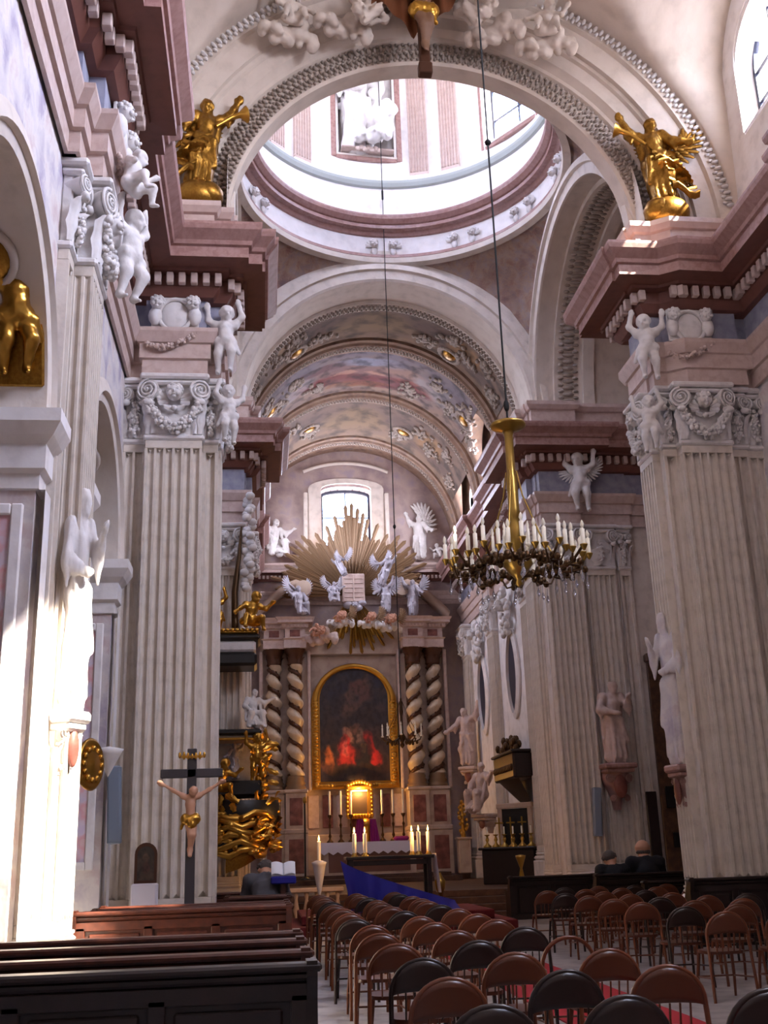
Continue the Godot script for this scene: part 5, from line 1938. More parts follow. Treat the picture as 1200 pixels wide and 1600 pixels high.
func build_chairs() -> void:
	var kinds := [make_chair(false), make_chair(true), make_chair(false, false)]
	for c in kinds:
		c.name = numbered("bentwood_chair", self) if c.name == "" else c.name
	var first := [true, true, true]
	var nth := ["first", "second", "third", "fourth", "fifth", "sixth", "seventh", "eighth", "ninth", "tenth", "eleventh", "twelfth", "thirteenth", "fourteenth", "fifteenth"]
	var lx := [-2.26, -1.60, -.94]
	var ln := ["in the column beside the pews", "in the middle column left of the carpet", "at the left edge of the red carpet"]
	var rx := [1.33, 1.95, 2.57, 3.19, 3.81, 4.43, 5.05]
	var rn := ["at the right edge of the red carpet", "in the second column right of the carpet", "in the third column right of the carpet", "in the fourth column right of the carpet", "in the fifth column right of the carpet", "in the sixth column right of the carpet", "in the column farthest right"]
	var spots := []
	for c in 3:
		for r in 14:
			var z := -5.5 - r * 1.2 - (.05 * c)
			if r > 9:
				z = -5.5 - 9 * 1.2 - (r - 9) * 1.1
			spots.append([lx[c] + rng.randf_range(-.03, .03), z + rng.randf_range(-.05, .05), ln[c], r, (r * 3 + c) % 4 == 2 or (r < 1) or (r == 1 and c == 1) or (r == 2 and c == 2 and false), c == 2 and r == 3])
	for c in 7:
		for r in 8:
			var z := -11.4 - r * 1.2
			if c == 3 and z < -15.5 and z > -18.0:
				continue
			if c > 3 and z > -18.6:
				continue
			if c == 0 and r == 7:
				continue
			spots.append([rx[c] + rng.randf_range(-.03, .03), z + rng.randf_range(-.05, .05), rn[c], r, (r + c * 2) % 4 == 1, false])
	var cnt := [0, 0, 0]
	for s in spots:
		var k := 2 if s[5] else (1 if s[4] else 0)
		var o: Node3D = kinds[k]
		var turn := rng.randf_range(-.07, .07)
		var lab := "%s bentwood chair %s, %s row" % [["brown", "shade_toned", "open-backed brown"][k], s[2], nth[s[3]]]
		if first[k]:
			first[k] = false
			o.position = Vector3(s[0], 0, s[1])
			o.rotation.y = turn
			o.set_meta("label", lab)
		else:
			copy(o, Vector3(s[0], 0, s[1]), turn, lab)
		cnt[k] += 1

func pew(called: String, label: String, x0: float, x1: float, z: float, h: float, wood: Material, panels: int) -> Node3D:
	# its back turned to the camera: panelled back with a moulded top rail, seat and shaped ends
	var t := thing("pew", label, "pew", Vector3((x0 + x1) / 2, 0, z), 0, called)
	var w := x1 - x0
	var m := MB.new()
	m.box(Vector3(0, h * .5, 0), Vector3(w - .1, h - .12, .035), .005)
	put("back", m, wood, t)
	m = MB.new()
	m.box(Vector3(0, h - .035, .01), Vector3(w + .05, .045, .17), .014)
	m.box(Vector3(0, h - .08, .01), Vector3(w, .05, .11), .016)
	put("top_rail", m, wood, t)
	m = MB.new()
	for y in [.12, h - .16]:
		m.box(Vector3(0, y, .03), Vector3(w - .1, .10, .04), .008)
	for i in panels + 1:
		m.box(Vector3(-w / 2 + .1 + (w - .2) * i / panels, h * .5, .03), Vector3(.10, h - .34, .04), .008)
	put("panel_frame", m, wood, t)
	for i in panels:
		m = MB.new()
		m.box(Vector3(-w / 2 + .1 + (w - .2) * (i + .5) / panels, h * .5 - .02, .03), Vector3((w - .2) / panels - .18, h - .44, .03), .014)
		put("back_panel", m, wood, t)
	m = MB.new()
	m.box(Vector3(0, .45, -.24), Vector3(w - .1, .04, .42), .01)
	put("seat", m, wood, t)
	for s in [-1, 1]:
		m = MB.new()
		var pr := PackedVector2Array([Vector2(.09, 0), Vector2(.09, .08), Vector2(.05, .12), Vector2(.05, h - .2), Vector2(.09, h - .08), Vector2(.09, h), Vector2(-.08, h), Vector2(-.1, h - .12), Vector2(-.2, h - .3), Vector2(-.44, .66), Vector2(-.47, .6), Vector2(-.42, .5), Vector2(-.44, .1), Vector2(-.48, 0)])
		m.ext(pr, Vector3(s * (w / 2 - .03) - .03, 0, 0), Vector3.BACK, Vector3.UP, Vector3(.06, 0, 0))
		put("bench_end", m, wood, t)
	return t

func build_pews() -> void:
	var g := "dark pews on the left"
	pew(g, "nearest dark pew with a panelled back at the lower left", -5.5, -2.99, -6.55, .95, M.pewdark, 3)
	pew(g, "second dark pew from the camera on the left", -5.5, -2.99, -7.45, .95, M.pew, 3)
	pew(g, "third dark pew from the camera on the left", -5.5, -2.99, -8.45, .95, M.pew, 3)
	pew(g, "fourth dark pew from the camera on the left", -5.5, -2.99, -9.3, .95, M.pew, 3)
	pew(g, "reddish pew with a panelled back below the crucifix, sunlit on top", -5.3, -2.97, -12.6, 1.02, M.pew, 3)
	for i in 3:
		pew(g, "reddish pew beyond the crucifix, %s from the front of its group" % ["last", "middle one", "nearest"][2 - i], -5.3, -2.95, -13.45 - i * .72, .98, M.pew, 3)
	for i in 3:
		pew("pews beside the kneeling man", "low brown pew beside the left crossing pier, %s of three" % ["nearest", "middle", "farthest"][i], -3.85 if i < 2 else -4.6, -2.85, -17.75 - i * .62 - (1.3 if i == 2 else 0.0), .95, M.pew, 2)
	g = "dark benches on the right"
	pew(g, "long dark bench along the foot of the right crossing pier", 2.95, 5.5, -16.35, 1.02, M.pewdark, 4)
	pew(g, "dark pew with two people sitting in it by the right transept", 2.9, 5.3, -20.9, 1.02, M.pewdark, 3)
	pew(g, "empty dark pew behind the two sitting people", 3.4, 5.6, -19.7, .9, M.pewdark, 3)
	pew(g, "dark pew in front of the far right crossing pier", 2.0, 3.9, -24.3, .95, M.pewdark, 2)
	var c := thing("carpet_runner", "red carpet runner down the middle of the nave", "carpet", Vector3(-.02, 0, -13))
	var m := MB.new()
	crumple(m, 60, 6, func(u, v): return Vector3((v - .5) * 1.14, .012 + .002 * sin(u * 90.0), (u - .5) * -19.0))
	m.box(Vector3(0, .004, 0), Vector3(1.14, .008, 19.0))
	put("pile", m, M.carpet, c)

func build_crucifix() -> void:
	var o := thing("crucifix", "tall grey wooden crucifix with a carved pale figure in front of the left pier", "crucifix", Vector3(-4.27, 0, -15.9))
	var m := MB.new()
	m.box(Vector3(0, 1.5, 0), Vector3(.13, 3.0, .09), .008)
	m.box(Vector3(0, 2.66, 0), Vector3(.86, .12, .09), .008)
	put("cross", m, M.crosswood, o)
	m = MB.new()
	m.box(Vector3(0, .08, 0), Vector3(.6, .16, .5), .02)
	m.box(Vector3(0, .22, 0), Vector3(.4, .14, .34), .02)
	put("foot", m, M.crosswood, o)
	var s := .92
	var y := 1.58
	# arms stretched up and out, knees together and bent to one side, head sunk on the shoulder
	var j := pose({"pelvis": Vector3(.0, .50, .07), "chest": Vector3(-.01, .72, .075), "neck": Vector3(0, .845, .08), "head": Vector3(.035, .905, .12), "look": Vector3(.35, -.6, 1), "ls": Vector3(.115, .835, .07), "rs": Vector3(-.115, .835, .07), "le": Vector3(.27, .925, .06), "lw": Vector3(.415, 1.01, .06), "re": Vector3(-.27, .925, .06), "rw": Vector3(-.415, 1.01, .06),
		"lh": Vector3(.05, .48, .07), "rh": Vector3(-.05, .48, .07), "lk": Vector3(.05, .27, .13), "rk": Vector3(.0, .27, .135), "lf": Vector3(.012, .05, .065), "rf": Vector3(-.012, .06, .08), "ltoe": Vector3(0, -1, .5), "rtoe": Vector3(0, -1, .5)})
	var f := body(j, s, .82)
	put("carved_figure", f.build(.0085 * 1.2), M.skin, o, xf(Vector3(0, y, 0)))
	f = Fig.new()
	f.k = .03
	f.b(Vector3(-.07, .50, .085) * s, Vector3(.07, .50, .085) * s, .085 * s, .085 * s)
	f.b(Vector3(.0, .47, .09) * s, Vector3(.02, .42, .12) * s, .085 * s, .07 * s)
	f.b(Vector3(-.09, .50, .12) * s, Vector3(-.14, .36, .10) * s, .03 * s, .02 * s)
	put("loincloth", f.build(.012, .012, 14.0, 4), M.goldleaf, o, xf(Vector3(0, y, 0)))
	put("hair", hair_cap(j.head * s, .058 * s, Vector3(.3, -.4, 1).normalized(), Vector3.UP), M.hair, o, xf(Vector3(0, y, 0)))
	m = MB.new()   # title board with gilt scrolls
	for q in [[-.17, .045], [-.11, .06], [-.055, .05], [0, .04], [.055, .05], [.11, .06], [.17, .045]]:
		m.ball(Vector3(q[0], 2.89 + .02 * absf(q[0]) * 5, .06), Vector3(.022, q[1], .02), 7, 5)
	m.box(Vector3(0, 2.885, .055), Vector3(.30, .035, .012), .004)
	put("gilt_title", m, M.goldleaf, o)

func person(label: String, at: Vector3, turn: float, s: float, j: Dictionary, coat: Material, haircol: Material, bald: bool) -> Node3D:
	var o := thing("person", label, "person", at, turn)
	var f := body(j, s, 1.0)
	put("body", f.build(.015), M.skin, o)
	f = Fig.new()
	f.k = .05
	f.b(j.pelvis * s, j.chest * s, .115 * s, .118 * s)
	f.b(j.chest * s, j.neck * s - Vector3(0, .03, 0), .118 * s, .06 * s)
	for e in ["l", "r"]:
		f.b(j.chest.lerp(j.neck, .6) * s, j[e + "s"] * s, .065 * s, .062 * s)
		f.b(j[e + "s"] * s, j[e + "e"] * s, .062 * s, .05 * s)
		f.b(j[e + "e"] * s, j[e + "e"].lerp(j[e + "w"], .92) * s, .05 * s, .035 * s)
		f.b(j.pelvis * s, j[e + "h"] * s, .105 * s, .09 * s)
		f.b(j[e + "h"] * s, j[e + "k"] * s, .088 * s, .06 * s)
		f.b(j[e + "k"] * s, j[e + "f"] * s, .06 * s, .042 * s)
	put("coat", f.build(.022, .015, 6.0, 8, 1.5), coat, o)
	if bald:
		var m := MB.new()
		for i in 10:
			var a := PI * i / 9.0
			m.ball(j.head * s + Vector3(cos(a) * .056, -.03, -sin(a) * .050) * s, Vector3(.014, .018, .014) * s, 6, 4)
		put("hair", m, haircol, o)
	else:
		var up: Vector3 = (j.head - j.neck).normalized()
		put("hair", hair_cap(j.head * s, .064 * s, (Vector3(0, 0, 1) - up * up.z).normalized(), up), haircol, o)
	var m := MB.new()
	for e in ["l", "r"]:
		m.ball(j[e + "f"] * s + Vector3(0, -.015, .07), Vector3(.05, .045, .13), 8, 6)
	put("shoes", m, M.black, o)
	return o

func build_people() -> void:
	var sit := {"pelvis": Vector3(0, .30, 0), "chest": Vector3(0, .49, -.01), "neck": Vector3(0, .605, .01), "head": Vector3(0, .70, .03), "ls": Vector3(.125, .57, 0), "rs": Vector3(-.125, .57, 0), "le": Vector3(.17, .42, .04), "lw": Vector3(.06, .37, .2), "re": Vector3(-.17, .42, .04), "rw": Vector3(-.06, .37, .2), "lh": Vector3(.06, .29, .05), "rh": Vector3(-.06, .29, .05), "lk": Vector3(.07, .29, .27), "rk": Vector3(-.07, .29, .27), "lf": Vector3(.07, .04, .27), "rf": Vector3(-.07, .04, .27)}
	person("bald person in a dark coat seated with back to the camera by the right transept", Vector3(3.98, 0, -21.15), PI, 2.05, pose(sit), M.coat, M.hair, true)
	var lo := sit.duplicate()
	lo.head = Vector3(.02, .685, .05)
	person("grey-haired person in dark clothes seated left of the bald one", Vector3(3.36, 0, -21.2), PI - .15, 1.85, pose(lo), M.coat, M.hair, false)
	var kn := {"pelvis": Vector3(0, .33, -.05), "chest": Vector3(0, .51, .05), "neck": Vector3(0, .61, .11), "head": Vector3(0, .67, .19), "look": Vector3(0, -.8, 1), "ls": Vector3(.135, .575, .09), "rs": Vector3(-.135, .575, .09), "le": Vector3(.17, .45, .16), "lw": Vector3(.03, .52, .26), "re": Vector3(-.17, .45, .16), "rw": Vector3(-.03, .52, .26), "lh": Vector3(.06, .31, -.03), "rh": Vector3(-.06, .31, -.03), "lk": Vector3(.07, .05, .02), "rk": Vector3(-.07, .05, .02), "lf": Vector3(.07, .05, -.24), "rf": Vector3(-.07, .05, -.24), "ltoe": Vector3(0, -.1, -1), "rtoe": Vector3(0, -.1, -1)}
	var k := person("person in a grey jacket kneeling with bowed head beside the left pier", Vector3(-3.22, .0, -19.4), PI, 1.95, pose(kn), M.greycoat, M.hair, false)
	k.position.y = .0

func build_chandelier() -> void:
	var o := thing("chandelier", "big gilt chandelier with a ring of white candle lamps hanging on a long cord", "chandelier", Vector3(0, 0, -13.4))
	var m := MB.new()
	m.tube([Vector3(0, 7.05, 0), Vector3(0, 18.0, 0)], .014, 6)
	m.ball(Vector3(0, 11.45, 0), Vector3(.05, .05, .05), 8, 6)
	m.ball(Vector3(0, 7.25, 0), Vector3(.04, .09, .04), 8, 6)
	put("cord", m, M.rope, o)
	m = MB.new()
	m.lathe([Vector2(.02, 6.86), Vector2(.22, 6.93), Vector2(.245, 6.95), Vector2(.235, 6.98), Vector2(.03, 7.06)], 28)
	put("canopy_disc", m, M.brass, o)
	m = MB.new()
	m.lathe([Vector2(.02, 5.15), Vector2(.07, 5.3), Vector2(.09, 5.5), Vector2(.055, 5.6), Vector2(.07, 5.66), Vector2(.09, 5.7), Vector2(.075, 5.76), Vector2(.075, 6.2), Vector2(.06, 6.25), Vector2(.058, 6.8), Vector2(.08, 6.87), Vector2(.03, 6.9)], 18)
	m.lathe([Vector2(.01, 4.72), Vector2(.05, 4.76), Vector2(.03, 4.82), Vector2(.11, 4.9), Vector2(.2, 5.02), Vector2(.18, 5.1), Vector2(.07, 5.18)], 18)
	put("stem", m, M.brass, o)
	m = MB.new()
	var ring := []
	for i in 37:
		var a := TAU * i / 36
		ring.append(Vector3(cos(a) * .52, 5.0, sin(a) * .52))
	m.tube(ring, .035, 7, false)
	for i in 40:
		var a := TAU * i / 40
		m.ball(Vector3(cos(a) * .52, 5.0 + .03 * (i % 2), sin(a) * .52), Vector3(.05, .07, .05), 6, 4)
	put("ring", m, M.bronze, o)
	for i in 4:
		var a := TAU * i / 4 + .5
		m = MB.new()
		m.tube([Vector3(cos(a) * .07, 6.3, sin(a) * .07), Vector3(cos(a) * .13, 5.95, sin(a) * .13), Vector3(cos(a) * .32, 5.4, sin(a) * .32), Vector3(cos(a) * .5, 5.05, sin(a) * .5)], .012, 5)
		put("stay", m, M.brass, o)
	for i in 12:
		var a := TAU * (i + .3) / 12
		var d := Vector3(cos(a), 0, sin(a))
		m = MB.new()
		var pts := []
		for k in 9:
			var t := k / 8.0
			pts.append(d * lerpf(.45, .9, t) + Vector3(0, 4.98 - .14 * sin(t * PI) + .12 * t, 0))
		m.tube(pts, .018, 6)
		for s in [-1.0, 1.0]:
			var e: Vector3 = Vector3(-d.z, 0, d.x) * s
			m.tube([d * .7 + Vector3(0, 4.9, 0), d * .8 + e * .1 + Vector3(0, 4.9, 0), d * .84 + e * .16 + Vector3(0, 5.04, 0)], .014, 5)
		for k in 5:
			m.ball(d * (.5 + .09 * k) + Vector3(0, 4.92 + .04 * (k % 2), 0), Vector3(.045, .05, .045), 6, 4)
		put("arm", m, M.bronze, o)
		for e in [[.93, 0.0, 5.10], [.84, .16, 5.05], [.84, -.16, 5.05]]:
			var c: Vector3 = d * e[0] + Vector3(-d.z, 0, d.x) * e[1] + Vector3(0, e[2], 0)
			m = MB.new()
			m.lathe([Vector2(.01, -.05), Vector2(.03, -.02), Vector2(.05, .02), Vector2(.052, .03), Vector2(.02, .035)], 9, Transform3D(Basis.IDENTITY, c))
			put("drip_pan", m, M.brass, o)
			m = MB.new()
			m.lathe([Vector2(.027, .03), Vector2(.027, .23), Vector2(.013, .235), Vector2(.015, .25), Vector2(.026, .28), Vector2(.018, .32), Vector2(.002, .35)], 9, Transform3D(Basis.IDENTITY, c))
			put("candle_lamp", m, M.wax, o)
		for k in 3:
			m = MB.new()
			var c2: Vector3 = d * (.6 + .14 * k) + Vector3(0, 4.78 - .02 * k, 0)
			m.lathe([Vector2(.001, -.09), Vector2(.026, -.04), Vector2(.016, .0), Vector2(.004, .03)], 6, Transform3D(Basis.IDENTITY, c2))
			m.tube([c2 + Vector3(0, .02, 0), c2 + Vector3(0, .12, 0)], .004, 4)
			put("glass_drop", m, M.crystal, o)
	for i in 6:
		var a := TAU * i / 6 + .2
		m = MB.new()
		m.lathe([Vector2(.01, 0), Vector2(.045, .03), Vector2(.02, .05), Vector2(.021, .06), Vector2(.021, .24), Vector2(.012, .245), Vector2(.022, .29), Vector2(.002, .35)], 9, Transform3D(Basis.IDENTITY, Vector3(cos(a) * .3, 5.18, sin(a) * .3)))
		m.tube([Vector3(cos(a) * .3, 5.18, sin(a) * .3), Vector3(cos(a) * .2, 5.02, sin(a) * .2)], .014, 5)
		put("candle_lamp", m, M.wax, o)
	# the small one further back
	o = thing("chandelier", "small dark chandelier hanging in front of the altar painting", "chandelier", Vector3(0, 0, -25.9))
	m = MB.new()
	m.tube([Vector3(0, 5.0, 0), Vector3(0, 26.5, 0)], .012, 5)
	m.ball(Vector3(0, 9.3, 0), Vector3(.04, .06, .04), 7, 5)
	m.lathe([Vector2(.005, 18.7), Vector2(.03, 18.75), Vector2(.03, 19.0), Vector2(.005, 19.1)], 8)
	put("cord", m, M.rope, o)
	m = MB.new()
	m.lathe([Vector2(.01, 3.85), Vector2(.06, 3.92), Vector2(.03, 3.98), Vector2(.1, 4.1), Vector2(.04, 4.2), Vector2(.03, 4.6), Vector2(.05, 4.7), Vector2(.02, 5.02)], 12)
	put("stem", m, M.bronze, o)
	for i in 8:
		var a := TAU * (i + .2) / 8
		var d := Vector3(cos(a), 0, sin(a))
		m = MB.new()
		m.tube([d * .06 + Vector3(0, 4.1, 0), d * .25 + Vector3(0, 3.98, 0), d * .42 + Vector3(0, 4.04, 0), d * .46 + Vector3(0, 4.12, 0)], .016, 6)
		for k in 3:
			m.ball(d * (.15 + .1 * k) + Vector3(0, 3.98, 0), Vector3(.035, .05, .035), 6, 4)
		put("arm", m, M.bronze, o)
		m = MB.new()
		m.lathe([Vector2(.01, -.02), Vector2(.04, .0), Vector2(.018, .02), Vector2(.018, .2), Vector2(.01, .21), Vector2(.018, .25), Vector2(.002, .3)], 8, Transform3D(Basis.IDENTITY, d * .46 + Vector3(0, 4.13, 0)))
		put("candle_lamp", m, M.wax, o)
		m = MB.new()
		m.tube([d * .42 + Vector3(0, 4.1, 0), d * .2 + Vector3(0, 4.5, 0), d * .03 + Vector3(0, 4.95, 0)], .006, 4)
		put("chain", m, M.bronze, o)

# ---------------------------------------------------------------- sculpture
func bracket(o: Node, w: float, h: float, material: Material) -> void:
	# console with a cartouche under a statue; its top is at y 0, it hangs on a wall behind (z < 0)
	var m := MB.new()
	m.box(Vector3(0, -.06, 0), Vector3(w, .12, w * .8), .03)
	m.box(Vector3(0, -.16, -.02), Vector3(w * .86, .1, w * .7), .03)
	var rows := []
	for i in 8:
		var t := i / 7.0
		var r := PackedVector3Array()
		for k in 12:
			var a := PI * k / 11.0
			var q := w * .42 * (1.0 - t * .75) * (1.0 + .15 * sin(t * 7))
			r.append(Vector3(cos(a) * q, -.2 - t * (h - .2), -w * .38 + sin(a) * q * 1.3))
		rows.append(r)
	m.grid(rows)
	put("bracket", m, material, o)
	m = MB.new()
	m.ball(Vector3(0, -h * .5, w * .16), Vector3(w * .2, h * .26, .05), 14, 8)
	put("cartouche", m, M.marblered, o)
	m = MB.new()
	for s in [-1.0, 1.0]:
		spiral(m, Vector3(s * w * .3, -h * .32, w * .12), w * .13, Basis(Vector3.UP, s * .3), 1.8, -s)
		spiral(m, Vector3(s * w * .22, -h * .75, w * .06), w * .1, Basis(Vector3.UP, s * .3), 1.8, s)
	put("scroll", m, material, o)

func build_sculpture() -> void:
	var o: Node3D
	var m: MB
	# saints on brackets against the piers
	o = thing("saint_statue", "white robed statue on a bracket on the near left pilaster, its lower half in sunlight", "statue", Vector3(-5.26, 3.0, -11.62), PI / 3)
	bracket(o, .36, .75, M.stucco)
	statue("saint", o, 2.45, M.stucco, Vector3(0, 0, 0), -.3, "figure", false, 0.0, Vector2(.42, .5))
	o = thing("saint_statue", "pale robed statue on a pinkish bracket on the edge of the right crossing pier", "statue", Vector3(3.58, 2.75, -17.85), -PI / 2 + .25)
	bracket(o, .42, .85, M.pink)
	statue("saint", o, 2.6, M.frescopale, Vector3(0, 0, -.02), .2, "figure", true, 0.0, Vector2(.55, .42))
	o = thing("saint_statue", "rosy robed statue on a pink bracket on the far right crossing pier", "statue", Vector3(5.05, 3.35, -25.55), 0)
	bracket(o, .8, 1.05, M.pink)
	statue("saint", o, 1.95, M.pinklight, Vector3.ZERO, .1)
	o = thing("saint_statue", "dim stone statue of a robed saint between the altar and the right choir wall", "statue", Vector3(3.75, 4.25, -37.6), -.6)
	bracket(o, .6, .7, M.pinklight)
	statue("angel", o, 2.0, M.pinklight)
	o = thing("saint_statue", "dim seated stone figure low on the right choir wall", "statue", Vector3(3.72, 2.6, -35.2), -PI / 2 + .5)
	bracket(o, .7, .6, M.pinklight)
	statue("seated", o, 1.9, M.pinklight)
	# niche of the drum
	var a := deg_to_rad(-5.0)
	var d := Vector3(sin(a), 0, -cos(a))
	o = thing("niche_statue", "white statue of two robed figures in the niche of the dome drum", "statue", Vector3(0, 20.48, CZ) + d * 4.2, -a)
	statue("saint", o, 3.25, M.stucco, Vector3(-.22, 0, 0), .1)
	statue("seated", o, 2.6, M.stucco, Vector3(.35, 0, .1), -.5, "companion", true)
	m = MB.new()
	m.box(Vector3(0, .03, .1), Vector3(1.5, .06, .5), .02)
	for i in 7:
		m.ball(Vector3(-.3 + i * .1, -.04 + .05 * (i % 2), .36), Vector3(.08, .08, .05), 6, 4)
	put("plinth", m, M.pinklight, o)
	# gilded angels at the feet of the crossing arch
	for s in [-1.0, 1.0]:
		o = thing("gilded_angel", "gilded winged angel on a golden ball at the %s foot of the crossing arch" % ("left" if s < 0 else "right"), "statue", Vector3(s * 4.42 - .05, 12.62, -17.35), -s * .25)
		m = MB.new()
		m.ball(Vector3(0, .32, 0), Vector3(.42, .32, .36), 18, 12)
		m.ball(Vector3(-s * .16, .36, .06), Vector3(.3, .26, .3), 14, 10)
		put("ball", m, M.gold, o)
		statue("angel", o, 1.95, M.gold, Vector3(0, .5, 0), 0, "figure", s > 0, s * .1)
		put("wing", wing(Vector3(s * .1, 1.75, -.12), Vector3(s, 0, 0), Vector3.UP, .78), M.gold, o)
		put("wing", wing(Vector3(-s * .05, 1.7, -.12), Vector3(-s * .8, .3, 0).normalized(), Vector3(s * .3, .9, 0).normalized(), .5), M.gold, o)
		m = MB.new()
		for i in 9:   # fluttering drapery
			var t := i / 8.0
			crumple(m, 5, 3, func(u, v): return Vector3(s * (.12 + u * .5) - s * t * .35, .75 + t * .85 - u * .22 + .07 * sin(u * 7 + i), .16 + .10 * sin(v * 4 + i) - u * .1) + Vector3(0, v * .16, v * .08))
		put("drapery", m, M.gold, o)
		m = MB.new()
		m.tube([Vector3(-s * .28, 1.78, .2), Vector3(-s * .55, 2.02, .22), Vector3(-s * .72, 2.12, .22), Vector3(-s * .84, 2.16, .22)], [.03, .04, .06, .16], 10)
		put("trumpet", m, M.goldleaf, o)
	# children climbing on the capitals
	var pts := [["stucco child with raised arms at the inner corner of the left crossing pier's entablature", Vector3(-3.93, 9.35, -17.1), 1.2, "putto", -.1, false], ["second stucco child, hanging below the one on the left crossing pier's capital", Vector3(-3.86, 8.1, -17.15), 1.0, "putto", .4, true],
		["stucco child with raised arms at the inner corner of the right crossing pier's entablature", Vector3(3.55, 9.35, -17.05), 1.2, "putto", -.3, true], ["second stucco child, hanging below the one on the right crossing pier's capital", Vector3(3.45, 8.0, -17.1), 1.0, "putto", -.5, false],
		["stucco child clinging to the far side of the near left pilaster's capital", Vector3(-4.98, 8.15, -12.4), 1.25, "putto", 1.1, false], ["stucco child's figure leaning out above the near left pilaster's capital", Vector3(-4.95, 9.35, -12.0), 1.0, "putto_seated", 1.3, false],
		["winged stucco figure on the frieze of the far right crossing pier", Vector3(4.75, 9.55, -25.45), 1.5, "putto", -.3, true]]
	for e in pts:
		o = thing("putto", e[0], "statue", e[1], e[4])
		statue(e[3], o, e[2], M.stucco, Vector3.ZERO, 0, "figure", e[5])
		if e[2] == 1.5:
			put("wing", wing(Vector3(-.1, 1.05, -.1), Vector3(-1, 0, 0), Vector3.UP, .5), M.stucco, o)
			put("wing", wing(Vector3(.1, 1.05, -.1), Vector3(1, 0, 0), Vector3.UP, .5), M.stucco, o)
	# cartouches with cherubs on the friezes
	for e in [["carved cartouche with two cherub heads on the left crossing pier's frieze", Vector3(-4.78, 10.0, -17.06), 0.0], ["carved cartouche with two cherub heads on the right crossing pier's frieze", Vector3(4.36, 10.0, -17.06), 0.0], ["carved cherub head on the frieze over the near left pilaster", Vector3(-5.18, 10.05, -12.3), PI / 2]]:
		o = thing("cartouche", e[0], "relief", e[1], e[2])
		m = MB.new()
		m.box(Vector3(0, .42, .02), Vector3(.8, .64, .05), .01)
		m.ball(Vector3(0, .38, .06), Vector3(.24, .27, .07), 16, 8)
		var ring := []
		for k in 25:
			ring.append(Vector3(cos(TAU * k / 24) * .27, .38 + sin(TAU * k / 24) * .30, .08))
		m.tube(ring, .04, 6, false)
		put("shield", m, M.stucco, o)
		for s in [-1.0, 1.0]:
			m = MB.new()
			head_mesh(m, Vector3(s * .3, .58, .14), .13)
			m.ball(Vector3(s * .33, .36, .08), Vector3(.12, .18, .1), 8, 6)
			put("cherub_head", m, M.stucco, o)
		m = MB.new()
		var fl := []
		for k in 12:
			fl.append(Vector3(.38 - k * .075, .05 - .28 * sin(k / 11.0 * PI * .7), .1))
		fruit(m, fl, .06, 5, .03)
		put("flower_swag", m, M.pinklight, o)
	for k in 5:   # pairs of cherub heads on the ring of the dome
		var aa: float = [-62.0, 0.0, 33.0, 62.0, 90.0][k]
		d = Vector3(sin(deg_to_rad(aa)), 0, -cos(deg_to_rad(aa)))
		o = thing("cherub_pair", ["pair of small white cherub heads on the left of the dome's ring", "pair of small white cherub heads at the centre of the dome's ring", "pair of small white cherub heads right of the centre of the dome's ring", "pair of small white cherub heads at the right of the dome's ring", "pair of small white cherub heads at the far right end of the dome's ring"][k], "relief", Vector3(0, 17.3, CZ) + d * 3.9, -deg_to_rad(aa))
		for s in [-1, 1]:
			m = MB.new()
			head_mesh(m, Vector3(s * .26, .1, .1), .12)
			for i in 3:
				leaf(m, Vector3(s * .3, .05, .05), Basis(Vector3.BACK, -s * (.4 + i * .5)), .1, .22, .02)
			m.ball(Vector3(s * .26, -.1, .05), Vector3(.09, .13, .06), 7, 5)
			put("cherub_head", m, M.stucco, o)
	# the group on the crown of the crossing arch
	o = thing("crest_group", "carved crucifix before ochre drapery on the crown of the crossing arch", "sculpture", Vector3(-.36, 15.55, -17.15))
	m = MB.new()
	crumple(m, 14, 40, func(u, v): return Vector3((v - .5) * (1.7 + u * .4) + .05, 3.0 - u * (2.05 - 1.9 * absf(v - .45) + .12 * sin(v * 19.0)), .08 + .09 * sin(v * 34.0 + u * 2.0) + .14 * u))
	put("drapery", m, M.drape, o)
	m = MB.new()
	m.box(Vector3(.1, .85, .32), Vector3(.20, 1.9, .16), .02)
	m.box(Vector3(.1, .0, .32), Vector3(.26, .24, .2), .02)
	m.box(Vector3(.1, 1.9, .32), Vector3(1.5, .18, .14), .02)
	put("cross", m, M.vine, o)
	var j := pose({"ls": Vector3(.115, .82, 0), "rs": Vector3(-.115, .82, 0), "le": Vector3(.26, .9, 0), "lw": Vector3(.4, .98, 0), "re": Vector3(-.26, .9, 0), "rw": Vector3(-.4, .98, 0), "lk": Vector3(.05, .27, .07), "rk": Vector3(-.02, .27, .08), "lf": Vector3(.015, .05, .0), "rf": Vector3(-.015, .06, .02), "ltoe": Vector3(0, -1, .4), "rtoe": Vector3(0, -1, .4)})
	put("carved_figure", body(j, 1.7).build(.028), M.woodcarving, o, xf(Vector3(.1, .35, .46)))
	var f := Fig.new()
	f.b(Vector3(-.13, .88, .02), Vector3(.13, .86, .02), .17, .17)
	f.b(Vector3(.14, .84, .05), Vector3(.22, .58, .05), .07, .04)
	put("loincloth", f.build(.025, .02, 12.0, 2), M.goldleaf, o, xf(Vector3(.1, .35, .46)))
	var cr := [["stucco angel sprawling left of the crest crucifix", Vector3(-1.7, 16.7, -17.0), "seated", 1.5, .3, true, -.9], ["stucco child left of the crest angel", Vector3(-2.75, 16.45, -17.0), "putto_seated", 1.1, .3, true, 0.0], ["stucco angel holding the foot of the crest crucifix on its right", Vector3(1.15, 16.75, -17.0), "seated", 1.5, -.4, false, .6], ["stucco child right of the crest angel", Vector3(2.2, 16.5, -17.0), "putto_seated", 1.15, -.2, false, 0.0]]
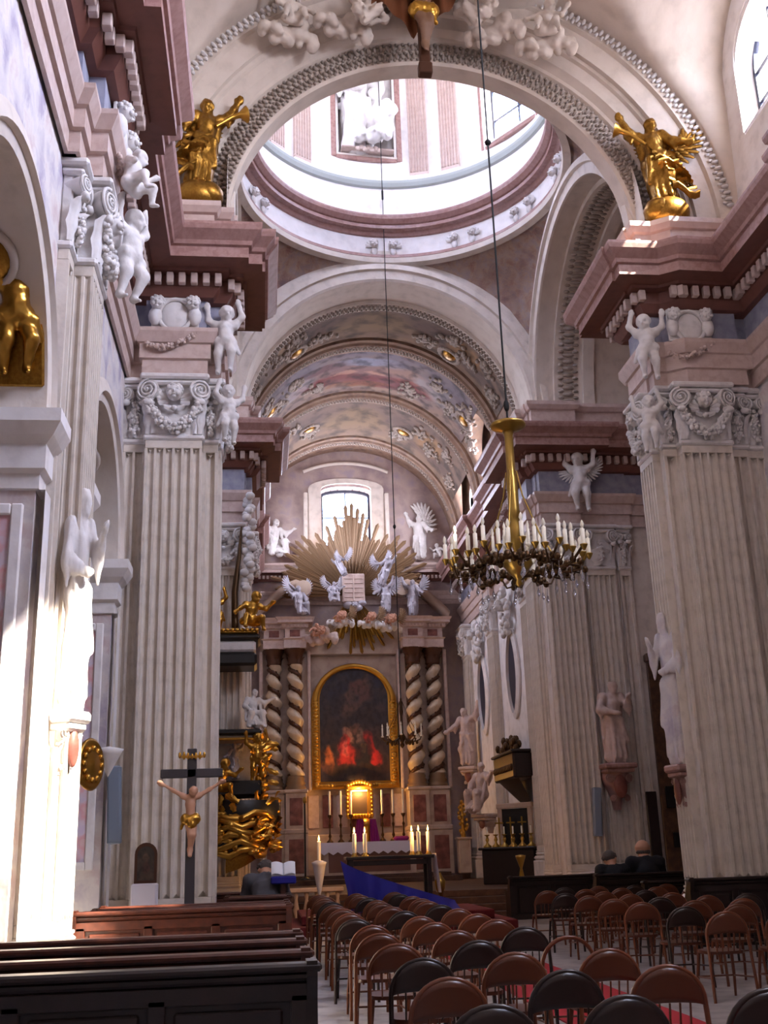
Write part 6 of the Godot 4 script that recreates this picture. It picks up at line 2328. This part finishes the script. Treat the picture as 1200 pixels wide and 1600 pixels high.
	for e in cr:
		o = thing("crest_figure", e[0], "statue", e[1], e[4])
		statue(e[2], o, e[3], M.vaultcream, Vector3.ZERO, 0, "figure", e[5], e[6])
		statue("cloud", o, 1.0, M.vaultcream, Vector3(0, .1, -.15), 0, "cloud")
	# gilded relief over the near left chapel arch
	o = thing("gilded_relief", "gilded relief of a nude child in the near left chapel arch", "relief", Vector3(-5.92, 6.3, -10.70), 0)
	o.rotation.x = .3
	m = MB.new()
	m.box(Vector3(0, .7, -.1), Vector3(.7, 1.5, .08), .02)
	put("ground", m, M.gold, o)
	statue("putto", o, 1.25, M.goldleaf, Vector3(.08, .05, 0), .4)
	# medallions on the choir vault
	var mi := 0
	for e in [[-29.3, .95], [-29.3, 2.2], [-32.2, .62], [-32.2, 2.45], [-36.3, 1.1], [-36.3, 2.0]]:
		var an: float = e[1]
		var rad := Vector3(cos(an), sin(an), 0)
		o = thing("vault_medallion", ["gilt oval medallion on the right of the first choir vault bay", "gilt oval medallion on the left of the first choir vault bay", "gilt oval medallion low on the right of the middle choir vault bay", "gilt oval medallion low on the left of the middle choir vault bay", "gilt oval medallion right of centre in the last choir vault bay", "gilt oval medallion left of centre in the last choir vault bay"][mi], "medallion", Vector3(0, SPRING, e[0]) + rad * 3.93)
		mi += 1
		o.basis = Basis(Vector3(-rad.y, rad.x, 0), Vector3(0, 0, 1), -rad) if false else Basis(Vector3(0, 0, 1), -rad, Vector3(0, 0, 1).cross(-rad))
		m = MB.new()
		m.lathe([Vector2(.24, 0), Vector2(.2, .06), Vector2(.12, .09), Vector2(.001, .1)], 16)
		put("boss", m, M.gold, o)
		m = MB.new()
		for k in 20:
			var q := TAU * k / 20
			m.ball(Vector3(cos(q) * .3, .02, sin(q) * .34), Vector3(.09, .06, .1), 6, 4)
		put("leaf_wreath", m, M.ornament, o)

# ---------------------------------------------------------------- fittings
func build_pulpit() -> void:
	var o := thing("pulpit", "gilded and black boat-shaped pulpit beyond the left crossing pier", "pulpit", Vector3(-3.85, 0, -25.2))
	# body: a swelling hull with gilded waves
	var m := MB.new()
	var rows := []
	for i in 10:
		var t := i / 9.0
		var r := PackedVector3Array()
		for k in 20:
			var a := TAU * k / 20
			var w := .35 + .55 * sin(t * PI * .62)
			r.append(Vector3(cos(a) * w * 1.0 + .1 * t, 1.55 + t * 1.15, sin(a) * w * .8))
		rows.append(r)
	m.grid(rows, true)
	put("hull", m, M.blackwood, o)
	m = MB.new()
	for i in 6:
		var pts := []
		for k in 12:
			var a := PI * .9 - (PI * 1.25) * k / 11.0
			pts.append(Vector3(cos(a) * (.62 + .08 * i * .5), 1.62 + i * .15 + .09 * sin(k * 1.7 + i), sin(a) * .62 + .12))
		m.tube(pts, [.03, .05, .07, .08, .08, .08, .09, .09, .08, .07, .05, .02], 7)
	for k in 40:
		var a := rng.randf_range(-.4, 2.6)
		m.ball(Vector3(cos(a) * .82, rng.randf_range(1.6, 2.5), sin(a) * .72), Vector3(.10, .07, .09) * rng.randf_range(.6, 1.3), 7, 5)
	for k in 60:
		var a := rng.randf_range(-.5, 2.7)
		leaf(m, Vector3(cos(a) * .85, rng.randf_range(1.55, 2.7), sin(a) * .72), Basis(Vector3.UP, PI / 2 - a) * Basis(Vector3.BACK, rng.randf_range(-2.5, 2.5)), .14, rng.randf_range(.2, .4), .12)
	for k in 26:
		leaf(m, Vector3(.55 + rng.randf_range(-.12, .15), 2.6 + k * .055, .45 + rng.randf_range(-.1, .1)), Basis(Vector3.UP, .5) * Basis(Vector3.BACK, rng.randf_range(-2.5, 2.5)), .12, rng.randf_range(.16, .3), .1)
	put("gilded_waves", m, M.goldleaf, o)
	m = MB.new()   # net hanging over the prow
	crumple(m, 10, 16, func(u, v): return Vector3(-.2 + v * .95, 1.2 + v * .55 + u * .42 - .1 * sin(v * 3), .62 - .25 * v * v + .06 * sin(u * 3.0)))
	put("gilded_net", m, M.gold, o)
	m = MB.new()
	m.box(Vector3(-.1, 2.95, .1), Vector3(1.35, .34, 1.0), .05)
	put("front", m, M.blackwood, o)
	m = MB.new()
	m.box(Vector3(-.12, 3.52, -.3), Vector3(1.2, .9, .08), .02)
	m.box(Vector3(-.12, 4.08, .0), Vector3(1.25, .1, .8), .03)
	put("back_board", m, M.stucco, o)
	m = MB.new()
	m.box(Vector3(-.12, 4.18, .05), Vector3(1.35, .12, .95), .04)
	put("ledge", m, M.blackwood, o)
	m = MB.new()
	m.box(Vector3(-.12, 4.03, .08), Vector3(1.28, .06, .86), .02)
	for k in 14:
		m.ball(Vector3(.48 + rng.randf_range(-.12, .12), 2.6 + k * .11, .38 + rng.randf_range(-.1, .1)), Vector3(.10, .11, .09), 7, 5)
	put("gilded_trim", m, M.goldleaf, o)
	statue("putto", o, 1.0, M.goldleaf, Vector3(.45, 3.1, .45), .2, "gilded_child")
	statue("putto_seated", o, 1.1, M.goldleaf, Vector3(-.35, 2.75, .55), .2, "gilded_child")
	statue("seated", o, 1.1, M.stucco, Vector3(.35, 4.25, .1), .4, "carved_figure")
	statue("angel", o, .8, M.silver, Vector3(-.05, 3.2, -.1), .4, "silver_figure")
	# sounding board
	o = thing("sounding_board", "black and gold sounding board of the pulpit with gilded children on top", "canopy", Vector3(-3.95, 5.7, -25.35))
	m = MB.new()
	m.box(Vector3(.02, .12, .1), Vector3(1.05, .3, 1.0), .06)
	m.box(Vector3(.02, .62, .1), Vector3(1.2, .14, 1.1), .05)
	put("board", m, M.blackwood, o)
	m = MB.new()
	m.box(Vector3(.02, .42, .1), Vector3(1.0, .26, .95), .05)
	put("frieze", m, M.stucco, o)
	m = MB.new()
	m.box(Vector3(.02, .74, .1), Vector3(1.12, .08, 1.02), .03)
	for k in 10:
		m.ball(Vector3(-.45 + k * .11, .78, .6), Vector3(.06, .05, .05), 6, 4)
	put("gilded_rim", m, M.goldleaf, o)
	statue("putto_seated", o, 1.25, M.goldleaf, Vector3(.38, .78, .3), .3, "gilded_child")
	statue("putto", o, .95, M.goldleaf, Vector3(-.4, .78, .3), .1, "gilded_child")
	m = MB.new()
	m.tube([Vector3(.05, .8, .1), Vector3(.02, 1.8, .1), Vector3(.12, 2.7, .1), Vector3(.16, 3.4, .1)], [.1, .08, .05, .02], 8)
	put("finial", m, M.bronze, o)
	m = MB.new()
	for k in 26:
		m.ball(Vector3(.32 + rng.randf_range(-.1, .12), 1.9 + k * .09, .1 + rng.randf_range(-.1, .1)), Vector3(.12, .1, .1), 7, 5)
	put("stucco_cascade", m, M.stucco, o)

func build_fittings() -> void:
	var m: MB
	var o: Node3D
	# column loudspeakers
	for e in [["grey column loudspeaker on the left wall beside the sunlit jamb", Vector3(-5.40, 1.75, -16.7), .04], ["blue-grey column loudspeaker on the far right crossing pier", Vector3(4.45, 1.72, -25.6), -.06]]:
		o = thing("loudspeaker", e[0], "loudspeaker", e[1], 0)
		o.rotation.z = e[2]
		m = MB.new()
		m.box(Vector3(0, .55, 0), Vector3(.2, 1.1, .14), .02)
		put("cabinet", m, M.grey, o)
		m = MB.new()
		m.box(Vector3(0, .55, .07), Vector3(.15, 1.02, .012), .004)
		put("grille", m, M.grey, o)
		m = MB.new()
		m.box(Vector3(0, .55, -.12), Vector3(.05, .3, .12), .01)
		put("wall_bracket", m, M.iron, o)
	# gilt plaque and icon
	o = thing("gilt_plaque", "round gilt sunburst plaque on the sunlit wall left of the loudspeaker", "plaque", Vector3(-5.40, 2.66, -14.0), PI / 2 - .35)
	m = MB.new()
	m.lathe([Vector2(.30, -.02), Vector2(.32, .02), Vector2(.28, .05), Vector2(.25, .03), Vector2(.14, .06), Vector2(.001, .07)], 28, Transform3D(Basis(Vector3.RIGHT, PI / 2), Vector3.ZERO))
	for k in 12:
		m.ball(Vector3(cos(TAU * k / 12) * .22, sin(TAU * k / 12) * .19, .05), Vector3(.04, .04, .03), 6, 4)
	put("disc", m, M.goldleaf, o)
	m = MB.new()
	m.tube([Vector3(-.3, 0, -.03), Vector3(-.45, 0, -.3)], .02, 6)
	put("wall_arm", m, M.goldleaf, o)
	o = thing("sconce", "white pointed wall lamp beside the gilt plaque on the left wall", "lamp", Vector3(-5.36, 2.85, -15.4), PI / 2)
	m = MB.new()
	m.lathe([Vector2(.001, -.25), Vector2(.16, .05), Vector2(.2, .12), Vector2(.001, .16)], 12)
	put("shade", m, M.white, o)
	m = MB.new()
	m.tube([Vector3(0, .05, 0), Vector3(0, .05, -.3)], .02, 6)
	put("arm", m, M.brass, o)
	o = thing("arched_icon", "small dark arched icon standing at the foot of the left pier", "icon", Vector3(-4.95, 1.2, -16.75))
	m = MB.new()
	m.ext(arched(.32, .56, .16, 0), Vector3(0, 0, -.02), Vector3.RIGHT, Vector3.UP, Vector3(0, 0, .04))
	put("frame", m, M.vine, o)
	put("picture", picture(arched(.24, .47, .12, .04)), painted("arched_icon_paint", 64, 110, [Color(.2, .17, .16), Color(.32, .25, .2), Color(.4, .32, .28)], [[.5, .35, .25, .15, 0, Color(.55, .42, .34), .7], [.5, .62, .3, .2, 0, Color(.36, .2, .18), .8]], 9), o, xf(Vector3(0, 0, .025)))
	o = thing("pedestal", "white sunlit box below the arched icon", "pedestal", Vector3(-4.95, 0, -16.7))
	m = MB.new()
	m.box(Vector3(0, .6, 0), Vector3(.36, 1.2, .3), .02)
	put("box", m, M.cloth, o)
	# lectern with an open book
	o = thing("lectern", "small lectern with a blue cloth and an open white book beside the kneeling person", "lectern", Vector3(-2.93, 0, -19.3), PI)
	m = MB.new()
	m.box(Vector3(0, .55, 0), Vector3(.1, 1.1, .1), .01)
	m.box(Vector3(0, .04, 0), Vector3(.4, .08, .4), .02)
	put("post", m, M.pew, o)
	m = MB.new()
	m.box(Vector3(0, 1.13, 0), Vector3(.42, .12, .30), .02)
	put("blue_cover", m, M.bluecloth, o)
	o = thing("book", "open white book lying on the small lectern", "book", Vector3(-2.93, 1.29, -19.3), 0)
	o.rotation.x = .75
	m = MB.new()
	for s in [-1.0, 1.0]:
		crumple(m, 4, 8, func(u, v): return Vector3(s * v * .2, .012 + .05 * sin(v * PI * .8) , (u - .5) * .28))
		m.box(Vector3(s * .1, .006, 0), Vector3(.2, .012, .28), .002)
	put("pages", m, M.paper, o)
	# platform and the altar table in the crossing
	o = thing("altar_platform", "low dark red carpeted platform under the table altar", "platform", Vector3(-.55, 0, -24.3))
	m = MB.new()
	m.box(Vector3(0, .09, 0), Vector3(4.6, .18, 3.6), .02)
	m.box(Vector3(0, .27, -.2), Vector3(3.9, .18, 2.9), .02)
	put("steps", m, M.redcloth, o)
	o = thing("table_altar", "plain dark wooden table altar standing before the choir", "altar", Vector3(-.62, .36, -24.0))
	m = MB.new()
	m.box(Vector3(0, 1.06, 0), Vector3(1.85, .07, .75), .01)
	put("top", m, M.pewdark, o)
	for s in [-1, 1]:
		for t in [-1, 1]:
			m = MB.new()
			m.box(Vector3(s * .82, .52, t * .28), Vector3(.09, 1.04, .09), .01)
			put("leg", m, M.pewdark, o)
	m = MB.new()
	m.box(Vector3(0, .96, .3), Vector3(1.6, .1, .03), .005)
	put("apron", m, M.pewdark, o)
	o = thing("blue_drape", "deep blue cloth draped from the table altar down to the floor at the right", "cloth", Vector3(-.62, .36, -23.5))
	m = MB.new()
	crumple(m, 20, 26, func(u, v):
		var top := lerpf(1.03, .18, pow(v, .8))
		var bot := .012
		return Vector3(-.86 + v * 2.15 - .2 * (1 - u) * (1 - v), lerpf(top, bot, u), .0 + .11 * sin(v * 30.0 + u * 3.0) * (.4 + u) + .03 * sin(v * 71.0) + u * (.25 + .35 * v)))
	put("cloth", m, M.bluecloth, o)
	o = thing("white_runner", "white cloth hanging over the right end of the table altar", "cloth", Vector3(-.62, .36, -24.0))
	m = MB.new()
	crumple(m, 12, 10, func(u, v): return Vector3(.95 + .03 * sin(v * 14.0) + .08 * u, 1.11 - u * .78, (v - .5) * .5))
	crumple(m, 3, 6, func(u, v): return Vector3(.55 + u * .4, 1.105, (v - .5) * .5))
	put("cloth", m, M.cloth, o)
	var cs := [["lit candle at the left end of the table altar", -.72, 0.0], ["lit candle second from the left on the table altar", -.50, .05], ["lit candle third from the left, at the right of the table altar", .52, -.1], ["lit candle second from the right on the table altar", .64, .1], ["lit candle at the right end of the table altar", .86, .0]]
	for e in cs:
		o = thing("altar_candle", e[0], "candle", Vector3(-.62 + e[1], 1.455, -24.0 + e[2]), 0, "lit candles on the table altar")
		m = MB.new()
		m.lathe([Vector2(.07, 0), Vector2(.075, .02), Vector2(.04, .04), Vector2(.05, .07), Vector2(.02, .075)], 12)
		put("holder", m, M.brass, o)
		candle(o, Vector3(0, .07, 0), .042, .40, true)
	o = thing("flower_stand", "tall white flower stand with a lit candle left of the table altar", "candle stand", Vector3(-2.05, 0, -24.8))
	m = MB.new()
	m.lathe([Vector2(.16, 0), Vector2(.14, .04), Vector2(.03, .12), Vector2(.03, .7), Vector2(.06, .85), Vector2(.14, 1.3), Vector2(.17, 1.36), Vector2(.06, 1.4)], 14)
	put("stand", m, M.stucco, o)
	candle(o, Vector3(0, 1.4, 0), .04, .4, true)
	o = thing("processional_cross", "thin dark processional staff standing left of the high altar", "staff", Vector3(-1.9, .78, -36.5))
	m = MB.new()
	m.tube([Vector3(0, 0, 0), Vector3(0, 2.4, 0)], .03, 7)
	m.lathe([Vector2(.16, 0), Vector2(.15, .05), Vector2(.03, .1)], 10)
	put("staff", m, M.blackwood, o)
	m = MB.new()
	m.ball(Vector3(0, 2.45, 0), Vector3(.07, .12, .07), 8, 6)
	put("knop", m, M.brass, o)
	o = thing("altar_cushion", "purple cushion with a missal on the right of the high altar", "cushion", Vector3(1.35, 1.9, -37.65))
	m = MB.new()
	m.box(Vector3(0, .07, 0), Vector3(.5, .14, .34), .05)
	put("cushion", m, M.purple, o)
	o = thing("gilt_vessel", "small gilt vessel standing on the platform beside the blue cloth", "vessel", Vector3(.45, .36, -23.95))
	m = MB.new()
	m.lathe([Vector2(.1, 0), Vector2(.1, .03), Vector2(.03, .1), Vector2(.03, .25), Vector2(.1, .4), Vector2(.12, .55), Vector2(.07, .62), Vector2(.02, .72)], 14)
	put("vessel", m, M.brass, o)
	o = thing("altar_rail", "low pale rail left of the table altar", "rail", Vector3(-2.5, .0, -26.6))
	m = MB.new()
	m.box(Vector3(0, .75, 0), Vector3(2.2, .1, .24), .02)
	m.box(Vector3(0, .05, 0), Vector3(2.2, .1, .24), .02)
	put("rail", m, M.marblecream, o)
	for k in 9:
		m = MB.new()
		m.lathe([Vector2(.06, .1), Vector2(.03, .16), Vector2(.075, .32), Vector2(.035, .55), Vector2(.06, .7)], 10, Transform3D(Basis.IDENTITY, Vector3(-.96 + .24 * k, 0, 0)))
		put("baluster", m, M.marblecream, o)
	build_choir_side()

func build_choir_side() -> void:
	var m: MB
	var o: Node3D
	# oval openings with carved crests on the right choir wall
	for e in [[-31.75, "nearer"], [-36.3, "farther"]]:
		o = thing("oval_opening", "%s of two tall dark openings with white carved crests on the right choir wall" % e[1], "window", Vector3(4.19, 5.35, e[0]), -PI / 2)
		var out := PackedVector2Array()
		var inn := PackedVector2Array()
		for k in 28:
			var a := TAU * k / 28
			var bulge := 1.0 + .12 * cos(2 * a)
			out.append(Vector2(cos(a) * .72 * bulge, 1.15 + sin(a) * 1.35))
			inn.append(Vector2(cos(a) * .56 * bulge, 1.15 + sin(a) * 1.18))
		m = MB.new()
		for i in 28:
			var k := (i + 1) % 28
			m.face([V3(out[i], .06), V3(out[k], .06), V3(inn[k], .12), V3(inn[i], .12)], Vector3.BACK)
			m.face([V3(out[i], .06), V3(out[k], .06), V3(out[k], 0), V3(out[i], 0)], V3(out[i] - Vector2(0, 1.15), 0))
			m.face([V3(inn[i], .12), V3(inn[k], .12), V3(inn[k], .02), V3(inn[i], .02)], V3(Vector2(0, 1.15) - inn[i], 0))
		put("frame", m, M.white, o)
		m = MB.new()
		m.ext(inn, Vector3(0, 0, .03), Vector3.RIGHT, Vector3.UP, Vector3(0, 0, -.02))
		put("dark_pane", m, M.lead, o)
		m = MB.new()
		for k in 40:
			var y := 2.3 + k * .035
			var w := .25 + .35 * sin(PI * k / 40.0)
			m.ball(Vector3(rng.randf_range(-w, w), y, .15 + rng.randf_range(0, .12)), Vector3(.13, .11, .1), 7, 5)
		head_mesh(m, Vector3(0, 3.2, .35), .18)
		put("carved_crest", m, M.stucco, o)
	# loge with dark carved front
	o = thing("loge", "dark wooden loge with gilded carving on the right choir wall", "balcony", Vector3(4.1, 3.35, -31.0), -PI / 2)
	m = MB.new()
	m.box(Vector3(0, .35, .3), Vector3(2.6, .7, .6), .05)
	m.box(Vector3(0, .72, .32), Vector3(2.75, .08, .68), .03)
	var rows := []
	for i in 6:
		var t := i / 5.0
		var r := PackedVector3Array()
		for k in 9:
			var v := k / 8.0 - .5
			r.append(Vector3(v * 2.5 * (1 - t * .5), -t * .6, .6 * (1 - t) * (1.0 - v * v)))
		rows.append(r)
	m.grid(rows)
	put("front", m, M.pewdark, o)
	m = MB.new()
	for k in 30:
		m.ball(Vector3(rng.randf_range(-1.2, 1.2), .8 + rng.randf_range(0, .35), .35 + rng.randf_range(-.15, .2)), Vector3(.09, .12, .08), 6, 4)
	for k in 12:
		m.ball(Vector3(-1.1 + k * .2, .3, .62), Vector3(.06, .1, .04), 6, 4)
	put("gilded_carving", m, M.bronze, o)
	# side altar with its brass lights
	o = thing("side_altar", "dark side altar with a framed panel on the right of the choir", "altar", Vector3(3.55, .6, -30.6), -PI / 2 + .75)
	m = MB.new()
	m.box(Vector3(0, .45, 0), Vector3(1.7, .9, .6), .02)
	m.box(Vector3(0, .93, .02), Vector3(1.85, .07, .7), .02)
	put("table", m, M.pewdark, o)
	m = MB.new()
	for s in [-1, 1]:
		m.box(Vector3(s * .5, 1.5, -.2), Vector3(.14, 1.1, .1), .02)
	m.box(Vector3(0, 2.06, -.2), Vector3(1.2, .14, .12), .02)
	put("panel_frame", m, M.marblecream, o)
	m = MB.new()
	m.box(Vector3(0, 1.48, -.22), Vector3(.9, 1.0, .05), .01)
	put("panel", m, M.black, o)
	var nm := ["leftmost", "second from the left", "third from the left", "fourth from the left", "fifth from the left", "rightmost"]
	var base := o.transform
	for k in 6:
		var t := thing("brass_candlestick", "short brass candlestick, %s of six on the dark side altar" % nm[k], "candlestick", base * Vector3(-.72 + k * .29, .965, .18), 0, "six brass candlesticks on the side altar")
		put("stick", candlestick_mesh(.34), M.brass, t)
		candle(t, Vector3(0, .34, 0), .022, .2, false)
	for k in 3:
		var t := thing("brass_cross", "small brass cross, %s of three above the side altar" % ["left", "middle", "right"][k], "cross", base * Vector3(-.45 + k * .38, .965, -.05), 0, "three brass crosses on the side altar")
		m = MB.new()
		m.lathe([Vector2(.09, 0), Vector2(.08, .03), Vector2(.015, .08), Vector2(.015, .4)], 10)
		put("stem", m, M.brass, t)
		m = MB.new()
		m.box(Vector3(0, .58, 0), Vector3(.04, .42, .025), .005)
		m.box(Vector3(0, .64, 0), Vector3(.24, .04, .025), .005)
		put("cross", m, M.brass, t)
	o = thing("brass_stand", "tall brass candle stand in front of the side altar", "candle stand", Vector3(3.05, .15, -27.6))
	m = MB.new()
	m.lathe([Vector2(.2, 0), Vector2(.18, .06), Vector2(.05, .16), Vector2(.08, .3), Vector2(.04, .45), Vector2(.07, .7), Vector2(.03, .9), Vector2(.12, 1.15), Vector2(.13, 1.2), Vector2(.02, 1.22)], 14)
	put("stand", m, M.brass, o)
	# things on the transept wall
	o = thing("dark_picture", "small dark picture with a white figure on the transept wall between the right piers", "picture", Vector3(6.58, 2.35, -25.85))
	m = MB.new()
	m.box(Vector3(0, .22, 0), Vector3(.62, .5, .06), .01)
	put("frame", m, M.black, o)
	m = MB.new()
	m.ball(Vector3(-.05, .24, .03), Vector3(.06, .12, .02), 10, 6)
	put("white_figure", m, M.cloth, o)
	o = thing("black_board", "black panel below the small dark picture on the transept wall", "panel", Vector3(6.65, 1.45, -25.85))
	m = MB.new()
	m.box(Vector3(0, .14, 0), Vector3(.6, .34, .06), .01)
	put("board", m, M.black, o)
	o = thing("notice_board", "dark narrow board at the foot of the far right pier", "board", Vector3(5.85, 1.2, -25.7))
	m = MB.new()
	m.box(Vector3(0, .75, 0), Vector3(.26, 1.5, .05), .01)
	put("board", m, M.pewdark, o)

func _ready() -> void:
	rng.seed = 7
	set_view()
	make_materials()
	build_setting()
	build_windows()
	stock_figures()
	build_altar()
	build_pulpit()
	build_sculpture()
	build_pews()
	build_chairs()
	build_crucifix()
	build_people()
	build_chandelier()
	build_fittings()
